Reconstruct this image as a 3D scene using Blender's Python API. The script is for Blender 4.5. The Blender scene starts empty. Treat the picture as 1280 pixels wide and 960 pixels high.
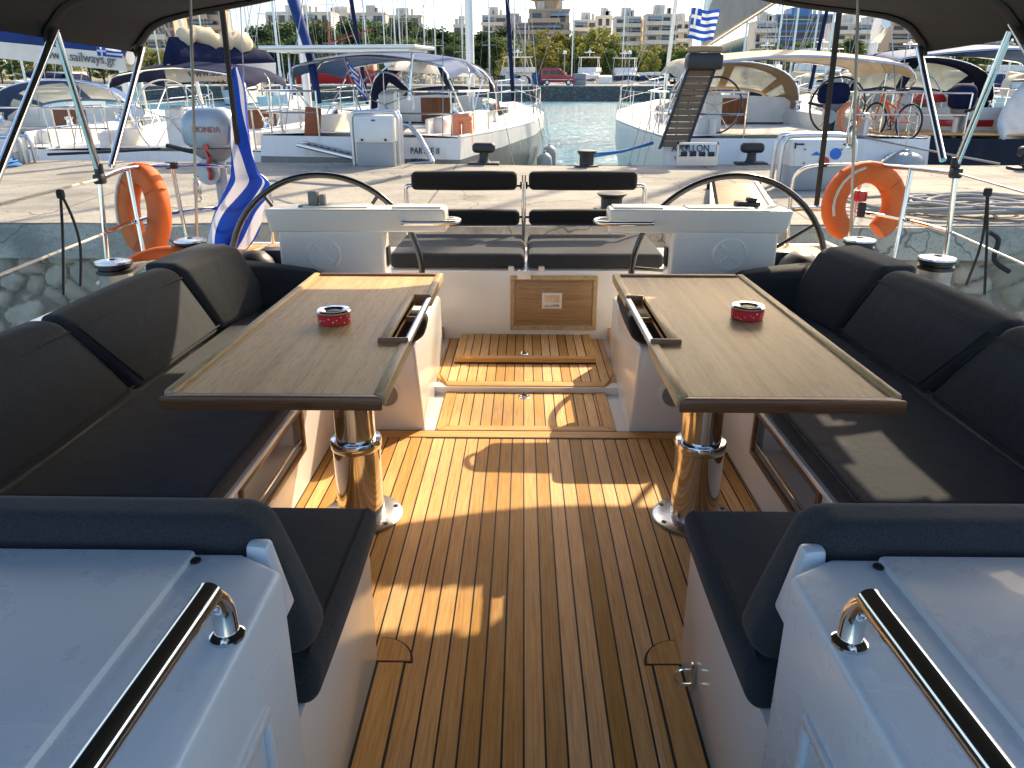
import bpy, bmesh, math, random
from mathutils import Vector, Matrix, noise as mnoise
random.seed(7)
R = math.radians
PI = math.pi
scene = bpy.context.scene
COL = scene.collection

# ------------------------------------------------------------------ camera maths (eye at (0,0,1.35))
FPX, EYE = 925.0, 1.35
def _basis(hy, vx=655.0):
    th = math.atan((480 - hy) / FPX); ps = math.atan((vx - 640) / FPX * math.cos(th))
    f = Vector((-math.sin(ps) * math.cos(th), math.cos(ps) * math.cos(th), -math.sin(th)))
    r = Vector((math.cos(ps), math.sin(ps), 0)); return f, r, r.cross(f)
def _mk(hy):
    f, r, u = _basis(hy)
    def P(px, py, z=None, y=None, x=None):
        d = f + r * ((px - 640) / FPX) + u * ((480 - py) / FPX)
        t = (z - EYE) / d.z if z is not None else (y / d.y if y is not None else x / d.x)
        return Vector((d.x * t, d.y * t, EYE + d.z * t))
    return P
B = _mk(136.0)      # the yacht's own (slightly trimmed) frame
W = _mk(97.0)       # level world frame
WATER = -1.1
PIER = 0.25

# ------------------------------------------------------------------ materials
def newmat(name):
    m = bpy.data.materials.new(name); m.use_nodes = True
    nt = m.node_tree; nt.nodes.clear()
    out = nt.nodes.new('ShaderNodeOutputMaterial'); b = nt.nodes.new('ShaderNodeBsdfPrincipled')
    nt.links.new(b.outputs[0], out.inputs[0])
    return m, nt, b, out
def nd(nt, t, **k):
    n = nt.nodes.new(t)
    for a, v in k.items():
        if a.startswith('i_'):
            key = a[2:]; key = int(key) if key.isdigit() else key
            n.inputs[key].default_value = v
        else: setattr(n, a, v)
    return n
def lk(nt, a, b): nt.links.new(a, b)
def c4(c, k=1.0): return (c[0] * k, c[1] * k, c[2] * k, 1)
def mathn(nt, op, a, b=None, c=None):
    n = nd(nt, 'ShaderNodeMath', operation=op)
    for i, v in enumerate((a, b, c)):
        if v is None: continue
        if isinstance(v, (int, float)): n.inputs[i].default_value = v
        else: lk(nt, v, n.inputs[i])
    return n.outputs[0]
def mixc(nt, fac, a, b):
    n = nd(nt, 'ShaderNodeMix', data_type='RGBA')
    for key, v in ((0, fac), (6, a), (7, b)):
        if isinstance(v, (int, float)): n.inputs[key].default_value = v
        elif isinstance(v, tuple): n.inputs[key].default_value = v
        else: lk(nt, v, n.inputs[key])
    return n.outputs[2]
def coords(nt, kind='Object', scale=(1, 1, 1)):
    tc = nd(nt, 'ShaderNodeTexCoord'); mp = nd(nt, 'ShaderNodeMapping'); mp.inputs['Scale'].default_value = scale
    lk(nt, tc.outputs[kind], mp.inputs[0]); return mp.outputs[0]
def noise(nt, vec, scale, detail=4, rough=.55):
    n = nd(nt, 'ShaderNodeTexNoise'); n.inputs['Scale'].default_value = scale
    n.inputs['Detail'].default_value = detail; n.inputs['Roughness'].default_value = rough
    lk(nt, vec, n.inputs['Vector']); return n.outputs['Fac']
def ramp(nt, fac, stops):
    n = nd(nt, 'ShaderNodeValToRGB'); e = n.color_ramp.elements
    e[0].position, e[0].color = stops[0][0], stops[0][1]
    e[1].position, e[1].color = stops[-1][0], stops[-1][1]
    for p, c in stops[1:-1]:
        x = e.new(p); x.color = c
    lk(nt, fac, n.inputs[0]); return n.outputs[0]
def g4(v): return (v, v, v, 1)
def bump(nt, b, h, strength, dist=.01):
    n = nd(nt, 'ShaderNodeBump'); n.inputs['Strength'].default_value = strength; n.inputs['Distance'].default_value = dist
    lk(nt, h, n.inputs['Height']); lk(nt, n.outputs[0], b.inputs['Normal'])
def mat(name, col, rough=.5, metal=0., var=.12, vs=6., bmp=0., bs=60., coat=0., stretch=(1, 1, 1), rvar=.06, spec=.5, transl=0., dirt=None):
    m, nt, b, out = newmat(name)
    v = coords(nt, 'Object', stretch)
    f = noise(nt, v, vs)
    c = ramp(nt, f, [(.25, c4(col, 1 - var)), (.75, c4(col, 1 + var))])
    if dirt:
        f2 = noise(nt, v, vs * .37, 6, .65)
        k = ramp(nt, f2, [(.48, g4(0)), (.7, g4(1))])
        c = mixc(nt, k, c, c4(dirt))
    lk(nt, c, b.inputs['Base Color'])
    rr = mathn(nt, 'MULTIPLY_ADD', f, rvar * 2, rough - rvar); lk(nt, rr, b.inputs['Roughness'])
    b.inputs['Metallic'].default_value = metal
    b.inputs['Coat Weight'].default_value = coat
    b.inputs['Specular IOR Level'].default_value = spec
    if bmp:
        bump(nt, b, noise(nt, v, bs, 3), bmp, .004)
    if transl:
        t = nd(nt, 'ShaderNodeBsdfTranslucent'); lk(nt, c, t.inputs[0])
        mx = nd(nt, 'ShaderNodeMixShader'); mx.inputs[0].default_value = transl
        lk(nt, b.outputs[0], mx.inputs[1]); lk(nt, t.outputs[0], mx.inputs[2]); lk(nt, mx.outputs[0], out.inputs[0])
    return m
def mat_teak(name, lines=True, axis=0, pitch=.0495, off=-.012, tint=(1, 1, 1)):
    m, nt, b, out = newmat(name)
    v = coords(nt)
    sp = nd(nt, 'ShaderNodeSeparateXYZ'); lk(nt, v, sp.inputs[0])
    x = sp.outputs[axis]
    q = mathn(nt, 'DIVIDE', mathn(nt, 'SUBTRACT', x, off), pitch)
    idx = mathn(nt, 'FLOOR', q); fr = mathn(nt, 'FRACT', q)
    wn = nd(nt, 'ShaderNodeTexWhiteNoise', noise_dimensions='1D'); lk(nt, idx, wn.inputs['W'])
    st = (55, 2.2, 55) if axis == 0 else (2.2, 55, 55)
    gv = coords(nt, 'Object', st)
    if lines:
        ad = nd(nt, 'ShaderNodeVectorMath', operation='ADD'); lk(nt, gv, ad.inputs[0])
        cb = nd(nt, 'ShaderNodeCombineXYZ'); lk(nt, mathn(nt, 'MULTIPLY', wn.outputs[0], 37.), cb.inputs[1]); lk(nt, mathn(nt, 'MULTIPLY', wn.outputs[0], 11.), cb.inputs[2])
        lk(nt, cb.outputs[0], ad.inputs[1]); gv = ad.outputs[0]
    g = noise(nt, gv, 3.0, 6, .62)
    base = ramp(nt, g, [(.25, c4((.44, .205, .062))), (.5, c4((.66, .365, .120))), (.78, c4((.80, .52, .20)))])
    blot = noise(nt, v, 3.2, 5)
    base = mixc(nt, mathn(nt, 'MULTIPLY', blot, .28), base, c4((.50, .25, .08)))
    if lines:
        hv = nd(nt, 'ShaderNodeHueSaturation'); lk(nt, base, hv.inputs['Color'])
        lk(nt, mathn(nt, 'MULTIPLY_ADD', wn.outputs[0], .56, .72), hv.inputs['Value'])
        lk(nt, mathn(nt, 'MULTIPLY_ADD', wn.outputs[1] if False else wn.outputs[0], -.2, 1.08), hv.inputs['Saturation'])
        base = hv.outputs[0]
        worn = ramp(nt, noise(nt, coords(nt, 'Object', (1.6, .9, 1)), 2.3, 7, .68), [(.50, g4(0)), (.72, g4(.38))])
        base = mixc(nt, worn, base, c4((.50, .40, .27)))
        cl = mathn(nt, 'LESS_THAN', mathn(nt, 'ABSOLUTE', mathn(nt, 'SUBTRACT', fr, .5)), .448)   # 1 on wood
        base = mixc(nt, cl, c4((.006, .006, .007)), base)
        lk(nt, mathn(nt, 'MULTIPLY_ADD', g, .25, .42), b.inputs['Roughness'])
        hh = mathn(nt, 'MULTIPLY_ADD', g, .25, mathn(nt, 'MULTIPLY', cl, .6))
        bump(nt, b, hh, .35, .004)
    else:
        b.inputs['Roughness'].default_value = .45
        bump(nt, b, g, .15, .003)
    lk(nt, base, b.inputs['Base Color']); b.inputs['Specular IOR Level'].default_value = .22
    return m
def mat_wood(name, dark, mid, light, rough=.4, axis=1, bands=14., coat=0.):
    m, nt, b, out = newmat(name)
    s = [20., 20., 20.]; s[axis] = .55
    g = noise(nt, coords(nt, 'Object', tuple(s)), 2.0, 7, .7)
    s2 = [bands, bands, bands]; s2[axis] = .6
    g2 = noise(nt, coords(nt, 'Object', tuple(s2)), 1.0, 3, .5)
    f = mathn(nt, 'MULTIPLY_ADD', g, .65, mathn(nt, 'MULTIPLY', g2, .35))
    c = ramp(nt, f, [(.3, c4(dark)), (.5, c4(mid)), (.72, c4(light))])
    s3 = [220., 220., 220.]; s3[axis] = 14.
    pores = ramp(nt, noise(nt, coords(nt, 'Object', tuple(s3)), 1.0, 2, .5), [(.34, g4(.66)), (.48, g4(1))])
    mm = nd(nt, 'ShaderNodeMix', data_type='RGBA', blend_type='MULTIPLY'); mm.inputs[0].default_value = .8
    lk(nt, c, mm.inputs[6]); lk(nt, pores, mm.inputs[7])
    lk(nt, mm.outputs[2], b.inputs['Base Color']); b.inputs['Roughness'].default_value = rough
    b.inputs['Coat Weight'].default_value = coat; b.inputs['Specular IOR Level'].default_value = .3; bump(nt, b, g, .12, .002)
    return m
def mat_fabric(name, col, k=.45, scale=420.):
    m, nt, b, out = newmat(name)
    v = coords(nt)
    s = noise(nt, v, scale, 3, .7); l = noise(nt, v, 5., 4)
    c = ramp(nt, s, [(.34, c4(col, 1 - k)), (.66, c4(col, 1 + k))])
    c = mixc(nt, mathn(nt, 'MULTIPLY', l, .35), c, c4(col, .7))
    lk(nt, c, b.inputs['Base Color']); b.inputs['Roughness'].default_value = .92
    b.inputs['Sheen Weight'].default_value = .10; b.inputs['Sheen Roughness'].default_value = .5
    b.inputs['Specular IOR Level'].default_value = .2
    h = mathn(nt, 'MULTIPLY_ADD', s, .25, mathn(nt, 'MULTIPLY', noise(nt, v, 9., 3), 1.6))
    bump(nt, b, h, .35, .008)
    return m
def mat_scuffed(name, col):
    # gelcoat with faint scuffs, dried water spots and grime
    m, nt, b, out = newmat(name); v = coords(nt)
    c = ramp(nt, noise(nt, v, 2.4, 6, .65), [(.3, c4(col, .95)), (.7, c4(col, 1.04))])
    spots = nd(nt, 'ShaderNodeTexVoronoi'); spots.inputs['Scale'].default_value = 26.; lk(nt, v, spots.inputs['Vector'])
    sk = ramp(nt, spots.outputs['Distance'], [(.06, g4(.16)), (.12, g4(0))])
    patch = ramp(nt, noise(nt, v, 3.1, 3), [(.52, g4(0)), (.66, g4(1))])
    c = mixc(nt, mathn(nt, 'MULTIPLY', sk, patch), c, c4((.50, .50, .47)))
    for st, sc, w in (((14, .8, 4), 2.2, .5), ((1.1, 16, 4), 1.7, .42), ((5, 3.5, 4), 2.6, .3)):
        f = noise(nt, coords(nt, 'Object', st), sc, 2, .4)
        ln = ramp(nt, mathn(nt, 'ABSOLUTE', mathn(nt, 'SUBTRACT', f, .5)), [(.0, g4(w)), (.006, g4(0))])
        mk = ramp(nt, noise(nt, v, 1.9, 2), [(.50, g4(0)), (.60, g4(1))])
        c = mixc(nt, mathn(nt, 'MULTIPLY', ln, mk), c, c4((.78, .81, .83)))
    lk(nt, c, b.inputs['Base Color'])
    lk(nt, mathn(nt, 'MULTIPLY_ADD', noise(nt, v, 7., 6, .7), .30, .14), b.inputs['Roughness']); b.inputs['Coat Weight'].default_value = .15
    bump(nt, b, noise(nt, v, 1.2, 2), .05, .02)
    return m
def mat_clear(name, tint=(.9, .93, .95), op=.18, rough=.05):
    m, nt, b, out = newmat(name)
    b.inputs['Base Color'].default_value = c4(tint); b.inputs['Roughness'].default_value = rough
    t = nd(nt, 'ShaderNodeBsdfTransparent'); t.inputs[0].default_value = c4(tint)
    mx = nd(nt, 'ShaderNodeMixShader'); mx.inputs[0].default_value = op
    lk(nt, t.outputs[0], mx.inputs[1]); lk(nt, b.outputs[0], mx.inputs[2]); lk(nt, mx.outputs[0], out.inputs[0])
    return m
def mat_flag(name):
    # blue and white striped ensign with cross canton, from UVs
    m, nt, b, out = newmat(name)
    tc = nd(nt, 'ShaderNodeTexCoord'); sp = nd(nt, 'ShaderNodeSeparateXYZ'); lk(nt, tc.outputs['UV'], sp.inputs[0])
    u, v = sp.outputs[0], sp.outputs[1]
    row = mathn(nt, 'FLOOR', mathn(nt, 'MULTIPLY', v, 9.))
    white = mathn(nt, 'MODULO', row, 2.)
    inc = mathn(nt, 'MULTIPLY', mathn(nt, 'LESS_THAN', u, .37), mathn(nt, 'GREATER_THAN', v, 4 / 9))
    cu = mathn(nt, 'LESS_THAN', mathn(nt, 'ABSOLUTE', mathn(nt, 'SUBTRACT', u, .185)), .037)
    cv = mathn(nt, 'LESS_THAN', mathn(nt, 'ABSOLUTE', mathn(nt, 'SUBTRACT', v, .722)), .0556)
    cross = mathn(nt, 'MAXIMUM', cu, cv)
    w = mathn(nt, 'ADD', mathn(nt, 'MULTIPLY', inc, cross), mathn(nt, 'MULTIPLY', mathn(nt, 'SUBTRACT', 1., inc), white))
    c = mixc(nt, w, c4((.012, .075, .42)), c4((.8, .8, .8)))
    lk(nt, c, b.inputs['Base Color']); b.inputs['Roughness'].default_value = .75
    t = nd(nt, 'ShaderNodeBsdfTranslucent'); lk(nt, c, t.inputs[0])
    mx = nd(nt, 'ShaderNodeMixShader'); mx.inputs[0].default_value = .35
    lk(nt, b.outputs[0], mx.inputs[1]); lk(nt, t.outputs[0], mx.inputs[2]); lk(nt, mx.outputs[0], out.inputs[0])
    return m
def mat_flag_folds(name):
    m, nt, b, out = newmat(name)
    tc = nd(nt, 'ShaderNodeTexCoord'); sp = nd(nt, 'ShaderNodeSeparateXYZ'); lk(nt, tc.outputs['UV'], sp.inputs[0])
    u, v = sp.outputs[0], sp.outputs[1]
    q = mathn(nt, 'MULTIPLY_ADD', u, 5.0, mathn(nt, 'MULTIPLY_ADD', mathn(nt, 'SINE', mathn(nt, 'MULTIPLY_ADD', v, 8.5, .6)), .55, mathn(nt, 'MULTIPLY', v, 1.6)))
    w = mathn(nt, 'LESS_THAN', mathn(nt, 'FRACT', mathn(nt, 'MULTIPLY', q, .5)), .40)
    c = mixc(nt, w, c4((.006, .05, .40)), c4((.66, .69, .78)))
    lk(nt, c, b.inputs['Base Color']); b.inputs['Roughness'].default_value = .7
    t = nd(nt, 'ShaderNodeBsdfTranslucent'); lk(nt, c, t.inputs[0]); mx = nd(nt, 'ShaderNodeMixShader'); mx.inputs[0].default_value = .28
    lk(nt, b.outputs[0], mx.inputs[1]); lk(nt, t.outputs[0], mx.inputs[2]); lk(nt, mx.outputs[0], out.inputs[0])
    return m
def mat_hull(name, low, stripe, top, z1, z2, rough=.22, wear=.35):
    # painted hull: boot-top colour below z1, stripe z1..z2, topside colour above
    m, nt, b, out = newmat(name)
    v = coords(nt); sp = nd(nt, 'ShaderNodeSeparateXYZ'); lk(nt, v, sp.inputs[0])
    a = mathn(nt, 'GREATER_THAN', sp.outputs[2], z1); d = mathn(nt, 'GREATER_THAN', sp.outputs[2], z2)
    c = mixc(nt, d, mixc(nt, a, c4(low), c4(stripe)), c4(top))
    streak = noise(nt, coords(nt, 'Object', (6, 6, .6)), 1.5, 5, .6)
    c = mixc(nt, ramp(nt, streak, [(.5, g4(0)), (.85, g4(wear))]), c, c4((.35, .31, .24)))
    lk(nt, c, b.inputs['Base Color']); b.inputs['Roughness'].default_value = rough
    if wear < .1: b.inputs['Specular IOR Level'].default_value = .15
    return m

MT = {}
def build_materials():
    M = MT
    M['gel'] = mat('gelcoat_white', (.80, .785, .75), .22, var=.025, vs=2.5, rvar=.05, coat=.3)
    M['gel_shaded'] = mat_scuffed('gelcoat_roof', (.60, .67, .72))  # white gelcoat with the bluish skylit shade put into its colour
    M['gel_far'] = mat('weathered_gelcoat', (.74, .73, .69), .35, var=.05, vs=2.5, dirt=(.60, .57, .50))
    M['teak'] = mat_teak('teak_planking')
    M['teak_plain'] = mat_teak('teak_board', lines=False)
    M['teak_board_x'] = mat_teak('teak_cross_board', lines=False, axis=1)
    M['caulk'] = mat('black_caulk', (.008, .008, .009), .6)
    M['table'] = mat_wood('table_veneer', (.48, .27, .10), (.73, .475, .215), (.84, .60, .31), .44)
    M['table_b'] = mat_wood('table_veneer_streaky', (.20, .12, .055), (.45, .305, .16), (.65, .49, .29), .42, bands=22.)
    M['varnish'] = mat_wood('varnished_edge', (.10, .042, .018), (.20, .088, .038), (.29, .14, .065), .38, axis=0, coat=.1)
    M['edge'] = mat_wood('table_lip', (.30, .19, .08), (.54, .38, .185), (.66, .50, .28), .4)
    M['oak'] = mat_wood('locker_veneer', (.24, .14, .06), (.38, .24, .12), (.46, .31, .17), .35, axis=0)
    M['cubby'] = mat_wood('cubby_veneer', (.10, .05, .02), (.20, .11, .05), (.34, .21, .10), .3)
    M['fabric'] = mat_fabric('charcoal_fabric', (.037, .042, .049))
    M['fabric_dark'] = mat_fabric('dark_piping', (.03, .03, .03))
    M['black_pad'] = mat_fabric('black_padding', (.018, .018, .019), .3)
    M['bag'] = mat('black_vinyl', (.016, .016, .018), .42, bmp=.2, bs=40.)
    M['chrome'] = mat('polished_steel', (.72, .71, .69), .09, 1., var=.03, rvar=.03)
    M['steel'] = mat('brushed_steel', (.55, .56, .58), .28, 1., var=.06, stretch=(1, 1, 12), rvar=.08)
    M['alu'] = mat('aluminium', (.62, .63, .64), .38, .9, var=.05)
    M['wire'] = mat('steel_wire', (.38, .37, .35), .4, .8)
    M['rim'] = mat('black_rim', (.012, .012, .013), .22, coat=.4)
    M['black'] = mat('black_plastic', (.014, .014, .015), .4)
    M['grey_pl'] = mat('grey_plastic', (.22, .23, .24), .45)
    M['winch'] = mat('winch_grey', (.30, .30, .29), .45, .3)
    M['winch_cap'] = mat('winch_cap_steel', (.60, .60, .60), .24, 1.)
    M['flag_folds'] = mat_flag_folds('folded_flag_cloth')
    M['orange'] = mat('orange_cover', (.78, .15, .022), .68, var=.14, vs=7., bmp=.45, bs=16., transl=.10, dirt=(.60, .17, .05))
    M['orange_pale'] = mat('faded_orange', (.80, .27, .13), .65, var=.08)
    M['reflect'] = mat('pale_tape', (.66, .62, .56), .4)
    M['canvas_black'] = mat('dark_canvas', (.030, .0275, .026), .85, var=.2, vs=3., bmp=.3, bs=12., transl=.10)
    M['canvas_navy'] = mat('navy_canvas', (.008, .015, .055), .85, var=.25, vs=4., bmp=.4, bs=9., transl=.12, spec=.15)
    M['canvas_blue'] = mat('blue_canvas', (.015, .045, .20), .8, var=.25, vs=4., bmp=.3, bs=9., transl=.2)
    M['canvas_sky'] = mat('pale_blue_canvas', (.055, .12, .27), .8, var=.15, vs=4., bmp=.3, bs=9., transl=.2)
    M['canvas_beige'] = mat('beige_canvas', (.60, .52, .40), .8, var=.15, vs=4., bmp=.3, bs=9., transl=.25)
    M['canvas_brown'] = mat('brown_canvas', (.33, .24, .14), .8, var=.15, vs=4., bmp=.3, bs=9., transl=.2)
    M['canvas_grey'] = mat('grey_canvas', (.30, .29, .265), .8, var=.15, vs=3., bmp=.5, bs=7., transl=.15)
    M['sail'] = mat('cream_sailcloth', (.70, .60, .42), .8, var=.12, bmp=.5, bs=8., transl=.2)
    M['white_cloth'] = mat('white_boom_cover', (.78, .75, .68), .7, var=.06, bmp=.2, bs=8.)
    M['clear'] = mat_clear('clear_vinyl', (.93, .95, .95), .14, .08)
    M['milky'] = mat_clear('milky_vinyl', (.80, .82, .80), .50, .2)
    M['glass'] = mat('dark_glass', (.02, .028, .036), .06, var=.2)
    M['flag'] = mat_flag('striped_flag_cloth')
    M['blue_cloth'] = mat('flag_blue', (.010, .065, .42), .7, transl=.35)
    M['white_flag'] = mat('flag_white', (.78, .79, .82), .7, transl=.35)
    M['blue'] = mat('bright_blue', (.02, .14, .52), .5)
    M['rope_blue'] = mat('blue_rope', (.03, .16, .42), .8)
    M['rope_dark'] = mat('dark_rope', (.020, .020, .022), .8)
    M['rope_grey'] = mat('grey_rope', (.30, .29, .27), .8, bmp=.5, bs=80.)
    M['rope_white'] = mat('white_rope', (.60, .56, .49), .8, bmp=.5, bs=90.)
    M['red'] = mat('red_paint', (.42, .018, .022), .3, coat=.3)
    M['red_tin'] = mat('red_ashtray_tin', (.55, .012, .018), .3, coat=.4)
    M['white'] = mat('white_paint', (.80, .80, .78), .4, var=.04)
    M['text_blue'] = mat('blue_lettering', (.02, .03, .12), .5)
    M['text_grey'] = mat('grey_lettering', (.12, .12, .14), .5)
    M['fender'] = mat('fender_vinyl', (.50, .50, .47), .45, var=.08, vs=5., dirt=(.32, .31, .28))
    M['iron'] = mat('cast_iron', (.030, .032, .035), .5, .3, bmp=.3, bs=50.)
    M['ped'] = mat('pedestal_grey', (.33, .36, .37), .45, var=.06)
    M['ped_white'] = mat('pedestal_white', (.66, .67, .64), .4, var=.05)
    M['engine'] = mat('engine_silver', (.36, .41, .46), .35, .2, coat=.2)
    M['faded_red'] = mat('faded_red_lettering', (.40, .16, .16), .6)
    M['rust'] = mat('rusty_orange', (.30, .075, .02), .6)
    M['wood_old'] = mat_wood('old_slats', (.08, .05, .03), (.17, .11, .06), (.26, .18, .10), .55, axis=0)
    M['wood_mah'] = mat_wood('mahogany', (.12, .035, .012), (.24, .075, .025), (.34, .13, .05), .3, axis=2)
    M['rubber'] = mat('tyre_rubber', (.012, .012, .012), .8)

# ------------------------------------------------------------------ mesh builder
def smooth_pts(pts, k=6, closed=False):
    pts = [Vector(p) for p in pts]; n = len(pts); out = []
    rng = range(n if closed else n - 1)
    for i in rng:
        if closed: p0, p1, p2, p3 = pts[(i - 1) % n], pts[i], pts[(i + 1) % n], pts[(i + 2) % n]
        else: p0, p1, p2, p3 = pts[max(i - 1, 0)], pts[i], pts[i + 1], pts[min(i + 2, n - 1)]
        for j in range(k):
            t = j / k
            out.append(.5 * ((2 * p1) + (p2 - p0) * t + (2 * p0 - 5 * p1 + 4 * p2 - p3) * t * t + (3 * p1 - p0 - 3 * p2 + p3) * t ** 3))
    if not closed: out.append(pts[-1])
    return out
SPLIT = {'handle_cleat', 'frame_board', 'rail_clamp', 'pole', 'pushpit', 'winch', 'bolt', 'blue_socket', 'roller', 'hinge', 'latch', 'hatch_grip', 'screw', 'eye', 'lifeline', 'roof_tank', 'hardtop_post', 'strap', 'tread', 'side_window', 'edge_lip', 'crossbar', 'hinge_block', 'guard_hoop', 'margin_board', 'window', 'side_panel_frame', 'hood_window', 'kill_cord', 'pulpit', 'bow_rail', 'guard_rail'}
class MB:
    def __init__(s): s.bm = bmesh.new(); s.uv = None
    def add(s, bm2, Mx=None):
        if Mx is not None: bm2.transform(Mx)
        me = bpy.data.meshes.new('t'); bm2.to_mesh(me); s.bm.from_mesh(me); bpy.data.meshes.remove(me); bm2.free(); return s
    def _bev(s, bm, w, seg):
        if w > 0: bmesh.ops.bevel(bm, geom=bm.edges[:], offset=w, segments=seg, profile=.5, affect='EDGES', clamp_overlap=True)
    def box(s, c, d, rot=(0, 0, 0), bev=0., seg=2):
        bm = bmesh.new(); bmesh.ops.create_cube(bm, size=1); bmesh.ops.scale(bm, vec=d, verts=bm.verts); s._bev(bm, bev, seg)
        from mathutils import Euler
        return s.add(bm, Matrix.Translation(c) @ Euler(rot).to_matrix().to_4x4())
    def bx(s, x0, x1, y0, y1, z0, z1, bev=0., seg=2):
        return s.box(((x0 + x1) / 2, (y0 + y1) / 2, (z0 + z1) / 2), (abs(x1 - x0), abs(y1 - y0), abs(z1 - z0)), bev=bev, seg=seg)
    def hexa(s, p, bev=0., seg=2):
        bm = bmesh.new(); v = [bm.verts.new(q) for q in p]
        for f in ((3, 2, 1, 0), (4, 5, 6, 7), (0, 1, 5, 4), (1, 2, 6, 5), (2, 3, 7, 6), (3, 0, 4, 7)): bm.faces.new([v[i] for i in f])
        bmesh.ops.recalc_face_normals(bm, faces=bm.faces); s._bev(bm, bev, seg); return s.add(bm)
    def prism(s, poly, a, b, axis='z', bev=0., seg=2):
        def P(q, h): return {'z': (q[0], q[1], h), 'y': (q[0], h, q[1]), 'x': (h, q[0], q[1])}[axis]
        bm = bmesh.new(); n = len(poly)
        v0 = [bm.verts.new(P(q, a)) for q in poly]; v1 = [bm.verts.new(P(q, b)) for q in poly]
        bm.faces.new(v0); bm.faces.new(v1[::-1])
        for i in range(n): bm.faces.new((v0[i], v1[i], v1[(i + 1) % n], v0[(i + 1) % n]))
        bmesh.ops.recalc_face_normals(bm, faces=bm.faces); s._bev(bm, bev, seg); return s.add(bm)
    def tube(s, pts, r, n=8, closed=False, sm=0):
        if sm: pts = smooth_pts(pts, sm, closed)
        pts = [Vector(p) for p in pts]; m = len(pts)
        if not isinstance(r, (list, tuple)): r = [r] * m
        elif len(r) != m: r = [r[0] + (r[-1] - r[0]) * i / (m - 1) for i in range(m)]
        bm = bmesh.new(); rings = []; up = None
        for i, p in enumerate(pts):
            if closed: t = pts[(i + 1) % m] - pts[i - 1]
            else: t = pts[min(i + 1, m - 1)] - pts[max(i - 1, 0)]
            if t.length < 1e-9: t = Vector((0, 0, 1))
            t.normalize()
            if up is None: up = t.orthogonal().normalized()
            else:
                up = up - t * up.dot(t)
                up = up.normalized() if up.length > 1e-6 else t.orthogonal().normalized()
            w = t.cross(up)
            rings.append([bm.verts.new(p + (up * math.cos(2 * PI * k / n) + w * math.sin(2 * PI * k / n)) * r[i]) for k in range(n)])
        for i in range(m if closed else m - 1):
            a, b = rings[i], rings[(i + 1) % m]
            sh = 0
            if closed and i == m - 1:
                sh = min(range(n), key=lambda q: (a[0].co - b[q].co).length)
            for k in range(n): bm.faces.new((a[k], a[(k + 1) % n], b[(k + 1 + sh) % n], b[(k + sh) % n]))
        if not closed: bm.faces.new(rings[0][::-1]); bm.faces.new(rings[-1])
        bmesh.ops.recalc_face_normals(bm, faces=bm.faces)
        return s.add(bm)
    def cyl(s, a, b, r, n=16): return s.tube([a, b], r, n)
    def lathe(s, prof, c=(0, 0, 0), n=32, axis='z', rot=None):
        bm = bmesh.new(); rings = []
        for (r, h) in prof: rings.append([bm.verts.new((max(r, 1e-4) * math.cos(2 * PI * k / n), max(r, 1e-4) * math.sin(2 * PI * k / n), h)) for k in range(n)])
        for i in range(len(prof) - 1):
            for k in range(n): bm.faces.new((rings[i][k], rings[i][(k + 1) % n], rings[i + 1][(k + 1) % n], rings[i + 1][k]))
        bm.faces.new(rings[0][::-1]); bm.faces.new(rings[-1])
        bmesh.ops.recalc_face_normals(bm, faces=bm.faces)
        Mx = Matrix.Translation(c)
        if rot is not None: Mx = Mx @ rot
        elif axis == 'y': Mx = Mx @ Matrix.Rotation(-PI / 2, 4, 'X')
        elif axis == 'x': Mx = Mx @ Matrix.Rotation(PI / 2, 4, 'Y')
        return s.add(bm, Mx)
    def torus(s, c, R0, r, axis='z', n=48, k=10, rot=None):
        pts = [Vector((R0 * math.cos(2 * PI * i / n), R0 * math.sin(2 * PI * i / n), 0)) for i in range(n)]
        Mx = rot if rot is not None else {'z': Matrix.Identity(4), 'y': Matrix.Rotation(PI / 2, 4, 'X'), 'x': Matrix.Rotation(PI / 2, 4, 'Y')}[axis]
        return s.tube([Vector(c) + Mx @ p for p in pts], r, k, True)
    def loft(s, rings, caps=True, closed=True):
        bm = bmesh.new(); vs = [[bm.verts.new(p) for p in rg] for rg in rings]; n = len(rings[0])
        for i in range(len(vs) - 1):
            for k in range(n if closed else n - 1):
                bm.faces.new((vs[i][k], vs[i][(k + 1) % n], vs[i + 1][(k + 1) % n], vs[i + 1][k]))
        if caps and closed: bm.faces.new(vs[0][::-1]); bm.faces.new(vs[-1])
        bmesh.ops.remove_doubles(bm, verts=bm.verts, dist=1e-5)
        bmesh.ops.recalc_face_normals(bm, faces=bm.faces); return s.add(bm)
    def grid(s, f, nu, nv, thick=0., keep=None, uv=False):
        bm = bmesh.new(); ul = bm.loops.layers.uv.new('UVMap') if uv else None
        V = [[bm.verts.new(f(i / nu, j / nv)) for j in range(nv + 1)] for i in range(nu + 1)]
        for i in range(nu):
            for j in range(nv):
                if keep and not keep((i + .5) / nu, (j + .5) / nv): continue
                fc = bm.faces.new((V[i][j], V[i + 1][j], V[i + 1][j + 1], V[i][j + 1]))
                if uv:
                    for lp, (a, b) in zip(fc.loops, ((i, j), (i + 1, j), (i + 1, j + 1), (i, j + 1))): lp[ul].uv = (a / nu, b / nv)
        bmesh.ops.delete(bm, geom=[v for v in bm.verts if not v.link_faces], context='VERTS')
        bmesh.ops.recalc_face_normals(bm, faces=bm.faces)
        if thick: bmesh.ops.solidify(bm, geom=bm.faces[:], thickness=thick)
        return s.add(bm)
    def quad(s, *p):
        bm = bmesh.new(); bm.faces.new([bm.verts.new(q) for q in p]); return s.add(bm)
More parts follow.
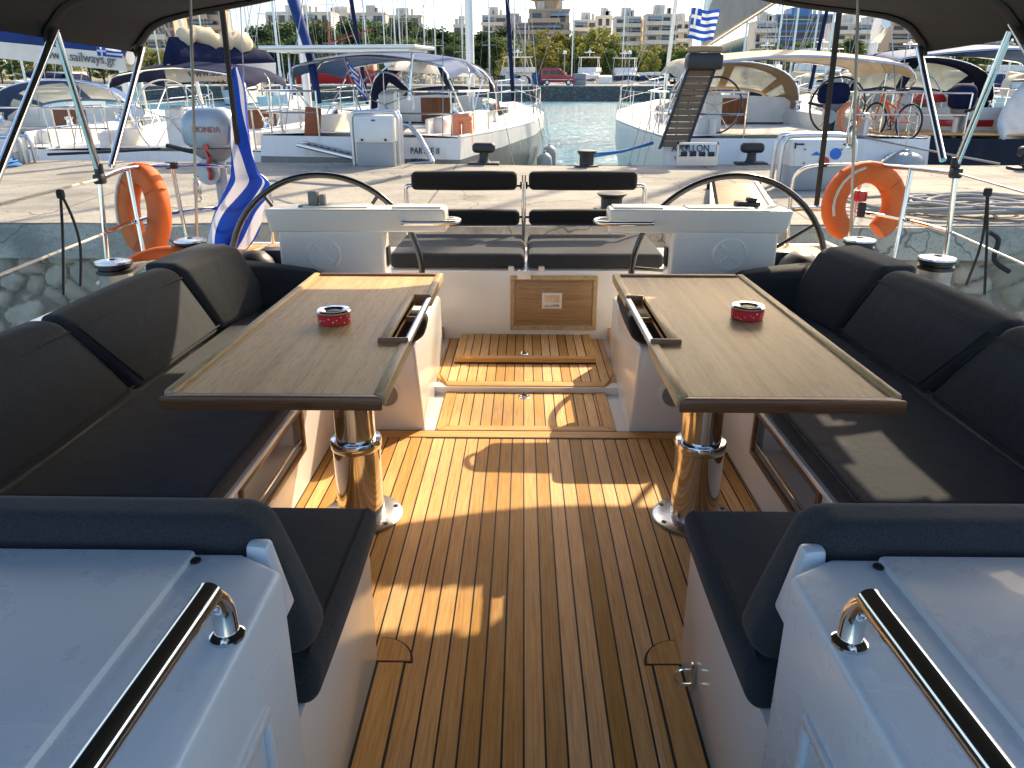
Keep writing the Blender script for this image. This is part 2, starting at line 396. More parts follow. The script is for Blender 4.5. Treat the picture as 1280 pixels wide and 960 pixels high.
    def rbox(s, p, r=.04, n=6, puff=.0):
        p = [Vector(q) for q in p]
        L = [((p[1] - p[0]).length + (p[2] - p[3]).length + (p[5] - p[4]).length + (p[6] - p[7]).length) / 8,
             ((p[3] - p[0]).length + (p[2] - p[1]).length + (p[7] - p[4]).length + (p[6] - p[5]).length) / 8,
             sum((p[i + 4] - p[i]).length for i in range(4)) / 8]
        r = min(r, min(L) * .98)
        def tri(q):
            a, b, c = [(q[i] / L[i] + 1) / 2 for i in range(3)]
            lo = (p[0] * (1 - a) + p[1] * a) * (1 - b) + (p[3] * (1 - a) + p[2] * a) * b
            hi = (p[4] * (1 - a) + p[5] * a) * (1 - b) + (p[7] * (1 - a) + p[6] * a) * b
            return lo * (1 - c) + hi * c
        def vals(h):
            e = [1 - math.tan(PI / 4 * (1 - i / 4)) for i in range(5)]
            a = [-h + r * x for x in e]; b = [-h + r + 2 * (h - r) * i / n for i in range(1, n)]
            return a + b + [-q for q in a[::-1]]
        bm = bmesh.new()
        for ax in range(3):
            o = [i for i in range(3) if i != ax]; U, Vv = vals(L[o[0]]), vals(L[o[1]])
            for sg in (-1, 1):
                g = []
                for uu in U:
                    row = []
                    for vv in Vv:
                        q = [0, 0, 0]; q[ax] = sg * L[ax]; q[o[0]] = uu; q[o[1]] = vv
                        inn = [max(-(L[i] - r), min(L[i] - r, q[i])) for i in range(3)]
                        d = Vector([q[i] - inn[i] for i in range(3)])
                        if d.length > 1e-9: d = d.normalized() * r
                        w = (1 - (uu / L[o[0]]) ** 2) * (1 - (vv / L[o[1]]) ** 2)
                        qq = [inn[i] + d[i] for i in range(3)]; qq[ax] += sg * puff * w
                        row.append(bm.verts.new(tri(qq)))
                    g.append(row)
                for i in range(len(U) - 1):
                    for j in range(len(Vv) - 1):
                        try: bm.faces.new((g[i][j], g[i + 1][j], g[i + 1][j + 1], g[i][j + 1]))
                        except ValueError: pass
        bmesh.ops.remove_doubles(bm, verts=bm.verts, dist=2e-4)
        bmesh.ops.recalc_face_normals(bm, faces=bm.faces)
        return s.add(bm)
    def text(s, body, size, Mx, depth=.002, align='CENTER', sx=1.):
        cu = bpy.data.curves.new('t', 'FONT'); cu.body = body; cu.size = size; cu.extrude = depth; cu.align_x = align; cu.align_y = 'CENTER'; cu.resolution_u = 3
        ob = bpy.data.objects.new('t', cu); COL.objects.link(ob); bpy.context.view_layer.update()
        me = bpy.data.meshes.new_from_object(ob.evaluated_get(bpy.context.evaluated_depsgraph_get()))
        bpy.data.objects.remove(ob); bpy.data.curves.remove(cu)
        bm = bmesh.new(); bm.from_mesh(me); bpy.data.meshes.remove(me)
        bmesh.ops.scale(bm, vec=(sx, 1, 1), verts=bm.verts); return s.add(bm, Mx)
    def islands(s, gap=0.):
        bm = s.bm; bm.verts.ensure_lookup_table(); seen = set(); out = []
        for v in bm.verts:
            if v in seen: continue
            st = [v]; seen.add(v); isl = []
            while st:
                q = st.pop(); isl.append(q)
                for e in q.link_edges:
                    w = e.other_vert(q)
                    if w not in seen: seen.add(w); st.append(w)
            out.append(isl)
        return out
    def build(s, name, material, parent=None, ang=38, flat=False):
        if name in SPLIT and parent is not None:
            isl = s.islands()
            if 1 < len(isl) <= 40:
                last = None
                for k in isl:
                    idx = {v: i for i, v in enumerate(k)}; m2 = MB(); vs = [m2.bm.verts.new(v.co) for v in k]; ks = set(k)
                    for f in {f for v in k for f in v.link_faces}: m2.bm.faces.new([vs[idx[v]] for v in f.verts])
                    last = m2._build(name, material, parent, ang, flat)
                s.bm.free(); return last
        return s._build(name, material, parent, ang, flat)
    def _build(s, name, material, parent=None, ang=38, flat=False):
        me = bpy.data.meshes.new(name); bm = s.bm
        off = Vector((0, 0, 0))
        if parent is not None:
            q = parent
            while q is not None: off += q.location; q = q.parent
        elif bm.verts:
            xs = [v.co for v in bm.verts]
            off = Vector(((min(v.x for v in xs) + max(v.x for v in xs)) / 2, (min(v.y for v in xs) + max(v.y for v in xs)) / 2, min(v.z for v in xs)))
            if s.uv == 'origin': off = Vector((0, 0, 0))
        bmesh.ops.translate(bm, vec=-off, verts=bm.verts)
        if not flat:
            for f in bm.faces: f.smooth = True
        bm.to_mesh(me); bm.free()
        if not flat: me.set_sharp_from_angle(angle=R(ang))
        me.materials.append(MT[material] if isinstance(material, str) else material)
        o = bpy.data.objects.new(name, me); COL.objects.link(o)
        if parent is not None: o.parent = parent
        else: o.location = off
        return o

OWN = []
def thing(name, label, cat, loc=(0, 0, 0), group=None, own=False, kind=None):
    o = bpy.data.objects.new(name, None); COL.objects.link(o); o.empty_display_size = .1
    o.location = loc; o['label'] = label; o['category'] = cat
    if group: o['group'] = group
    if kind: o['kind'] = kind
    if own: OWN.append(o)
    return o
def tag(o, label, cat, group=None, own=False, kind=None):
    o['label'] = label; o['category'] = cat
    if group: o['group'] = group
    if kind: o['kind'] = kind
    if own: OWN.append(o)
    return o
def struct(o, label, cat):
    o['label'] = label; o['category'] = cat; o['kind'] = 'structure'; return o
def copy_tree(o, parent=None):
    c = o.copy(); COL.objects.link(c)
    if parent is not None: c.parent = parent
    for ch in list(o.children): copy_tree(ch, c)
    return c
def V3(x, y, z): return Vector((x, y, z))
def lerp(a, b, t): return a + (b - a) * t
SKY_STRENGTH, SUN_STRENGTH, EXPOSURE = .12, 3.3, 1.4
CLOUD_LOW, CLOUD_FILL = (3.3, 3.6, 3.75, 1), (36., 26.5, 15.5, 1)
build_materials()
CX = .02
def X(s, a): return CX + s * a
SUN_AZ, SUN_EL = 30.5, 35.0
SUNV = Vector((math.sin(R(SUN_AZ)) * math.cos(R(SUN_EL)), math.cos(R(SUN_AZ)) * math.cos(R(SUN_EL)), math.sin(R(SUN_EL))))
TILT = math.atan(383 / FPX) - math.atan(344 / FPX)
TM = Matrix.Translation((0, 0, EYE)) @ Matrix.Rotation(-TILT, 4, 'X') @ Matrix.Translation((0, 0, -EYE))
SUNB = Matrix.Rotation(TILT, 3, 'X') @ SUNV
SIDE = {-1: 'left', 1: 'right'}

def own_yacht():
    t = thing('sailing_yacht', 'white sailing yacht seen from its companionway, with teak cockpit sole and white settees', 'sailing yacht', (CX, 0, 0), own=True)
    # --- teak sole
    m = MB(); m.prism([(X(-1, .43), .3), (X(1, .43), .3), (X(1, .43), 1.6), (X(1, .86), 1.6), (X(1, .86), 2.95), (X(-1, .86), 2.95), (X(-1, .86), 1.6), (X(-1, .43), 1.6)], -.06, 0)
    m.build('teak_sole', 'teak', t)
    m = MB()
    for s in (-1, 1):
        m.bx(X(s, .318), X(s, .399), .3, 1.545, .0005, .0025)
        m.prism([(X(s, .30), 1.545)] + [(X(s, .398 - .098 * math.cos(k * PI / 20)), 1.545 + .098 * math.sin(k * PI / 20)) for k in range(1, 11)] + [(X(s, .398), 1.545)], .0005, .0025)
        m.bx(X(s, .835), X(s, .85), 1.6, 2.95, .0005, .003)
    m.bx(X(-1, .44), X(1, .44), 2.944, 2.952, -.01, .003); m.bx(X(-1, .86), X(1, .86), 3.016, 3.024, -.02, .003)
    m.bx(X(-1, .41), X(1, .405), 3.024, 3.50, -.03, -.008)
    m.build('caulking', 'caulk', t)
    m = MB(); m.bx(X(-1, .86), X(1, .86), 3.024, 3.51, -.05, -.012); m.build('sole_moulding', 'gel', t)
    m = MB()
    for s in (-1, 1):
        m.bx(X(s, .324), X(s, .388), .3, 1.541, .001, .0055)
        m.bx(X(s, .301), X(s, .316), .3, 1.54, .0012, .0035)
        m.prism([(X(s, .308), 1.549)] + [(X(s, .396 - .088 * math.cos(k * PI / 20)), 1.549 + .088 * math.sin(k * PI / 20)) for k in range(1, 11)] + [(X(s, .396), 1.549)], .001, .0055)
    m.build('margin_board', 'teak_plain', t)
    m = MB(); m.bx(X(-1, .86), X(1, .86), 2.953, 3.016, -.03, .004); m.build('cross_board', 'teak_board_x', t)
    def hatch(name, x0, x1, y0, y1, z, bw, fan):
        m = MB(); m.bx(x0 + bw, x1 - bw, y0 + bw, y1 - (bw if fan else .0), z - .03, z)
        h = m.build(name, 'teak', t)
        m = MB()
        m.prism([(x0, y0), (x1, y0), (x1 - bw + .003, y0 + bw - .003), (x0 + bw - .003, y0 + bw - .003)], z - .03, z + .002, bev=.0015, seg=1)
        m.build('frame_board', 'teak_board_x', h)
        m = MB()
        for a, b2, q in ((x0, x0 + bw - .003, 1), (x1 - bw + .003, x1, -1)):
            xo, xi = (a, b2) if q > 0 else (b2, a)
            m.prism([(xo, y0 + .004), (xi, y0 + bw), (xi, y1), (xo, y1)], z - .03, z + .002, bev=.0015, seg=1)
        m.build('frame_board', 'teak_plain', h)
        cx, cy = (x0 + x1) / 2, y0 + (.42 if not fan else .2)
        return h
    h1 = hatch('floor_hatch', X(-1, .405), X(1, .40), 3.026, 3.50, .002, .055, False)
    m = MB(); m.torus((CX - .01, 3.44, .006), .022, .004, n=24, k=6); m.lathe([(.03, 0), (.03, .003), (.027, .0045)], (CX - .01, 3.44, .002), 24); m.build('ring_pull', 'chrome', h1)
    m = MB(); m.bx(X(-1, .5), X(1, .5), 3.505, 3.87, -.05, .028); m.bx(X(-1, .5), X(1, .5), 3.56, 4.36, -.05, .0275) ; m.build('step_platform', 'gel', t)
    m = MB(); m.bx(X(-1, .47), X(1, .47), 3.585, 4.34, .02, .032); m.build('step_planking', 'teak', t)
    m = MB(); m.prism([(X(-1, .40), 3.515), (X(1, .40), 3.515), (X(1, .44), 3.58), (X(-1, .44), 3.58)], .018, .034, bev=.004); 
    for s in (-1, 1): m.prism([(X(s, .40), 3.518), (X(s, .465), 3.63), (X(s, .465), 3.72), (X(s, .44), 3.585)], .019, .036, bev=.003)
    m.build('step_nosing', 'teak_board_x', t)
    m = MB(); m.bx(X(-1, .395), X(1, .385), 3.862, 4.34, .02, .04); m.build('hatch_caulk_bed', 'caulk', t)  # black caulk bed, shows dark in the joints round the hatch
    h2 = hatch('floor_hatch', X(-1, .395), X(1, .385), 3.865, 4.335, .062, .05, False)
    m = MB(); m.torus((CX - .01, 3.95, .067), .022, .004, n=24, k=6); m.lathe([(.03, 0), (.03, .003), (.027, .0045)], (CX - .01, 3.95, .063), 24); m.build('ring_pull', 'chrome', h2)
    # --- transom locker
    m = MB(); m.bx(X(-1, 1.28), X(1, 1.28), 4.352, 5.14, -.6, .452, bev=.012); lock = m.build('transom_locker', 'gel', t)
    m = MB(); 
    for (a, b, c, d) in ((-.075, .445, .395, .42), (-.075, .445, .088, .112), (-.075, -.05, .112, .395), (.42, .445, .112, .395)): m.bx(a, b, 4.335, 4.3515, c, d, bev=.003, seg=1)
    m.build('hatch_trim', 'edge', lock)
    m = MB(); m.bx(-.046, .416, 4.343, 4.3505, .116, .391, bev=.004); m.build('locker_door', 'oak', lock)
    m = MB(); m.bx(.115, .235, 4.337, 4.343, .222, .318, bev=.004); m.build('latch_plate', 'gel', lock)
    m = MB(); m.bx(.13, .22, 4.3345, 4.3375, .262, .305); m.bx(.13, .22, 4.330, 4.3375, .236, .252, bev=.002); m.build('latch', 'steel', lock)
    m = MB()
    for xx in (-.09, .09): m.bx(X(1, xx) - .018, X(1, xx) + .018, 4.335, 4.40, .445, .475, bev=.006)
    m.bx(CX - .055, CX + .03, 4.325, 4.36, .40, .455, bev=.008); m.build('hinge_block', 'gel', lock)
    # --- per side mouldings
    for s in (-1, 1):
        m = MB(); A = .838
        y0, y1, z0, z1 = 1.90, 2.485, .172, .312
        m.bx(X(s, 1.7), X(s, A), 1.575, y0, -.05, .372); m.bx(X(s, 1.7), X(s, A), y1, 3.02, -.05, .372)
        m.bx(X(s, 1.7), X(s, A), y0, y1, -.05, z0); m.bx(X(s, 1.7), X(s, A), y0, y1, z1, .372)
        m.bx(X(s, 1.7), X(s, 1.12), y0, y1, z0, z1)
        base = m.build('settee_base', 'gel', t)
        m = MB(); fx = (X(s, A - .012), X(s, A + .03)); w = .022
        m.bx(*fx, y0 - w, y1 + w, z1, z1 + w, bev=.003); m.bx(*fx, y0 - w, y1 + w, z0 - w, z0, bev=.003)
        m.bx(*fx, y0 - w, y0, z0, z1, bev=.003); m.bx(*fx, y1, y1 + w, z0, z1, bev=.003)
        f = m.build('cubby_frame', 'cubby', base)
        m = MB(); m.bx(X(s, A + .10), X(s, A + .11), y0 + .002, y1 - .002, z0 + .002, z1 - .002); m.build('cubby_back', 'cubby', base)
        m = MB(); m.tube([(X(s, A + .0), y0 + .01, z0 + .03), (X(s, A + .0), y1 - .01, z0 + .03)], .005, 8); m.build('cubby_rail', 'chrome', base)
        m = MB(); m.bx(X(s, .836), X(s, .805), 1.58, 2.98, .352, .373, bev=.006); m.bx(X(s, 1.7), X(s, .396), .962, 1.572, -.05, .37, bev=.008)
        m.build('settee_plinth', 'gel', t)
        # table end locker with round speaker
        m = MB(); m.hexa([(X(s, .452), 3.026, -.03), (X(s, .95), 3.026, -.03), (X(s, .95), 4.0, -.03), (X(s, .47), 4.0, -.03),
                          (X(s, .485), 3.05, .385), (X(s, .95), 3.05, .385), (X(s, .95), 4.0, .385), (X(s, .475), 4.0, .385)], bev=.018, seg=3)
        bl = m.build('cockpit_locker', 'gel', t)
        p = B(483 if s < 0 else 843, 494, y=3.03)
        m = MB(); m.lathe([(.07, 0), (.07, .006), (.062, .012), (.05, .012)], (p.x, 3.043, p.z), 40, rot=Matrix.Rotation(PI / 2, 4, 'X')); sp = m.build('speaker', 'white', bl)
        m = MB(); m.lathe([(.052, 0), (.05, .003)], (p.x, 3.029, p.z), 40, rot=Matrix.Rotation(PI / 2, 4, 'X')); m.build('speaker_grille', 'grey_pl', sp)
        # pedestal base, aft deck, coaming
        m = MB(); m.hexa([(X(s, .53), 3.66, -.03), (X(s, 1.62), 3.66, -.03), (X(s, 1.62), 4.0, -.03), (X(s, .50), 4.0, -.03),
                          (X(s, .66), 3.62, .52), (X(s, 1.62), 3.60, .52), (X(s, 1.62), 3.98, .50), (X(s, .66), 3.98, .52)], bev=.03, seg=3)
        m.build('helm_plinth', 'gel', t)
        m = MB(); m.bx(X(s, 1.30), X(s, 2.02), 3.985, 5.06, .0, .47, bev=.012); m.build('aft_deck', 'gel', t)
        m = MB(); m.bx(X(s, 1.32), X(s, 1.93), 4.0, 5.02, .47, .482); m.build('aft_deck_planking', 'teak', t)
        m = MB(); m.bx(X(s, 1.305), X(s, .5), 4.0, 4.352, -.04, .10); m.build('helm_floor', 'teak', t)
        sec = [(1.40, .38), (1.47, .56), (1.56, .615), (1.70, .62), (1.87, .60), (1.93, .56), (1.97, .35), (1.9, -.9), (1.6, -.9), (1.5, .2)]
        rings = []
        for y, k in ((.95, .99), (1.6, 1.0), (2.4, 1.005), (3.2, 1.0), (3.98, .985)):
            rings.append([(X(s, a * k), y, z) for a, z in sec])
        m = MB(); m.loft(rings); m.build('coaming', 'gel', t, ang=25)
        m = MB(); m.bx(X(s, 2.03), X(s, 1.98), 3.97, 5.06, -.9, .52, bev=.012); m.bx(X(s, 2.03), X(s, 1.2), 5.06, 5.10, -.9, .49, bev=.012); m.build('quarter', 'gel', t)
        # coachroof wing beside the companionway
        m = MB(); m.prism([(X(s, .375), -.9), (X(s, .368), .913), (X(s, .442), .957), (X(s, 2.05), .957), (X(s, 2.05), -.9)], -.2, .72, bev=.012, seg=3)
        c = m.build('coachroof', 'gel_shaded', t)
        m = MB(); m.prism([(X(s, .545), -.9), (X(s, .508), .950), (X(s, 2.05), .950), (X(s, 2.05), -.9)], .712, .731, bev=.009, seg=2); m.build('roof_panel', 'gel_shaded', c)
        m = MB(); m.hexa([(X(s, .385), .940, .60), (X(s, .45), .955, .60), (X(s, .45), 1.0, .60), (X(s, .385), 1.0, .60), (X(s, .405), .955, .729), (X(s, .440), .960, .729), (X(s, .440), .985, .729), (X(s, .405), .985, .729)], bev=.008); m.build('roof_corner', 'gel_shaded', c)
        m = MB(); hx, hz = .405, .79
        m.tube([(X(s, hx - .012), .765, .71), (X(s, hx - .006), .775, .755), (X(s, hx), .755, hz - .004), (X(s, hx), .72, hz), (X(s, hx + .012), .3, hz), (X(s, hx + .025), -.35, hz), (X(s, hx + .025), -.39, hz - .012), (X(s, hx + .025), -.4, .71)], .0155, 16, sm=6)
        m.lathe([(.022, 0), (.022, .004), (.0165, .007)], (X(s, hx - .012), .765, .7205), 20)
        m.build('handrail', 'chrome', c)
        m = MB(); m.lathe([(.008, 0), (.008, .003), (.004, .004)], (X(s, .503), .93, .7205), 12); m.build('deck_fitting', 'black', c)
        fx = X(s, .371)
        m = MB()
        for (ya, yb, za, zb, w, d) in ((-.5, .79, .0, .585, .018, .010), (-.5, .72, .05, .52, .012, .016)):
            m.bx(fx + s * .004, fx - s * d, ya, yb, zb - w, zb, bev=.004); m.bx(fx + s * .004, fx - s * d, yb - w, yb, za, zb - w, bev=.004)
        m.build('side_panel_frame', 'gel_shaded', c)
        m = MB(); m.bx(fx + s * .002, fx - s * .006, -.4, .60, .05, .385, bev=.002); m.build('side_panel_veneer', 'cubby', c)
        m = MB(); m.bx(fx + s * .002, fx - s * .011, -.4, .61, .385, .40, bev=.003); m.bx(fx + s * .002, fx - s * .011, .34, .352, .05, .385, bev=.003); m.build('side_panel_bar', 'steel', c)
    p = B(866, 846, x=X(1, .392))
    m = MB(); m.bx(p.x - .004, p.x + .004, p.y - .012, p.y + .012, p.z - .036, p.z + .036, bev=.004)
    m.tube([(p.x, p.y, p.z + .024), (p.x - .03, p.y, p.z + .022), (p.x - .042, p.y, p.z), (p.x - .03, p.y, p.z - .022), (p.x, p.y, p.z - .024)], .004, 8, sm=5); m.build('pad_eye', 'chrome', t)
own_yacht()

# ------------------------------------------------------------------ tables
def table(s):
    i0, o0, y0, y1, Z = .352, .893, 1.635, 3.05, .700
    t = thing('cockpit_table', {-1: 'honey brown teak cockpit table on the left with a sunlit far edge', 1: 'greyer streaky teak cockpit table on the right of the cockpit'}[s], 'table', (X(s, .585), 2.29, 0), 'cockpit tables on steel columns', True)
    n0, n1, nd_ = 2.10, 2.635, .066
    m = MB(); m.prism([(X(s, i0 + .03), y0 + .03), (X(s, o0 - .028), y0 + .03), (X(s, o0 - .028), y1 - .03), (X(s, i0 + .03), y1 - .03), (X(s, i0 + .03), n1), (X(s, i0 + nd_), n1), (X(s, i0 + nd_), n0), (X(s, i0 + .03), n0)], Z - .026, Z)
    top = m.build('tabletop', 'table' if s < 0 else 'table_b', t)
    zt = Z + .009
    m = MB(); m.prism([(X(s, i0), y0), (X(s, o0), y0), (X(s, o0 - .0295), y0 + .0295), (X(s, i0 + .0295), y0 + .0295)], Z - .031, zt - .004, bev=.006); m.build('edge_lip', 'varnish', t)
    m = MB(); m.bx(X(s, i0 + .03), X(s, o0 - .03), y1 - .0295, y1, Z - .03, zt, bev=.006); m.build('edge_lip', 'varnish', t)
    m = MB(); m.bx(X(s, o0 - .0275), X(s, o0), y0 + .03, y1, Z - .03, zt, bev=.007)
    m.bx(X(s, i0), X(s, i0 + .0295), y0 + .03, n0 - .002, Z - .03, zt - .002, bev=.007); m.bx(X(s, i0), X(s, i0 + .0295), n1 + .002, y1, Z - .03, zt, bev=.007)
    m.bx(X(s, i0 + nd_), X(s, i0 + nd_ + .028), n0, n1, Z - .02, zt + .003, bev=.005); m.build('edge_lip', 'edge', t)
    m = MB(); m.bx(X(s, i0 + .005), X(s, i0 + nd_ + .03), n0 - .016, n0, Z - .028, zt + .007, bev=.004); m.bx(X(s, i0 + .005), X(s, i0 + nd_), n1, n1 + .012, Z - .028, zt + .006, bev=.003)
    m.bx(X(s, i0 + .03), X(s, i0 + nd_), (n0 + n1) / 2 + .06, (n0 + n1) / 2 + .07, Z - .028, Z - .012); m.build('handle_cleat', 'varnish', t)
    m = MB(); m.tube([(X(s, i0 + .012), n0 - .004, Z - .004), (X(s, i0 + .012), n1 + .004, Z - .004)], .0115, 14); m.build('grab_bar', 'steel', t)
    ax, ay = X(s, .585), 2.29
    m = MB(); m.lathe([(.143, .001), (.143, .006), (.138, .010), (.085, .011), (.083, .013)], (ax, ay, 0), 48); fl = m.build('base_flange', 'steel', t)
    m = MB()
    for k in range(6): m.lathe([(.009, 0), (.009, .002), (.005, .003)], (ax + .122 * math.cos(k * PI / 3 + .4), ay + .122 * math.sin(k * PI / 3 + .4), .0098), 10)
    m.build('bolt', 'black', fl)
    m = MB(); m.lathe([(.081, .011), (.081, .27)], (ax, ay, 0), 48); m.build('lower_column', 'chrome', t)
    m = MB(); m.lathe([(.083, .268), (.086, .272), (.086, .298), (.082, .304), (.070, .305)], (ax, ay, 0), 48); m.build('column_collar', 'chrome', t)
    m = MB(); m.lathe([(.0675, .30), (.0675, .655), (.12, .66), (.12, .672)], (ax, ay, 0), 48); m.build('upper_column', 'chrome', t)
    # ashtray
    c = B(416, 407, z=Z) if s < 0 else B(937, 401, z=Z)
    c.y += .03
    a = thing('ashtray', {-1: 'red ashtray with white stars on the honey brown left table', 1: 'red speckled ashtray on the greyer right table'}[s], 'ashtray', (c.x, c.y, Z + .0005), 'red ashtrays on the tables', True)
    m = MB(); m.lathe([(.044, 0), (.052, .004), (.053, .034), (.049, .036)], (c.x, c.y, Z + .0005), 40); bd = m.build('bowl', 'red_tin', a)
    m = MB(); m.lathe([(.049, .036), (.054, .037), (.0545, .042), (.051, .046), (.038, .0445), (.030, .036), (.029, .034)], (c.x, c.y, Z + .0005), 40); m.build('rim', 'chrome', a)
    m = MB(); m.lathe([(.0285, .034), (.028, .0375), (.020, .041), (.0, .041)], (c.x, c.y, Z + .0005), 32); m.build('insert', 'black', a)
    m = MB()
    for k in range(26):
        an = k * 2 * PI / 26 + random.uniform(-.05, .05); z = Z + random.uniform(.009, .031); q = random.uniform(.0022, .0042); rr = .0528
        tx = Vector((-math.sin(an), math.cos(an), 0)); o = Vector((c.x + rr * math.cos(an), c.y + rr * math.sin(an), z)); up = Vector((0, 0, 1)); nrm = Vector((math.cos(an), math.sin(an), 0)) * .0006
        pts = [o + nrm + (tx * math.cos(j * PI / 5 + .3) + up * math.sin(j * PI / 5 + .3)) * (q if j % 2 == 0 else q * .42) for j in range(10)]
        bm = bmesh.new(); bm.faces.new([bm.verts.new(v) for v in pts]); m.add(bm)
    m.build('star_print', 'white', bd, flat=True)
for s in (-1, 1): table(s)

# ------------------------------------------------------------------ cushions
def cushion(name, label, pts, r=.045, puff=.010, pipe=None, group='charcoal cockpit cushions', matn='fabric', extra=None):
    m = MB(); m.rbox(pts, r, 7, puff)
    if extra:
        for e in extra: m.rbox(e, r, 6, puff)
    o = m.build(name, matn, ang=60); tag(o, label, 'cushion', group, True)
    if pipe:
        m = MB()
        for q in pipe: m.tube(q, .0035, 6, closed=False)
        m.build('piping', 'fabric_dark', o)
    return o
def hx(s, b, t, z0, z1):
    # b, t: four (a, y) corners of bottom and top
    return [(X(s, a), y, z0) for a, y in b] + [(X(s, a), y, z1) for a, y in t]
def cushions(s):
    side = SIDE[s]; light = {-1: 'half sunlit', 1: 'shaded'}[s]
    zs = .452
    cushion('seat_cushion', f'long charcoal seat cushion of the {side} settee, beside the table', hx(s, [(1.33, 1.585), (.805, 1.585), (.815, 3.6), (1.33, 3.6)], [(1.33, 1.585), (.795, 1.585), (.805, 3.6), (1.33, 3.6)], .373, zs), .028, .006,
            pipe=[[(X(s, .802), 1.61, zs - .008), (X(s, .812), 3.58, zs - .008)]])
    cushion('seat_cushion', f'short charcoal seat cushion in front, nearest the {side} table foot', hx(s, [(1.9, 1.0), (.372, 1.0), (.376, 1.575), (1.9, 1.575)], [(1.9, 1.0), (.372, 1.03), (.368, 1.572), (1.9, 1.572)], .371, zs), .026, .006,
            pipe=[[(X(s, .392), 1.05, zs + .001), (X(s, .388), 1.55, zs + .001)]])
    cushion('back_cushion', f'low charcoal backrest behind the {side} white coachroof corner', hx(s, [(1.95, 1.02), (.372, 1.02), (.372, 1.155), (1.95, 1.155)], [(1.95, .958), (.43, .958), (.425, 1.075), (1.95, 1.075)], zs + .002, .762), .045, .006,
            pipe=[[(X(s, 1.9), .972, .735), (X(s, .46), .972, .735), (X(s, .40), 1.03, .50)]])
    zt = .80 
    def back(y0, y1, t0, t1, label, h=zt, ab=1.30, at=1.365, th=.11):
        cushion('back_cushion', label, hx(s, [(ab + th, y0), (ab, y0), (ab, y1), (ab + th, y1)], [(at + th - .01, t0), (at, t0), (at, t1), (at + th - .01, t1)], zs + .004, h), .042, .014,
                pipe=[[(X(s, ab + .002), y0 + .03, zs + .04), (X(s, ab + .002), y1 - .03, zs + .04), (X(s, lerp(ab, at, .85) - .002), lerp(y1, t1, .86) - .022, h - .045), (X(s, lerp(ab, at, .85) - .002), lerp(y0, t0, .86) + .022, h - .045), (X(s, ab + .002), y0 + .03, zs + .04)]])
    back(1.50, 2.30, 1.28, 2.065, f'nearest large charcoal back cushion of the {side} settee, cut by the photo edge', .778)
    back(2.304, 3.03, 2.07, 2.83, f'middle large charcoal back cushion of the {side} settee', .775)
    # corner cushion, wrapping round towards the helm
    low = [(X(s, 1.40), 3.36, zs + .004), (X(s, .93), 3.42, zs + .004), (X(s, .93), 3.56, zs + .004), (X(s, 1.40), 3.60, zs + .004),
           (X(s, 1.42), 3.40, .66), (X(s, 1.0), 3.46, .615), (X(s, 1.0), 3.58, .615), (X(s, 1.42), 3.62, .66)]
    cushion('back_cushion', {-1: 'rounded charcoal corner cushion at the far end of the left settee', 1: 'rounded charcoal corner cushion at the far end of the right settee'}[s],
            hx(s, [(1.44, 3.05), (1.31, 3.05), (1.22, 3.50), (1.44, 3.60)], [(1.54, 2.86), (1.37, 2.86), (1.30, 3.33), (1.52, 3.42)], zs + .004, .775), .045, .010, extra=[low])
    # small dark pad on the locker behind the table handle
    cushion('locker_pad', {-1: 'small black pad on the left locker, under the left table handle', 1: 'black pad on the right locker showing under the table handle'}[s], hx(s, [(.46, 3.06), (.82, 3.06), (.82, 3.6 if s > 0 else 3.22), (.47, 3.6 if s > 0 else 3.22)], [(.43, 3.10), (.82, 3.10), (.82, 3.58 if s > 0 else 3.2), (.43, 3.58 if s > 0 else 3.2)], .389, .515), .045, .006, matn='black_pad')
    # helm seat cushion on the transom locker
    x0, x1 = (CX - .815, CX - .012) if s < 0 else (CX + .012, CX + .815)
    cushion('seat_cushion', f'flat charcoal cushion on the {side} half of the stern seat', [(x0, 4.375, .456), (x1, 4.375, .456), (x1, 5.04, .456), (x0, 5.04, .456), (x0, 4.375, .545), (x1, 4.375, .545), (x1, 5.04, .56), (x0, 5.04, .56)], .03, .006, group='stern seat cushions')
for s in (-1, 1): cushions(s)

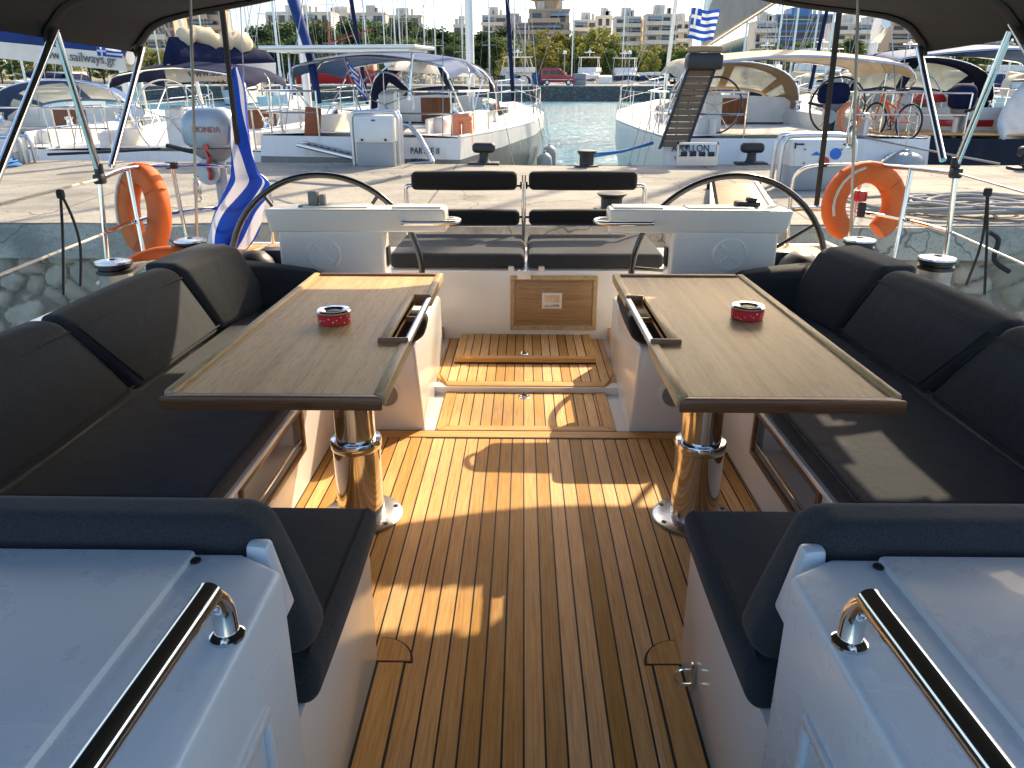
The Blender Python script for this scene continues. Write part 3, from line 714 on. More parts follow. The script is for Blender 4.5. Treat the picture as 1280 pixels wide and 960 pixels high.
# ------------------------------------------------------------------ helm stations
def helm(s):
    side = SIDE[s]
    t = thing('helm_station', {-1: 'white left helm console with big black wheel behind it and a round inspection hatch', 1: 'white right helm console with big black wheel, in front of the gangway'}[s], 'helm station', (X(s, 1.0), 3.8, .5), 'white helm consoles', True)
    m = MB(); m.hexa([(X(s, .71), 3.665, .50), (X(s, 1.235), 3.665, .50), (X(s, 1.235), 3.86, .50), (X(s, .71), 3.86, .50), (X(s, .71), 3.645, .80), (X(s, 1.225), 3.645, .80), (X(s, 1.225), 3.82, .80), (X(s, .71), 3.82, .80)], bev=.018, seg=3)
    col = m.build('column', 'gel', t)
    m = MB(); m.hexa([(X(s, .395), 3.652, .782), (X(s, 1.255), 3.632, .782), (X(s, 1.255), 3.83, .782), (X(s, .395), 3.80, .782), (X(s, .40), 3.64, .895), (X(s, 1.275), 3.615, .895), (X(s, 1.275), 3.84, .895), (X(s, .40), 3.81, .895)], bev=.012, seg=3)
    m.bx(X(s, .42), X(s, .66), 3.66, 3.79, .894, .905, bev=.004); m.bx(X(s, .78), X(s, 1.1), 3.67, 3.80, .894, .903, bev=.004)
    m.build('console_top', 'gel', t)
    p = B(405 if s < 0 else 913, 318, y=3.645)
    rm = Matrix.Rotation(PI / 2, 4, 'X')
    m = MB(); m.lathe([(.088, -.004), (.088, .004), (.08, .009), (.073, .009), (.071, .004), (.0, .004)], (p.x, 3.655, p.z), 48, rot=rm); ht = m.build('inspection_hatch', 'gel', col)
    m = MB()
    for k in range(4):
        an = PI / 4 + k * PI / 2
        m.box((p.x + .042 * math.cos(an), 3.649, p.z + .042 * math.sin(an)), (.05, .006, .012), rot=(0, -an, 0), bev=.002)
    m.build('hatch_grip', 'gel', ht)
    # chrome rail round the inner end
    m = MB(); z = .835
    m.tube([(X(s, .60), 3.648, z), (X(s, .60), 3.61, z), (X(s, .58), 3.595, z), (X(s, .40), 3.60, z), (X(s, .345), 3.63, z), (X(s, .335), 3.70, z), (X(s, .36), 3.74, z), (X(s, .40), 3.75, z)], .0115, 12, sm=5); m.build('grab_rail', 'chrome', t)
    # switch plate on inner side of column
    m = MB(); m.bx(X(s, .708), X(s, .700), 3.72, 3.80, .60, .70, bev=.004); m.build('switch_plate', 'black', col)
    # controls on top
    m = MB()
    if s < 0:
        q = B(392, 245, y=3.74); m.box((q.x, 3.74, .935), (.05, .05, .075), bev=.012); m.box((q.x + .045, 3.74, .93), (.028, .04, .05), bev=.008); m.bx(q.x - .07, q.x + .08, 3.70, 3.79, .895, .905, bev=.003)
        m.build('throttle', 'grey_pl', t)
    else:
        q = B(935, 252, y=3.74); m.box((q.x, 3.75, .912), (.12, .07, .03), bev=.012); m.box((q.x + .02, 3.75, .93), (.05, .05, .03), bev=.012); m.build('compass_cover', 'black', t)
    # wheel
    c = Vector((X(s, 1.10), 4.03, .497)); RR = .525
    m = MB(); m.torus(c, RR, .0165, 'y', 72, 12); wh = m.build('wheel', 'rim', t)
    off = 126 if s < 0 else 104
    for k in range(5):
        an = R(off + 72 * k)
        m = MB(); m.tube([c + Vector((.04 * math.cos(an), -.02, .04 * math.sin(an))), c + Vector((RR * math.cos(an), 0, RR * math.sin(an)))], [.012, .009], 10); m.build('spoke', 'rim', wh)
    m = MB(); m.lathe([(.05, 0), (.055, .02), (.04, .05), (.0, .05)], (c.x, c.y + .02, c.z), 24, rot=rm); m.tube([c, c + Vector((0, -.1, 0))], .02, 12); m.build('hub', 'steel', wh)
    # round black bag beside the console
    p = B(318 if s < 0 else 1000, 330, y=3.75)
    m = MB(); pr = [(.0, 0), (.105, 0), (.112, .02), (.11, .06), (.09, .11), (.055, .145), (0, .155)]
    m.lathe(pr, (p.x, 3.76, .518), 28); m.torus((p.x, 3.76, .545), .112, .004, n=36, k=6)
    o = m.build('ball_bag', 'bag', ang=70); tag(o, f'round black padded cover resting beside the {side} helm console', 'cover', 'round black covers by the helms', True)
    m = MB(); m.bx(X(s, 1.275), X(s, 1.40), 3.83, 3.95, .50, .66, bev=.01); m.build('control_box', 'black', t)
for s in (-1, 1): helm(s)

# ------------------------------------------------------------------ helm backrests (black bars on chrome posts)
def backrests():
    y = 5.07
    t = thing('helm_bench_rest', 'double leaning rest of four black padded bars on three chrome posts', 'backrest', (CX, y, .455), None, True)
    P = lambda u, v: B(u, v, y=y)
    xs = (P(508, 240).x, P(655, 240).x, P(806, 240).x); zt = P(655, 219).z; zr = P(655, 232).z; zl = P(655, 271).z
    m = MB(); m.tube([(xs[1], y, .44), (xs[1], y, zt)], .0145, 12); m.lathe([(.026, .0), (.026, .045)], (xs[1], y, zr - .02), 16); m.build('post', 'chrome', t)
    for k in (0, 2):
        sg = 1 if k == 0 else -1
        m = MB(); m.tube([(xs[k], y + .0, .46), (xs[k], y, zr - .06), (xs[k], y, zr - .02), (xs[k] + sg * .015, y, zr), (xs[k] + sg * .07, y, zr)], .0145, 12, sm=4); m.build('post', 'chrome', t)
    m = MB(); m.tube([(xs[0] + .05, y, zr), (xs[2] - .05, y, zr)], .010, 8); m.tube([(xs[0] + .12, y, zl), (xs[2] - .12, y, zl)], .010, 8); m.build('crossbar', 'chrome', t)
    for u0, u1, v0, v1 in ((515, 646, 214, 237), (662, 795, 214, 237), (520, 649, 262, 281), (662, 790, 262, 281)):
        a, b = P(u0, v0), P(u1, v1); m = MB()
        m.rbox([(a.x, y - .055, b.z), (b.x, y - .055, b.z), (b.x, y + .045, b.z), (a.x, y + .045, b.z), (a.x, y - .055, a.z), (b.x, y - .055, a.z), (b.x, y + .045, a.z), (a.x, y + .045, a.z)], .028, 8, .004); m.build('padded_bar', 'black_pad', t, ang=60)
backrests()

# ------------------------------------------------------------------ winches
def winch(u, v, y, label):
    p = B(u, v, y=y); zt = p.z
    t = thing('winch', label, 'winch', (p.x, y, zt - .17), 'grey deck winches with chrome tops', True)
    m = MB(); m.lathe([(0.0784, -.21), (0.0784, -.17), (0.0704, -.16), (0.0664, -.13), (0.0656, -.075), (0.0672, -.05), (0.0704, -.046)], (p.x, y, zt), 36); m.build('drum', 'winch', t)
    m = MB(); m.lathe([(0.0688, -.046), (0.0720, -.042), (0.0720, -.03), (0.0640, -.026), (0.0640, -.018), (0.0736, -.014), (0.0736, -.004), (0.0680, .002)], (p.x, y, zt), 36); m.build('line_jaw', 'black', t)
    m = MB(); m.lathe([(0.0740, -.003), (0.0720, .006), (0.0480, .011), (0.0240, .012), (0.0208, .004), (0.0000, .004)], (p.x, y, zt), 36)
    m.build('cap', 'winch_cap', t)
    m = MB(); m.lathe([(0.0920, -.25), (0.0880, -.195), (0.0800, -.19)], (p.x, y, zt), 32); m.build('base', 'gel', t)
winch(142, 328, 3.12, 'left side winch nearest the stone quay, low grey drum with white coaming beneath')
winch(238, 301, 3.55, 'left side winch with dark drum, standing beside the blue hanging flag')
winch(1075, 300, 3.60, 'right side winch with chrome top in front of the orange lifebuoy')
winch(1172, 323, 3.15, 'right side winch with pale grey drum on the sunlit white coaming')

# ------------------------------------------------------------------ pushpit rails, lifelines
def rail_side(s):
    side = SIDE[s]
    t = thing('stern_rail', {-1: 'polished steel stern rail carrying the left lifebuoy and the outboard motor', 1: 'polished steel stern rail carrying the right lifebuoy'}[s], 'rail', (X(s, 2.0), 4.4, .48), 'stern rails', True)
    if s < 0:
        top = [B(125, 224, y=3.72), B(160, 211, y=4.15), B(215, 207, y=4.6), B(275, 208, y=4.92), B(322, 218, y=5.02), B(338, 240, y=5.03)]
        st0, mid0 = B(134, 322, y=3.68), B(131, 292, y=3.70)
    else:
        top = [B(1195, 216, y=3.72), B(1140, 210, y=4.15), B(1080, 206, y=4.6), B(1022, 207, y=4.92), B(1000, 214, y=5.0), B(990, 235, y=5.03)]
        st0, mid0 = B(1182, 322, y=3.68), B(1190, 290, y=3.70)
    end = Vector((top[-1].x + s * .02, 5.03, .485))
    m = MB(); m.tube(top + [end], .0125, 10, sm=5); m.build('top_rail', 'chrome', t)
    m = MB(); m.tube([top[0] + Vector((0, 0, .02)), st0, st0 - Vector((0, 0, .05))], .0125, 10); m.build('stanchion', 'chrome', t)
    q = top[2]; m = MB(); m.tube([q, Vector((q.x - s * .02, q.y + .02, .48))], .0125, 10); m.build('stanchion', 'chrome', t)
    q1 = top[1]; m = MB(); m.tube([q1, Vector((q1.x - s * .04, q1.y - .06, .5))], .0125, 10); m.build('stanchion', 'chrome', t)
    md = [mid0] + [Vector((p.x, p.y, lerp(mid0.z, .72, i / 4))) for i, p in enumerate(top[1:5])]
    m = MB(); m.tube(md, .0105, 8, sm=4); m.build('middle_rail', 'chrome', t)
    m = MB(); m.box(top[0], (.05, .05, .05), bev=.012); m.box(top[2] + Vector((0, 0, .0)), (.07, .04, .04), bev=.01); m.build('rail_clamp', 'black', t)
    # lifelines forward along the deck edge
    for nm, a0, tgt in (('upper', top[0], (0, 256) if s < 0 else (1280, 240)), ('lower', mid0, (0, 344) if s < 0 else (1280, 330))):
        e = B(*tgt, x=X(s, 1.98)); d = (e - a0); e2 = a0 + d * 2.2
        m = MB(); m.tube([a0, e, e2], .0045 if s > 0 else .006, 7)
        o = m.build('lifeline', 'wire' if s > 0 else 'rope_white'); tag(o, f'{nm} lifeline wire running forward from the {side} stern rail', 'wire', 'lifelines', True)
    # dark lashing hanging from the upper lifeline
    if s < 0: pts = [[B(76, 243, x=-1.97), B(79, 300, x=-1.97), B(80, 369, x=-1.95)], [B(77, 243, x=-1.97), B(92, 275, x=-1.97), B(101, 310, x=-1.96), B(101, 358, x=-1.95)]]
    else: pts = [[B(1235, 240, x=2.0), B(1228, 300, x=2.0), B(1208, 356, x=1.98)], [B(1235, 242, x=2.0), B(1234, 300, x=2.0), B(1231, 368, x=1.97)]]
    m = MB()
    for p in pts: m.tube(p, .006, 7, sm=4)
    m.box(pts[0][0], (.03, .03, .04), bev=.01)
    o = m.build('lashing', 'rope_dark'); tag(o, f'black cord lashing hanging from the {side} lifeline', 'cord', 'black lashings', True)
for s in (-1, 1): rail_side(s)

# ------------------------------------------------------------------ horseshoe lifebuoys
def horseshoe(label, c, w, h, yaw, lean, gap=.36):
    t = thing('lifebuoy', label, 'lifebuoy', c, 'orange horseshoe lifebuoys', True)
    Mx = Matrix.Translation(c) @ Matrix.Rotation(yaw, 4, 'Z') @ Matrix.Rotation(lean, 4, 'X')
    path = []
    n = 22; cw, ch = w * .5 - .062, h * .5 - .06
    for i in range(n + 1):
        an = -PI / 2 + gap + (2 * PI - 2 * gap) * i / n
        # squarer lower legs
        x, z = cw * math.cos(an), ch * math.sin(an)
        path.append(Vector((x * (1.0 if z > 0 else 1 - .12 * (z / ch) ** 2), 0, z)))
    rings = []; m = MB()
    for i, p in enumerate(path):
        tg = (path[min(i + 1, n)] - path[max(i - 1, 0)]).normalized(); nn = Vector((tg.z, 0, -tg.x)); d = Vector((0, 1, 0))
        k = 1 if 0 < i < n else .88
        ring = []
        for j in range(14):
            a2 = 2 * PI * j / 14; ca, sa = math.cos(a2), math.sin(a2)
            e = lambda q: math.copysign(abs(q) ** .6, q)
            ring.append(Mx @ (p + nn * (e(ca) * .062 * k) + d * (e(sa) * .052 * k)))
        rings.append(ring)
    m.loft(rings); m.build('horseshoe', 'orange', t, ang=50)
    m = MB()
    for f in (.36, .64):
        i = int(f * n); p = path[i]; tg = (path[i + 1] - path[i - 1]).normalized(); nn = Vector((tg.z, 0, -tg.x))
        m.tube([Mx @ (p + nn * (.066 * math.cos(q)) + Vector((0, .057 * math.sin(q), 0))) for q in [2 * PI * k / 16 for k in range(16)]], .004, 6, True)
    m.build('strap', 'orange', t)
    m = MB(); 
    pts = [Mx @ (p + Vector((0, -.056, 0)) + p.normalized() * .03) for p in path[12:20]]
    m.tube(pts, .008, 6); m.build('reflective_tape', 'reflect', t)
    return Mx, t
horseshoe('orange horseshoe lifebuoy on the left stern rail, seen at an angle beside the outboard', tuple(B(180, 264, y=4.30)), .40, .535, R(-28), R(-6), .34)
horseshoe('orange horseshoe lifebuoy on the right stern rail, facing the cockpit', tuple(B(1080, 256, y=4.42)), .50, .49, R(8), R(-4), .62)
# small red light inside right buoy
p = B(1075, 250, y=4.5)
t = thing('rescue_light', 'red and black rescue light hanging inside the right orange lifebuoy', 'light', p, None, True)
m = MB(); m.lathe([(.0, -.03), (.035, -.025), (.04, .0), (.035, .035), (.0, .045)], p + Vector((0, 0, .02)), 18); m.build('float_cap', 'red', t)
m = MB(); m.lathe([(.0, -.10), (.022, -.095), (.025, -.03), (.02, -.012)], p + Vector((.02, 0, -.0)), 14); m.build('housing', 'black', t)
# orange bundle on the left coaming
p = B(194, 335, y=3.42)
m = MB(); m.tube([p + Vector((-.17, -.12, -.03)), p + Vector((-.10, .0, .02)), p + Vector((.0, .05, .05)), p + Vector((.10, .06, .045)), p + Vector((.15, .02, .0))], [.03, .05], 12, sm=4)
o = m.build('life_sling', 'orange', ang=60); tag(o, 'folded orange rescue sling lying on the left coaming between the two winches', 'rescue sling', None, True)
m = MB(); 
for k in range(4): m.tube([p + Vector((-.19 + .05 * k, -.17 + .01 * k, -.04)), p + Vector((-.12 + .06 * k, -.06, .015 + .01 * k)), p + Vector((-.02 + .06 * k, -.02, .03))], .008, 6, sm=4)
m.build('webbing', 'reflect', o)

# ------------------------------------------------------------------ bimini
ARCH0 = [(-2.14, 1.64), (-2.10, 1.71), (-1.93, 1.815), (-1.36, 1.905), (-1.0, 1.985), (-.6, 2.04), (0, 2.06), (.64, 2.04), (1.04, 1.985), (1.40, 1.905), (1.97, 1.815), (2.14, 1.71), (2.18, 1.64)]
KB = 1.0
ARCH = [(CX + (a - CX) * KB, EYE + (z - EYE) * KB) for a, z in ARCH0]
ARCHS = smooth_pts([(a, 0, z) for a, z in ARCH], 6)
BOWS = [4.42, 3.62, 2.55, 1.45, .35]
def canopy(u, v):
    y = lerp(BOWS[0], BOWS[-1], v); k = u * (len(ARCHS) - 1); i = min(int(k), len(ARCHS) - 2); p = ARCHS[i].lerp(ARCHS[i + 1], k - i)
    q = v * (len(BOWS) - 1); sag = math.sin((q % 1) * PI)
    e = abs(2 * u - 1)
    return Vector((p.x, y - .13 * (1 - v) ** 2 * (1 - min(1, abs(p.x - CX) / 2.1) ** 2) + (1 - v) ** 2 * .17 * max(0, 1 - ((p.x - 1.15) / .75) ** 2), p.z - .022 * sag * (1 - e ** 6) + .03 * v))
SEATLIT = [tuple(B(u, v, z=.45)) for u, v in ((1000, 508), (1057, 508), (1133, 571), (1190, 626), (1085, 626), (1046, 552))]
SOLELIT = [tuple(B(u, v, z=0)) for u, v in ((380, 735), (650, 735), (628, 770), (600, 791), (380, 791))]
def inside(x, y, poly):
    r = False
    for i in range(len(poly)):
        x0, y0 = poly[i][:2]; x1, y1 = poly[i - 1][:2]
        if (y0 > y) != (y1 > y) and x < (x1 - x0) * (y - y0) / (y1 - y0) + x0: r = not r
    return r
def proj(p):
    f, r, q = _basis(136.0); d = p - Vector((0, 0, EYE)); a = max(d.dot(f), .01)
    return 640 + FPX * d.dot(r) / a, 480 - FPX * d.dot(q) / a
def solid(u, v):
    p = canopy(u, v)
    a, b = proj(p)
    if -15 < a < 1295 and b > -6: return True     # the cloth that the photograph shows is unbroken
    q = p - SUNB * ((p.z - .45) / SUNB.z)
    g = p - SUNB * (p.z / SUNB.z)
    return not (inside(q.x, q.y, SEATLIT) or inside(g.x, g.y, SOLELIT))  # openings added out of view so sun reaches the seat and sole
t = thing('bimini', 'dark grey bimini canopy on bent steel bows over the cockpit', 'bimini', (CX, 3.0, .6), None, True)
m = MB(); m.grid(canopy, 200, 180, .004, solid); m.build('canopy', 'canvas_black', t, ang=60)
m = MB(); m.grid(lambda u, v: canopy(u, v) + Vector((0, 0, .008)), 100, 90, 0, lambda u, v: not solid(u, v)); m.build('added_sun_pane', 'clear', t)  # clear pane over the added sun openings
for y in BOWS[:4]:
    m = MB(); n_ = len(ARCHS) - 1
    def sleeve(u, v, y=y):
        k = u * n_; i = min(int(k), n_ - 1); p = ARCHS[i].lerp(ARCHS[i + 1], k - i); q = v * 2 * PI
        return Vector((p.x * .994 + .0, y - .02 + .035 * math.cos(q) + (.012 if y > 4 else 0) - .13 * ((y - BOWS[-1]) / (BOWS[0] - BOWS[-1])) ** 2 * (1 - min(1, abs(p.x - CX) / 2.1) ** 2) + ((y - BOWS[-1]) / (BOWS[0] - BOWS[-1])) ** 2 * .17 * max(0, 1 - ((p.x - 1.15) / .75) ** 2), p.z - .012 + .016 * math.sin(q) + (BOWS[0] - y) * .008))
    m.grid(sleeve, 80, 8, 0); m.build('bow_sleeve', 'canvas_black', t)
for s in (-1, 1):
    f = -1 if s < 0 else 1
    st = B(125, 218, y=3.74) if s < 0 else B(1194, 210, y=3.74)
    a1 = Vector((X(s, 2.115), BOWS[0], 1.66)); a2 = Vector((X(s, 2.115), BOWS[1], 1.67))
    m = MB(); m.tube([a1, st + Vector((0, .12, .03))], .0165, 12); m.build('leg', 'chrome', t)
    m = MB(); m.tube([a2, st], .0165, 12); m.build('leg', 'chrome', t)
    e = Vector((X(s, 1.92), 2.2, .60))
    if s < 0: m = MB(); m.tube([a2 + Vector((0, 0, .01)), e], .0165, 12); m.build('leg', 'chrome', t)
    else:
        m = MB(); m.tube([a2 + Vector((0, 0, .03)), Vector((X(s, 2.06), 2.9, 1.2)), Vector((X(s, 1.92), 2.3, .60))], .0165, 12); m.build('leg', 'chrome', t)
    m = MB(); m.tube([st + Vector((0, 0, .05)), st - Vector((0, 0, .03))], .022, 10); m.build('deck_socket', 'black', t)

# ------------------------------------------------------------------ backstays, flag, outboard
def stay(u0, v0, y0, u1, v1, y1, r, label, mt, nm='backstay'):
    a = B(u0, v0, y=y0); b = B(u1, v1, y=y1); d = b - a
    m = MB(); m.tube([a, a + d * 2.5], r, 8); o = m.build(nm, mt); tag(o, label, 'rigging', 'rigging of the yacht', True); return a, b
stay(303, 232, 4.95, 277, 5, 4.55, .017, 'black sheathed left backstay rising past the hanging flag', 'rope_dark')
stay(1021, 256, 4.95, 1051, 0, 4.55, .017, 'black sheathed right backstay rising past the right lifebuoy', 'rope_dark')
stay(247, 303, 4.3, 238, 0, 4.0, .0085, 'thin steel tackle wire standing left of the flag', 'wire')
stay(1064, 292, 4.3, 1073, 0, 4.0, .0085, 'thin steel tackle wire standing before the right lifebuoy', 'wire')
m = MB()
for (u, v) in ((247, 236), (1064, 168)):
    q = B(u, v, y=4.25)
    t = thing('turnbuckle', {247: 'dark rope clamp on the left tackle wire', 1064: 'steel shackle joint on the right tackle wire'}[u], 'rigging', q, 'rigging of the yacht', True)
    m = MB(); m.lathe([(.012, -.05), (.022, -.03), (.022, .03), (.012, .05)], q, 12); m.build('barrel', 'steel', t)
    m = MB(); m.torus(q + Vector((0, -.004, .055)), .016, .005, 'y', 18, 6); m.torus(q + Vector((0, -.004, -.055)), .016, .005, 'y', 18, 6); m.build('eye', 'chrome', t)
def hanging_flag():
    rows = [(84, 286, 293), (110, 284, 303), (140, 283, 309), (165, 281, 315), (190, 283, 322), (215, 283, 332), (228, 281, 344), (245, 277, 338), (262, 271, 331), (280, 266, 326), (300, 262, 316), (322, 260, 296)]
    rows3 = [(B(a, v, y=4.86), B(b, v, y=4.86)) for v, a, b in rows]
    L = [smooth_pts([r[0] for r in rows3], 5), smooth_pts([r[1] for r in rows3], 5)]
    n = len(L[0]) - 1
    def f(u, v):
        k = v * n; i = min(int(k), n - 1); a = L[0][i].lerp(L[0][i + 1], k - i); b = L[1][i].lerp(L[1][i + 1], k - i)
        p = a.lerp(b, u); w = (b - a).length
        p.y += .35 * w * math.sin(u * 9 + v * 3.0) * .45 + .03 * math.sin(v * 7 + u * 2)
        p.x += .02 * math.sin(u * 9 + v * 5)
        return p
    t = thing('flag', 'large blue and white striped flag hanging limp from the left backstay', 'flag', B(285, 322, y=4.86), None, True)
    m = MB(); m.grid(f, 70, 120, 0, uv=True); m.build('cloth', 'flag_folds', t, ang=80)
hanging_flag()
def outboard(c, label, cowl_mat, text, k=1.0, yaw=0., own=False, low='engine', brand_mat='red', group=None):
    t = thing('outboard_motor', label, 'outboard motor', c, group, own)
    Mx = Matrix.Translation(c) @ Matrix.Rotation(yaw, 4, 'Z') @ Matrix.Scale(k, 4)
    def T(pts): return [Mx @ Vector(p) for p in pts]
    m = MB(); rings = []
    for z, sx, sy, dx in ((-.11, .15, .085, 0), (-.08, .185, .105, 0), (-.0, .20, .115, 0), (.07, .19, .11, .005), (.12, .15, .09, .01), (.145, .09, .05, .015)):
        rings.append(T([(dx + sx * math.copysign(abs(math.cos(q)) ** .6, math.cos(q)), sy * math.copysign(abs(math.sin(q)) ** .6, math.sin(q)), z) for q in [2 * PI * i / 20 for i in range(20)]]))
    m.loft(rings); m.build('cowl', cowl_mat, t, ang=50)
    m = MB(); rings = []
    for z, sx, sy in ((-.20, .07, .05), (-.16, .13, .08), (-.115, .15, .09)):
        rings.append(T([(sx * math.cos(q), sy * math.sin(q), z) for q in [2 * PI * i / 16 for i in range(16)]]))
    m.loft(rings); m.build('lower_cowl', 'grey_pl', t, ang=50)
    m = MB(); m.loft([T([(.045 * math.cos(q) + .03, .03 * math.sin(q), z) for q in [2 * PI * i / 12 for i in range(12)]]) for z in (-.2, -.62)]); m.loft([T([(a * math.cos(q) + .03, .03 * math.sin(q), z) for q in [2 * PI * i / 12 for i in range(12)]]) for z, a in ((-.62, .06), (-.68, .09), (-.73, .05))])
    m.build('leg', low, t)
    m = MB(); m.bm.verts.ensure_lookup_table()
    m.lathe([(.0, -.012), (.085, -.012), (.085, .012), (.0, .012)], (0, 0, 0), 28, rot=Mx @ Matrix.Translation((-.03, -.05, -.27)) @ Matrix.Rotation(PI / 2, 4, 'X')); m.build('bracket', 'engine', t)
    m = MB(); m.loft([T([(.10 * math.cos(q), .0, -.76 + .0) if False else (.11 + .012 * math.sin(q), .075 * math.cos(q), -.68 + .035 * math.sin(q * 3)) for q in [2 * PI * i / 18 for i in range(18)]]), T([(.13 + .012 * math.sin(q), .075 * math.cos(q), -.68 + .035 * math.sin(q * 3)) for q in [2 * PI * i / 18 for i in range(18)]])]); m.build('propeller', 'black', t)
    m = MB(); m.tube(T([(-.14, -.02, -.14), (-.24, -.03, -.12), (-.33, -.03, -.1)]), .016 * k, 8); m.build('tiller', 'black', t)
    if text:
        m = MB(); m.text(text, .058 * k, Mx @ Matrix.Translation((.035, -.119, .005)) @ Matrix.Rotation(PI / 2, 4, 'X'), .002); m.build('lettering', brand_mat, t, flat=True)
    return t
p = B(264, 163, y=5.0)
t = outboard(tuple(p), 'silver grey outboard motor on the left stern rail, beside the hanging flag', 'engine', 'HONDA', .95, R(-10), True, brand_mat='faded_red')
m = MB(); q = p + Vector((-.02, -.07, -.17)); m.tube([q + Vector((0, 0, .05)), q + Vector((.015, -.01, 0)), q + Vector((-.005, 0, -.05)), q + Vector((.01, -.01, -.09)), q + Vector((0, 0, -.13))], .013, 7, sm=4); m.lathe([(0, -.01), (.02, -.01), (.02, .01), (0, .01)], p + Vector((0, -.12, -.10)), 12, axis='y'); m.build('kill_cord', 'red', t)
def mat_concrete(name, col, scale=1.0):
    m, nt, b, out = newmat(name)
    v = coords(nt)
    f = noise(nt, v, 1.1 * scale, 8, .68); g = noise(nt, v, 26 * scale, 5, .7); st = noise(nt, coords(nt, 'Object', (.5, 1.6, 1)), 1.3 * scale, 6, .65)
    c = ramp(nt, f, [(.3, c4(col, .58)), (.5, c4(col, .95)), (.72, c4(col, 1.2))])
    c = mixc(nt, ramp(nt, st, [(.46, g4(0)), (.66, g4(.8))]), c, c4((.20, .19, .175)))
    c = mixc(nt, ramp(nt, g, [(.33, g4(.65)), (.47, g4(0))]), c, c4((.17, .155, .14)))
    vo = nd(nt, 'ShaderNodeTexVoronoi', feature='DISTANCE_TO_EDGE'); vo.inputs['Scale'].default_value = .45 * scale
    ad = nd(nt, 'ShaderNodeVectorMath', operation='ADD'); lk(nt, v, ad.inputs[0]); nz = nd(nt, 'ShaderNodeTexNoise'); nz.inputs['Scale'].default_value = 3.; lk(nt, v, nz.inputs['Vector'])
    sc = nd(nt, 'ShaderNodeVectorMath', operation='SCALE'); sc.inputs['Scale'].default_value = .5; lk(nt, nz.outputs['Color'], sc.inputs[0]); lk(nt, sc.outputs[0], ad.inputs[1]); lk(nt, ad.outputs[0], vo.inputs['Vector'])
    crack = ramp(nt, vo.outputs['Distance'], [(.0, g4(.8)), (.008, g4(0))])
    c = mixc(nt, crack, c, c4((.07, .065, .06)))
    if scale == 1.0:
        sx = nd(nt, 'ShaderNodeSeparateXYZ'); lk(nt, v, sx.inputs[0])
        jt = mathn(nt, 'GREATER_THAN', mathn(nt, 'ABSOLUTE', mathn(nt, 'SUBTRACT', mathn(nt, 'FRACT', mathn(nt, 'DIVIDE', mathn(nt, 'ADD', sx.outputs[0], .9), 3.3)), .5)), .4965)
        c = mixc(nt, mathn(nt, 'MULTIPLY', jt, .75), c, c4((.07, .065, .06)))
        oil = ramp(nt, noise(nt, coords(nt, 'Object', (1, .8, 1)), .9, 3, .5), [(.63, g4(0)), (.70, g4(.6))])
        c = mixc(nt, oil, c, c4((.12, .11, .10)))
    lk(nt, c, b.inputs['Base Color']); b.inputs['Roughness'].default_value = .88
    bump(nt, b, mathn(nt, 'MULTIPLY_ADD', g, .8, f), .55, .02)
    return m
def mat_stone(name, scale, cols, mortar, thr=.06, bs_=.9):
    m, nt, b, out = newmat(name)
    v = coords(nt, 'Object', (1, 1, 1.35))
    nz = nd(nt, 'ShaderNodeTexNoise'); nz.inputs['Scale'].default_value = 2.4; lk(nt, v, nz.inputs['Vector'])
    sc = nd(nt, 'ShaderNodeVectorMath', operation='SCALE'); sc.inputs['Scale'].default_value = .2; lk(nt, nz.outputs['Color'], sc.inputs[0])
    ad = nd(nt, 'ShaderNodeVectorMath', operation='ADD'); lk(nt, v, ad.inputs[0]); lk(nt, sc.outputs[0], ad.inputs[1])
    e = nd(nt, 'ShaderNodeTexVoronoi', feature='DISTANCE_TO_EDGE'); e.inputs['Scale'].default_value = scale; lk(nt, ad.outputs[0], e.inputs['Vector'])
    f1 = nd(nt, 'ShaderNodeTexVoronoi'); f1.inputs['Scale'].default_value = scale; lk(nt, ad.outputs[0], f1.inputs['Vector'])
    sp = nd(nt, 'ShaderNodeSeparateXYZ'); lk(nt, f1.outputs['Color'], sp.inputs[0])
    c = ramp(nt, sp.outputs[0], [(0, c4(cols[0])), (.45, c4(cols[1])), (.8, c4(cols[2])), (1, c4(cols[3]))])
    g = noise(nt, v, 22, 6, .7)
    c = mixc(nt, mathn(nt, 'MULTIPLY', g, .6), c, c4(mortar, .8))
    k = ramp(nt, mathn(nt, 'MULTIPLY_ADD', g, -.06, e.outputs['Distance']), [(thr * .3, g4(0)), (thr, g4(1))])
    c = mixc(nt, k, c4(mortar), c)
    c = mixc(nt, ramp(nt, noise(nt, v, 1.7, 7, .7), [(.42, g4(0)), (.62, g4(.62))]), c, c4(mortar, .85))
    lk(nt, c, b.inputs['Base Color']); b.inputs['Roughness'].default_value = .9
    h = ramp(nt, e.outputs['Distance'], [(0, g4(0)), (.16, g4(1))])
    if bs_ < .5: h = mathn(nt, 'MULTIPLY', h, .25)
    bump(nt, b, mathn(nt, 'MULTIPLY_ADD', g, .35, h), bs_, .07 if bs_ > .5 else .035)
    return m
def mat_water():
    m, nt, b, out = newmat('harbour_water')
    v = coords(nt)
    n1 = noise(nt, coords(nt, 'Object', (.9, 1.5, 1)), 1.5, 5, .6); n2 = noise(nt, coords(nt, 'Object', (.25, .5, 1)), .35, 3)
    c = ramp(nt, n2, [(.3, c4((.035, .20, .29))), (.7, c4((.07, .32, .41)))])
    lk(nt, c, b.inputs['Base Color']); b.inputs['Roughness'].default_value = .10
    b.inputs['IOR'].default_value = 1.33
    bump(nt, b, mathn(nt, 'MULTIPLY_ADD', n1, 1.0, mathn(nt, 'MULTIPLY', n2, .6)), 1.0, .35)
    return m
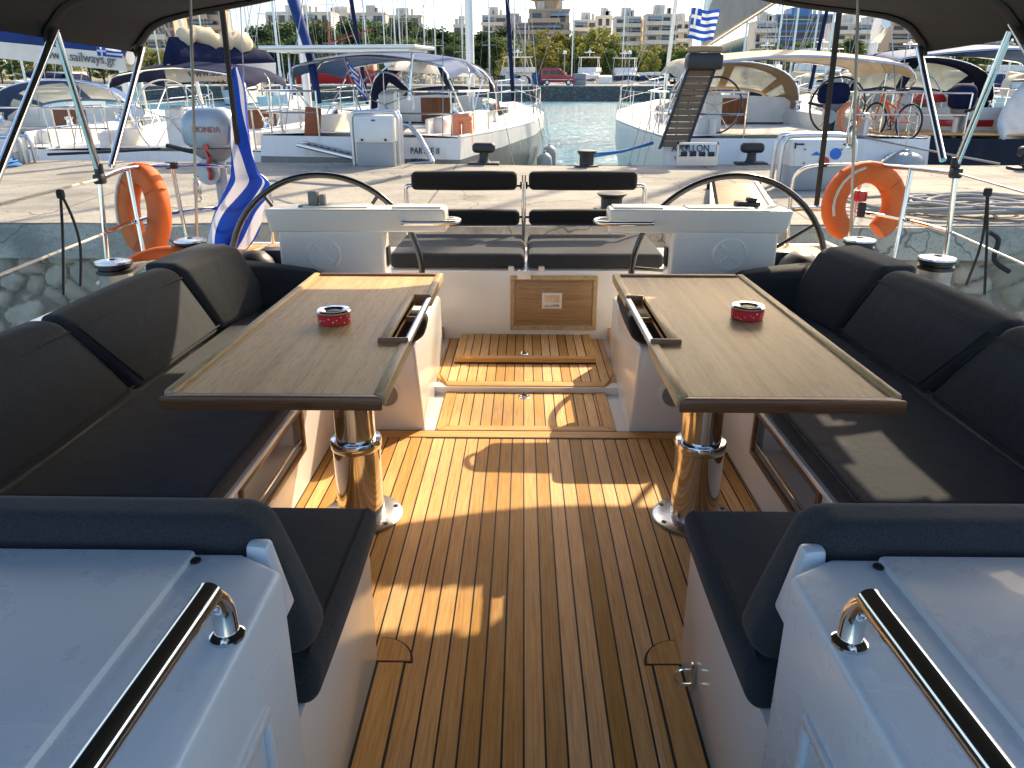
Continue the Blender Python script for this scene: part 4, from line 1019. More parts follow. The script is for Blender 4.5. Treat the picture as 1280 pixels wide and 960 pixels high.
def pier_scene():
    MT['concrete'] = mat_concrete('pier_concrete', (.325, .305, .25))
    MT['concrete_dark'] = mat_concrete('pier_edge_concrete', (.50, .45, .37), 1.6)
    MT['stone'] = mat_stone('quay_rubble', 5.2, ((.36, .30, .22), (.64, .55, .42), (.46, .30, .20), (.80, .71, .56)), (.25, .205, .15), .07, .4)
    MT['farstone'] = mat_stone('far_quay_stone', 1.7, ((.12, .125, .12), (.20, .20, .19), (.16, .15, .135), (.27, .26, .24)), (.10, .10, .098))
    MT['water'] = mat_water()
    m, nt, b, out = newmat('rubble_stone'); aj = nd(nt, 'ShaderNodeAttribute', attribute_name='joint'); at = nd(nt, 'ShaderNodeAttribute', attribute_name='tint'); v = coords(nt)
    g = noise(nt, v, 18, 7, .72); g2 = noise(nt, v, 2.2, 6, .65)
    c = ramp(nt, at.outputs['Fac'], [(0, c4((.36, .30, .23))), (.35, c4((.58, .50, .39))), (.6, c4((.68, .62, .52))), (.8, c4((.46, .29, .19))), (1, c4((.78, .70, .57)))])
    c = mixc(nt, mathn(nt, 'MULTIPLY', g, .75), c, c4((.34, .28, .21)))
    jj = ramp(nt, mathn(nt, 'MULTIPLY_ADD', g, -.10, aj.outputs['Fac']), [(.01, g4(1)), (.10, g4(0))])
    c = mixc(nt, jj, c, c4((.27, .225, .17)))
    c = mixc(nt, ramp(nt, g2, [(.45, g4(0)), (.68, g4(.55))]), c, c4((.22, .19, .15)))
    lk(nt, c, b.inputs['Base Color']); b.inputs['Roughness'].default_value = .95; b.inputs['Specular IOR Level'].default_value = .15
    bump(nt, b, g, .6, .02); MT['rubble'] = m
    m = MB(); m.uv = 'origin'
    m.quad((-2500, -60, WATER), (2500, -60, WATER), (2500, 900, WATER), (-2500, 900, WATER))
    o = m.build('water', 'water'); struct(o, 'rippled turquoise harbour water between the quays', 'water')
    # near pier: slab, edge and stone face
    root = thing('pier', 'pale worn concrete pier crossing behind the stern, stone faced', 'pier', (0, 6.05, WATER - 1), kind='structure')
    def yn(x): return 6.06 + .004 * x
    def yf(x): return 10.45 - .075 * min(x, 0) + .01 * max(x, 0)
    xs = [-60, -7, 0, 7, 60]
    def top(u, v):
        x = lerp(-60, 60, u) if False else (-60 + 120 * u); y = lerp(yn(x), yf(x), v)
        z = PIER + .02 * (mnoise.noise(Vector((x * .8, y * .8, 0)))) + .008 * mnoise.noise(Vector((x * 4, y * 4, 1)))
        return Vector((x, y, z))
    m = MB(); m.grid(lambda u, v: top((.5 + (u - .5) * (abs(2 * u - 1) ** 1.5 * .8 + .2)), v), 260, 46); m.build('pier_surface', 'concrete', root)
    def face(u, v):
        x = -14 + 28 * u; z = lerp(WATER - .8, PIER - .02, v)
        cap = v > .87
        n = mnoise.noise(Vector((x * 2.6, 0, z * 2.6))) * .045 + mnoise.noise(Vector((x * 9, 3, z * 9))) * .015
        # broken hollow in the right part
        d = ((x - 4.5) / .75) ** 2 + ((z + .12) / .16) ** 2
        hole = .35 * max(0, 1 - d) ** .5 if d < 1 else 0
        return Vector((x, yn(x) + (-.02 if cap else .03) + n * (.5 if cap else 1) + hole, z))
    def rubble(x0, x1, mask):
        nu, nv = int((x1 - x0) / .024), 54; z0, z1 = WATER - .5, PIER - .165
        bm = bmesh.new(); le = bm.verts.layers.float.new('joint'); lt = bm.verts.layers.float.new('tint'); G = []
        for i in range(nu + 1):
            row = []
            for j in range(nv + 1):
                x = lerp(x0, x1, i / nu); z = lerp(z0, z1, j / nv)
                q = Vector((x * 4.1 + .35 * mnoise.noise(Vector((x * 3, z * 3, 0))), z * 5.2 + .35 * mnoise.noise(Vector((x * 3, z * 3, 7))), 0))
                d, pt = mnoise.voronoi(q); e = d[1] - d[0]; h = math.sin(pt[0].x * 12.9 + pt[0].y * 78.2) * 43758.5; h -= math.floor(h)
                k = min(1, max(0, (e - .03) / .20)); k = k * k * (3 - 2 * k)
                rel = k * (.035 + .035 * h) + .012 * mnoise.noise(Vector((x * 14, z * 14, 3))) + .006 * mnoise.noise(Vector((x * 40, z * 40, 3)))
                v = bm.verts.new((x, yn(x) + .07 - rel, z)); v[le] = e; v[lt] = h; row.append(v)
            G.append(row)
        for i in range(nu):
            for j in range(nv): bm.faces.new((G[i][j], G[i + 1][j], G[i + 1][j + 1], G[i][j + 1]))
        m = MB(); m.bm.free(); m.bm = bm; return m.build('stone_face', 'rubble', root, ang=80)
    rubble(-9.5, -1.2, None); rubble(1.6, 9.5, None)
    m = MB(); m.bx(-1.2, 1.6, yn(0) + .04, yn(0) + .3, WATER - 1, PIER - .1); m.bx(-60, -9.5, yn(0) - .2, yn(0) + .3, WATER - 1, PIER - .1); m.bx(9.5, 60, yn(0) + .04, yn(0) + .3, WATER - 1, PIER - .1); m.build('plain_face', 'stone', root)
    m = MB(); m.grid(face, 380, 48, 0, lambda u, v: v >= .885); m.grid(lambda u, v: (lambda a, b: a.lerp(b, v))(face(u, 1), top((-14 + 28 * u + 60) / 120, 0) + Vector((0, .02, .0))), 380, 2); m.build('edge_course', 'concrete_dark', root, ang=80)
    m = MB(); m.bx(-60, 60, 6.35, 10.35, WATER - 1, PIER - .05); m.quad((-60, yf(-60), PIER), (0, yf(0), PIER), (0, yf(0), WATER - 1), (-60, yf(-60), WATER - 1)); m.quad((0, yf(0), PIER), (60, yf(60), PIER), (60, yf(60), WATER - 1), (0, yf(0), WATER - 1)); m.build('pier_core', 'concrete_dark', root)
    # bollards
    def tee(u, v, label):
        p = W(u, v, z=PIER); t = thing('bollard', label, 'bollard', p, 'iron mooring bollards on the pier')
        m = MB(); m.box(p + Vector((0, 0, .018)), (.42, .22, .036), bev=.012); m.build('base_plate', 'iron', t)
        m = MB(); m.lathe([(.10, .03), (.07, .06), (.058, .12), (.062, .17)], p, 20); m.build('post', 'iron', t)
        m = MB(); m.rbox([p + Vector(q) for q in [(-.15, -.075, .16), (.15, -.075, .16), (.15, .075, .16), (-.15, .075, .16), (-.15, -.075, .285), (.15, -.075, .285), (.15, .075, .285), (-.15, .075, .285)]], .045, 4, .005); m.build('head', 'iron', t)
    tee(605, 206, 'dark tee headed iron bollard on the pier before the yacht with navy sprayhood')
    tee(938, 206, 'dark tee headed iron bollard before the white transom of the yacht with beige canvas')
    tee(1283, 212, 'dark tee headed iron bollard at the right edge of the photo, near the navy hull')
    def buck(u, v, w, h, label):
        p = W(u, v, z=PIER); t = thing('bollard', label, 'bollard', p, 'iron mooring bollards on the pier')
        m = MB(); m.lathe([(w * .40, 0), (w * .36, .02), (w * .37, h * .7), (w * .5, h * .9), (w * .52, h * .97), (w * .44, h), (.0, h * .96)], p, 28); m.build('post', 'iron', t)
        m = MB(); m.lathe([(w * .62, 0), (w * .6, .02), (w * .4, .022)], p, 28); m.build('base_plate', 'iron', t)
        return p
    bk = buck(733, 208, .26, .21, 'black bucket shaped bollard at the water edge between the two moored yachts')
    buck(764, 262, .26, .15, 'low black bollard partly hidden behind the right black backrest bar')
    # rope from bollard to the right yacht
    m = MB()
    for k in (0, 1):
        a = bk + Vector((.02, 0, .12 + .04 * k)); b = W(816, 178 + 1.5 * k, y=11.5); m.tube([a, a.lerp(b, .5) - Vector((0, 0, .03)), b], .016, 8, sm=6)
    o = m.build('mooring_rope', 'rope_blue'); tag(o, 'doubled blue mooring rope from the bucket bollard to the white yacht', 'rope', 'mooring ropes')
    def rope(pts, r, mt, label):
        m = MB(); m.tube([W(*q[:2], y=q[2]) for q in pts], r, 8, sm=6); o = m.build('mooring_rope', mt); tag(o, label, 'rope', 'mooring ropes'); return o
    rope([(60, 193, 11.2), (130, 190, 11.1), (200, 186, 11.6)], .02, 'rope_dark', 'black mooring rope stretched before the far left white hull')
    rope([(1066, 168, 11.3), (1150, 186, 10.9), (1250, 205, 10.4)], .014, 'rope_grey', 'long grey mooring rope slanting along the navy hull')
    rope([(500, 221, 5.6), (440, 232, 6.6), (340, 226, 7.8), (250, 224, 9.0)], .012, 'rope_grey', 'thin grey stern line crossing the pier from the black backrest')
    rope([(1120, 190, 11.0), (1098, 205, 10.5), (1085, 216, 9.6)], .016, 'rope_white', 'short white rope from the navy hull down to the pier')
    # service pedestals
    def pedestal(u0, u1, vb, vt, label, front):
        a = W(u0, vb, z=PIER); b = W(u1, vb, z=PIER); w = (b.x - a.x); c = (a + b) / 2; h = W(u0, vt, y=a.y).z - PIER; d = .34
        t = thing('service_pedestal', label, 'service pedestal', c, 'shore power pedestals on the pier')
        m = MB(); m.bx(c.x - w * .40, c.x + w * .40, c.y, c.y + d, PIER, PIER + h * .5, bev=.012); m.build('lower_box', 'ped', t)
        m = MB(); m.hexa([(c.x - w * .42, c.y - .02, PIER + h * .45), (c.x + w * .42, c.y - .02, PIER + h * .45), (c.x + w * .42, c.y + d, PIER + h * .45), (c.x - w * .42, c.y + d, PIER + h * .45),
                          (c.x - w * .42, c.y + .03, PIER + h * .93), (c.x + w * .42, c.y + .03, PIER + h * .93), (c.x + w * .42, c.y + d, PIER + h * .96), (c.x - w * .42, c.y + d, PIER + h * .96)], bev=.015); up = m.build('upper_box', 'ped_white', t)
        m = MB(); y = c.y + .1; hh = PIER + h
        for q in (.02, d - .1): m.tube([(c.x - w * .5, y + q, PIER), (c.x - w * .5, y + q, hh - .14), (c.x - w * .46, y + q, hh - .04), (c.x - w * .36, y + q, hh), (c.x + w * .36, y + q, hh), (c.x + w * .46, y + q, hh - .04), (c.x + w * .5, y + q, hh - .14), (c.x + w * .5, y + q, PIER)], .026, 10, sm=4)
        m.build('guard_hoop', 'alu', t)
        yf_ = c.y + .0
        if front == 'door':
            m = MB(); m.hexa([(c.x - w * .34, c.y - .03, PIER + h * .49), (c.x + w * .34, c.y - .03, PIER + h * .49), (c.x + w * .34, c.y, PIER + h * .49), (c.x - w * .34, c.y, PIER + h * .49), (c.x - w * .34, c.y + .012, PIER + h * .88), (c.x + w * .34, c.y + .012, PIER + h * .88), (c.x + w * .34, c.y + .05, PIER + h * .88), (c.x - w * .34, c.y + .05, PIER + h * .88)], bev=.006); dr = m.build('door', 'ped_white', up)
            m = MB(); m.box((c.x, c.y + .005, PIER + h * .865), (.05, .02, .015)); m.box((c.x - w * .25, c.y - .03, PIER + h * .505), (.03, .02, .03)); m.box((c.x + w * .25, c.y - .03, PIER + h * .505), (.03, .02, .03)); m.build('latch', 'black', t)
        else:
            m = MB(); m.hexa([(c.x - w * .38, c.y - .035, PIER + h * .46), (c.x + w * .38, c.y - .035, PIER + h * .46), (c.x + w * .38, c.y, PIER + h * .46), (c.x - w * .38, c.y, PIER + h * .46), (c.x - w * .38, c.y + .005, PIER + h * .88), (c.x + w * .38, c.y + .005, PIER + h * .88), (c.x + w * .38, c.y + .05, PIER + h * .88), (c.x - w * .38, c.y + .05, PIER + h * .88)], bev=.006); m.build('socket_panel', 'ped_white', up)
            def fy(k): return c.y - .035 + (k - .46) / .42 * .04 - .004
            m = MB()
            m.prism([(c.x - w * .16, PIER + h * .665), (c.x - w * .02, PIER + h * .665), (c.x - w * .09, PIER + h * .735)], fy(.68) - .006, fy(.68) + .02, axis='y'); m.lathe([(.0, -.01), (w * .075, -.01), (w * .075, .02)], (c.x + w * .17, fy(.69), PIER + h * .69), 20, axis='y'); m.build('blue_socket', 'blue', t)
            m = MB(); m.lathe([(.0, -.01), (w * .07, -.01), (w * .07, .03)], (c.x + w * .02, fy(.54), PIER + h * .54), 20, axis='y'); m.build('red_socket', 'red', t)
            m = MB()
            for sx in (-1, 1): m.box((c.x + sx * w * .33, fy(.86), PIER + h * .865), (w * .13, .01, .018)); m.box((c.x + sx * w * .38, fy(.85), PIER + h * .84), (.015, .01, .06))
            m.build('hinge', 'black', t)
            m = MB(); 
            for sx, kz in ((-.25, .77), (.25, .77), (-.25, .52), (.25, .52)): m.lathe([(.0, -.004), (.012, -.004), (.012, .01)], (c.x + sx * w, fy(kz), PIER + h * kz), 10, axis='y')
            m.build('screw', 'grey_pl', t)
        return c, w, h
    pedestal(441, 499, 208, 141, 'grey service pedestal with blank white door and hoop guard, left of the stern backrest', 'door')
    pedestal(976, 1066, 238, 171, 'white service pedestal with blue and red sockets behind the right lifebuoy', 'sock')
    c, w, h = pedestal(-28, 26, 206, 172, 'low white service box at the left edge of the photo, with blue hose', 'door')
    m = MB()
    for k in range(7): m.torus((c.x + .08 + .02 * math.sin(k * 2), c.y - .28 + .02 * math.cos(k * 3), PIER + .02 + .013 * k), .33 - .012 * k, .014, n=40, k=6)
    o = m.build('hose_coil', 'rope_blue'); tag(o, 'coiled blue hose lying before the white box at the left edge', 'hose')
    # grey hose heap on the right
    rng = random.Random(3)
    p = W(1205, 265, z=PIER); m = MB(); pts = []
    for k in range(90):
        an = k * .62; rr = .33 + .14 * math.sin(k * .37) ; pts.append((p.x + 1.35 * rr * math.cos(an) * 1.2 + .3 * math.sin(k * .09), p.y + rr * 1.0 * math.sin(an), PIER + .03 + .03 * abs(math.sin(k * 1.1)) + .0006 * k))
    m.tube(pts, .017, 7, sm=3); m.tube([pts[-1], (p.x - .6, p.y - .1, PIER + .025), (p.x - 1.3, p.y + .05, PIER + .025), (p.x - 1.9, p.y - .15, PIER + .025)], .017, 7, sm=5)
    o = m.build('hose_coil', 'rope_grey'); tag(o, 'tangled heap of grey hose on the pier at the right edge', 'hose')
    m = MB(); m.tube([W(1140, 284, y=6.3), W(1200, 281, y=6.35), W(1290, 283, y=6.3)], .014, 7, sm=4); m.tube([W(1237, 290, y=6.0), W(1248, 300, y=5.98), W(1243, 325, y=5.95), W(1262, 340, y=5.9)], .02, 7, sm=4)
    o = m.build('cable', 'rope_dark'); tag(o, 'black cable along the pier edge on the right, hanging over the wall', 'cable')
    # gangway from the stern to the pier
    a = W(930, 268, y=5.5); b = W(917, 229, z=PIER + .06); d = (b - a); L = d.length; d.normalize(); sx = Vector((1, 0, 0)); sx = (sx - d * sx.dot(d)).normalized(); up = sx.cross(d)
    t = thing('gangway', 'boarding gangway of brown slats between aluminium rails, behind the right wheel', 'gangway', tuple(b))
    def G(x, y, z): return a + sx * x + d * y + up * z
    w = .225
    for q in (-1, 1):
        m = MB(); m.hexa([G(q * w - .02, -.3, -.03), G(q * w + .02, -.3, -.03), G(q * w + .02, L, -.03), G(q * w - .02, L, -.03), G(q * w - .02, -.3, .03), G(q * w + .02, -.3, .03), G(q * w + .02, L, .03), G(q * w - .02, L, .03)], bev=.006); m.build('side_rail', 'alu', t)
    n = int((L + .3) / .16)
    for k in range(n):
        y0 = -.28 + k * .16
        m = MB(); m.hexa([G(-w + .022, y0, -.012), G(w - .022, y0, -.012), G(w - .022, y0 + .148, -.012), G(-w + .022, y0 + .148, -.012), G(-w + .022, y0, .012), G(w - .022, y0, .012), G(w - .022, y0 + .148, .012), G(-w + .022, y0 + .148, .012)], bev=.003); m.build('slat', 'oak', t)
    m = MB(); m.cyl(G(-w - .05, L - .02, -.03), G(-w + .0, L - .02, -.03), .05, 14); m.cyl(G(w, L - .02, -.03), G(w + .05, L - .02, -.03), .05, 14); m.build('roller', 'rubber', t)
pier_scene()
def bez(tab, t):
    for i in range(len(tab) - 1):
        if tab[i][0] <= t <= tab[i + 1][0]:
            a, b = tab[i], tab[i + 1]; k = (t - a[0]) / (b[0] - a[0]); k = k * k * (3 - 2 * k) * .35 + k * .65
            return a[1] + (b[1] - a[1]) * k
    return tab[-1][1]
def place(t, loc, rz): t.location = loc; t.rotation_euler = (0, 0, rz)
def yacht(o):
    """A moored cruising yacht: stern at local y=0, bow at y=L, waterline z=0."""
    L, Bm = o['L'], o['B']; hb = Bm / 2; s0 = o.get('sheer', 1.15); bowz = o.get('bowz', s0 + .25)
    t = thing('moored_yacht', o['label'], 'yacht', (0, 0, 0), 'moored sailing yachts')
    BT = [(0, hb * o.get('stern', .86)), (.18, hb * .95), (.4, hb), (.62, hb * .88), (.8, hb * .58), (.93, hb * .24), (1, .03)]
    bw = lambda u: bez(BT, u)
    sh = lambda u: s0 + (bowz - s0) * u ** 2 - .06 * math.sin(u * PI)
    rake = o.get('rake', .35)
    N = 22; rings = []
    for i in range(N + 1):
        u = i / N; b = bw(u); s = sh(u); y = u * L
        yb = rake * (1 - u) ** 3 if i < 3 else 0       # reverse transom: foot is further forward... kept small
        fl = .55 + .35 * (1 - u)
        sec = []
        for (kx, kz) in ((0, -.35), (.55 * fl, -.25), (.86 * (fl * .25 + .75), .05), (.95, .38 * s), (1, .72 * s), (1.0, s)):
            sec.append((kx * b, kz))
        def off(kz): return y + ((-.0) if i else -.0) + (-rake * (1 - max(kz, 0) / s) if i == 0 else 0) + (.45 * (kz / s - 1) * u ** 8 if u > .7 else 0)
        ring = [(x, off(z), z) for x, z in sec] + [(-x, off(z), z) for x, z in sec[::-1][:-1]]
        rings.append([Vector(p) for p in ring])
    # order: right keel..right sheer, left sheer..left -> closed polygon
    m = MB(); m.loft(rings); hull = m.build('hull', o['hullmat'], t, ang=30)
    # toe rail
    m = MB()
    for q in (-1, 1): m.tube([(q * (bw(i / N) - .02), i / N * L, sh(i / N) + .02) for i in range(N + 1)], .025, 6)
    m.build('toe_rail', o.get('toe', 'alu'), t)
    yc = o.get('yc', L * .30); wc = hb * .52; y0 = o.get('y0', .35)
    m = MB()
    def deckstrip(f0, f1, ya, yb, n):
        m.grid(lambda u, v: (lambda y: Vector((lerp(f0(y), f1(y), u), y, sh(y / L) + .012 + .04 * (1 - (lerp(f0(y), f1(y), u) / max(bw(y / L), .05)) ** 2))))(lerp(ya, yb, v)), 6, n)
    e = .02
    deckstrip(lambda y: -bw(y / L) + e, lambda y: -wc, 0, yc, 8); deckstrip(lambda y: wc, lambda y: bw(y / L) - e, 0, yc, 8)
    deckstrip(lambda y: -wc, lambda y: wc, 0, y0, 2); deckstrip(lambda y: -bw(y / L) + e, lambda y: bw(y / L) - e, yc, L * .995, 24)
    m.build('deck', o.get('deckmat', 'gel_far'), t)
    fz = s0 - .42
    m = MB(); m.bx(-wc, wc, y0, yc, fz - .03, fz)
    for q in (-1, 1):
        m.bx(q * wc, q * (wc - .42), y0 + .7, yc, fz, s0 - .08, bev=.03); m.bx(q * (wc - .02), q * (wc + .03), y0, yc, fz, s0 + .24, bev=.02); m.bx(q * (wc + .0), q * (wc + .2), y0 + .3, yc + .3, s0 - .02, s0 + .25, bev=.06, seg=3)
    m.bx(-wc, wc, y0 - .03, y0, fz, s0 + .04); m.build('cockpit', o.get('cockmat', 'gel_far'), t)
    # coachroof
    rings = []; ye = L * o.get('cab_end', .74)
    for i in range(9):
        u = i / 8; y = lerp(yc, ye, u); w = lerp(hb * .66, hb * .30, u ** 1.4); h = lerp(.46, .10, u ** 1.3); z = sh(y / L) + .03
        rings.append([Vector(p) for p in ((-w, y, z), (-w * .93, y, z + h * .7), (-w * .75, y, z + h), (0, y, z + h * 1.1), (w * .75, y, z + h), (w * .93, y, z + h * .7), (w, y, z))])
    m = MB(); m.loft(rings); cab = m.build('coachroof', 'gel_far', t, ang=30)
    for q in (-1, 1):
        for (u0, u1) in ((.08, .30), (.36, .52)):
            P = []
            for u in (u0, u1):
                y = lerp(yc, ye, u); w = lerp(hb * .66, hb * .30, u ** 1.4); h = lerp(.46, .10, u ** 1.3); z = sh(y / L) + .03
                P.append((w, y, z, h))
            (wa, ya, za, ha), (wb, yb, zb, hb2) = P
            m = MB(); m.hexa([(q * (wa * .995 + .0), ya, za + ha * .25), (q * (wb * .995), yb, zb + hb2 * .3), (q * wb * .94, yb, zb + hb2 * .3), (q * wa * .94, ya, za + ha * .25), (q * (wa * .955 + .004), ya, za + ha * .6), (q * (wb * .955 + .004), yb, zb + hb2 * .62), (q * wb * .9, yb, zb + hb2 * .62), (q * wa * .9, ya, za + ha * .6)]); m.build('cabin_window', 'glass', cab)
    m = MB(); m.bx(-.34, .34, yc - .02, yc + .01, fz + .1, s0 + .44, bev=.01); m.build('companionway_door', o.get('door', 'wood_mah'), t)
    for (hy, hw) in ((L * .52, .26), (L * .80, .27)):
        z = sh(hy / L) + (.35 if hy < ye else .08); m = MB(); m.bx(-hw, hw, hy - hw, hy + hw, z, z + .05, bev=.015); m.build('deck_hatch', 'glass', t)
    # mast, boom, rigging
    ym = L * .56; mx = 0; zm = sh(.56) + .3; H = o.get('mast', L * 1.28)
    m = MB(); m.tube([(0, ym, zm), (0, ym - .15, zm + H)], .095, 12); mast = m.build('mast', o.get('mastmat', 'alu'), t)
    for k in (.33, .62):
        for q in (-1, 1):
            m = MB(); m.tube([(0, ym - .05, zm + H * k), (q * hb * .62 * (1.1 - k * .5), ym - .35, zm + H * k + .08)], .028, 6); m.build('spreader', 'alu', mast)
    def shroud(a, b, r=.0075): m.tube([a, b], r, 5)
    m = MB()
    for q in (-1, 1):
        t1 = (q * hb * .62 * .94, ym - .35, zm + H * .33 + .08)
        shroud((q * hb * .92, ym - .25, s0), t1); shroud(t1, (0, ym - .14, zm + H * .95)); shroud((q * hb * .88, ym - .5, s0), (0, ym - .05, zm + H * .33)); shroud((q * hb * .88, ym + .35, s0), (0, ym - .05, zm + H * .33))
        shroud((q * bw(0) * .8, .15, s0), (0, ym - .15, zm + H))
    m.build('shroud', 'wire', t)
    m = MB(); fs0 = Vector((0, L - .25, bowz + .1)); fs1 = Vector((0, ym + .05, zm + H * .92)); m.tube([fs0, fs0.lerp(fs1, .05), fs0.lerp(fs1, .4), fs0.lerp(fs1, .95)], [.03, .075, .075, .03][0:1] * 0 or .06, 10); m.build('furled_jib', o.get('jib', 'canvas_navy'), t)
    zb = zm + o.get('boomh', .95); bs = o.get('boomx', 0.); be = o.get('boomy', L * .16); rise = o.get('boomrise', .1)
    g0, g1 = Vector((0, ym - .12, zb)), Vector((bs, be, zb + rise))
    boom = None
    if not o.get('noboom'):
        m = MB(); m.tube([g0, g1], .085, 10); boom = m.build('boom', o.get('boommat', 'alu'), t)
    if o.get('cover'):
        rings = []
        rr = random.Random(len(o['label'])); nseg = 18; hc = o.get('coverh', .42)
        for i in range(nseg + 1):
            u = i / nseg; p = g0.lerp(g1, .03 + u * .94); h = (hc * (1 - u) ** .8 + hc * .55) * (.55 if i in (0, nseg) else 1) * (1 + .08 * rr.uniform(-1, 1)); w = .13 * (.7 + .5 * (1 - u)); sx_ = Vector((1, 0, 0))
            base = o.get('under', -.08)
            rings.append([p + sx_ * (-w * .7) + Vector((0, 0, base)), p + sx_ * (-w) + Vector((0, 0, h * .3)), p + sx_ * (-w * .55) + Vector((0, 0, h * .8)), p + Vector((rr.uniform(-.02, .02), 0, h)), p + sx_ * (w * .55) + Vector((0, 0, h * .8)), p + sx_ * w + Vector((0, 0, h * .3)), p + sx_ * (w * .7) + Vector((0, 0, base))])
        m = MB(); m.loft(rings); cv = m.build('sail_cover', o['cover'], boom, ang=60)
        if o.get('sailpeek'):
            rings = []
            for i in range(11):
                u = i / 10; p = g0.lerp(g1, .08 + u * .62) + Vector((0, 0, hc * (1.25 - .55 * u) + .07 * rr.uniform(-1, 1.3))); r1 = (.10 + .07 * rr.random()) * (.4 if i in (0, 10) else 1)
                rings.append([p + Vector((r1 * math.cos(q), 0, r1 * 1.5 * math.sin(q))) for q in [2 * PI * k / 9 for k in range(9)]])
            m = MB(); m.loft(rings); m.build('sail_folds', 'sail', boom, ang=70)
    if o.get('boomtext'):
        txt, size, k, zz, side, mt_ = o['boomtext']
        d = (g1 - g0); c = g0.lerp(g1, k) + Vector((side * .215, 0, zz)); dx = d.normalized() * (1 if side < 0 else -1)
        dx = -d.normalized() if side < 0 else d.normalized()
        # letters run along the boom, readable from the given side
        nx = Vector((side, 0, 0)); 
        xax = Vector((0, 0, 1)).cross(nx).normalized(); xax = d.normalized() * (1 if d.dot(xax) > 0 else -1); zax = nx; yax = Vector((0, 0, 1)); yax = (yax - xax * yax.dot(xax)).normalized(); zax = xax.cross(yax)
        Mx = Matrix((( xax.x, yax.x, zax.x, c.x), (xax.y, yax.y, zax.y, c.y), (xax.z, yax.z, zax.z, c.z), (0, 0, 0, 1)))
        m = MB(); m.text(txt, size, Mx, .004); m.build('lettering', mt_, boom, flat=True)
    # bimini
    if o.get('bimini'):
        y1, y2, w, z, mt_ = o['bimini']; arch = smooth_pts([(-w, 0, -.27), (-w * .96, 0, -.15), (-w * .8, 0, -.05), (0, 0, .05), (w * .8, 0, -.05), (w * .96, 0, -.15), (w, 0, -.27)], 5); n = len(arch) - 1
        def f(u, v):
            p = arch[min(int(round(u * n)), n)]; e = 4 * v * (1 - v)
            return Vector((p.x * (1 - .03 * (1 - e)), lerp(y1, y2, v), z + p.z * (.55 + .45 * 1) - .10 * (1 - e) - .02 * math.sin(v * 3 * PI) ** 2))
        m = MB(); m.grid(f, n, 14, .012); bi = m.build('bimini', mt_, t, ang=60)
        if o.get('bimini_stripe'):
            m = MB(); m.grid(lambda u, v: f(u, lerp(.40, .58, v)) + Vector((0, 0, .022)), n, 4, .004); m.build('bimini_stripe', o['bimini_stripe'], bi)
        m = MB()
        for yy, tt in ((y1 + .05, .0), ((y1 + y2) / 2, .5), (y2 - .05, 1.)):
            a = [f(i / n, tt) - Vector((0, 0, .02)) for i in range(n + 1)]; m.tube([Vector((-w * .98, (y1 + y2) / 2, s0 + .1))] + a + [Vector((w * .98, (y1 + y2) / 2, s0 + .1))], .0135, 6)
        m.build('bimini_frame', 'chrome', t)
    if o.get('sprayhood'):
        mt_, hgt, win = o['sprayhood']; w = hb * o.get('hoodw', .70); zb_ = s0 + .22; ya = yc - .35; 
        def arch_at(y, w_, h_, z_): return [Vector((-w_ * math.cos(q) if True else 0, y, z_ + h_ * math.sin(q) ** .62)) for q in [PI * k / 20 for k in range(21)]]
        A0, A1, A2 = arch_at(ya, w, hgt, zb_), arch_at(ya + .55, w * .96, hgt * .97, zb_), arch_at(ya + 1.35, w * .82, .27, zb_ + .10)
        m = MB(); bm = None
        m.grid(lambda u, v: A0[int(round(u * 20))].lerp(A1[int(round(u * 20))], v) + Vector((0, 0, .02 * math.sin(v * PI))), 20, 4, .012); hood = m.build('sprayhood', mt_, t, ang=60)
        def fw(u, v): k = u * 20; i = min(int(k), 19); return A1[i].lerp(A1[i + 1], k - i).lerp(A2[i].lerp(A2[i + 1], k - i), v)
        isframe = lambda u, v: v < .12 or v > .88 or abs(u - .5) < .03 or u < .20 and abs(u - .17) < .035 or abs(u - .83) < .035 or u < .06 or u > .94
        m = MB(); m.grid(fw, 80, 20, .01, isframe); m.build('hood_panel', mt_, hood, ang=60)
        m = MB(); m.grid(fw, 80, 20, .004, lambda u, v: not isframe(u, v)); m.build('hood_window', win, hood)
        m = MB(); m.tube([p - Vector((0, 0, .015)) for p in A0], .014, 6); m.build('hood_frame', 'chrome', hood)
    # wheels
    for wx in o.get('wheels', (0,)):
        cy, cz, rr_ = y0 + .85, fz + .82, o.get('wheelr', .48)
        wm = MB(); wm.torus((wx, cy, cz), rr_, .016, 'y', 40, 7); wh = wm.build('wheel', o.get('wheelmat', 'steel'), t)
        m = MB()
        for k in range(5): an = k * 2 * PI / 5 + .3; m.tube([(wx, cy, cz), (wx + rr_ * math.cos(an), cy, cz + rr_ * math.sin(an))], .008, 5)
        m.build('spoke', 'steel', wh)
        m = MB(); m.hexa([(wx - .16, cy + .03, fz), (wx + .16, cy + .03, fz), (wx + .14, cy + .34, fz), (wx - .14, cy + .34, fz), (wx - .13, cy + .06, cz + .16), (wx + .13, cy + .06, cz + .16), (wx + .12, cy + .28, cz + .22), (wx - .12, cy + .28, cz + .22)], bev=.03); m.build('pedestal', 'gel_far', t)
    # pushpit, stanchions, lifelines
    m = MB(); bq = bw(0) * .97; ph = .62
    for q in (-1, 1):
        for z in (ph, ph * .52): m.tube([(q * .35 * hb, .06, s0 + z), (q * bq * .96, .06, s0 + z), (q * bq, .2, s0 + z), (q * bw(1.5 / L) * .98, 1.5, s0 + z - .01)], .0135, 6, sm=3)
        for yy, xx in ((.06, q * .35 * hb), (.08, q * bq * .93), (.75, q * bw(.75 / L) * .975), (1.5, q * bw(1.5 / L) * .975)): m.tube([(xx, yy, s0), (xx, yy, s0 + ph)], .0135, 6)
    m.build('pushpit', 'chrome', t)
    ys = [1.5 + (L * .9 - 1.5) * k / 5 for k in range(6)]
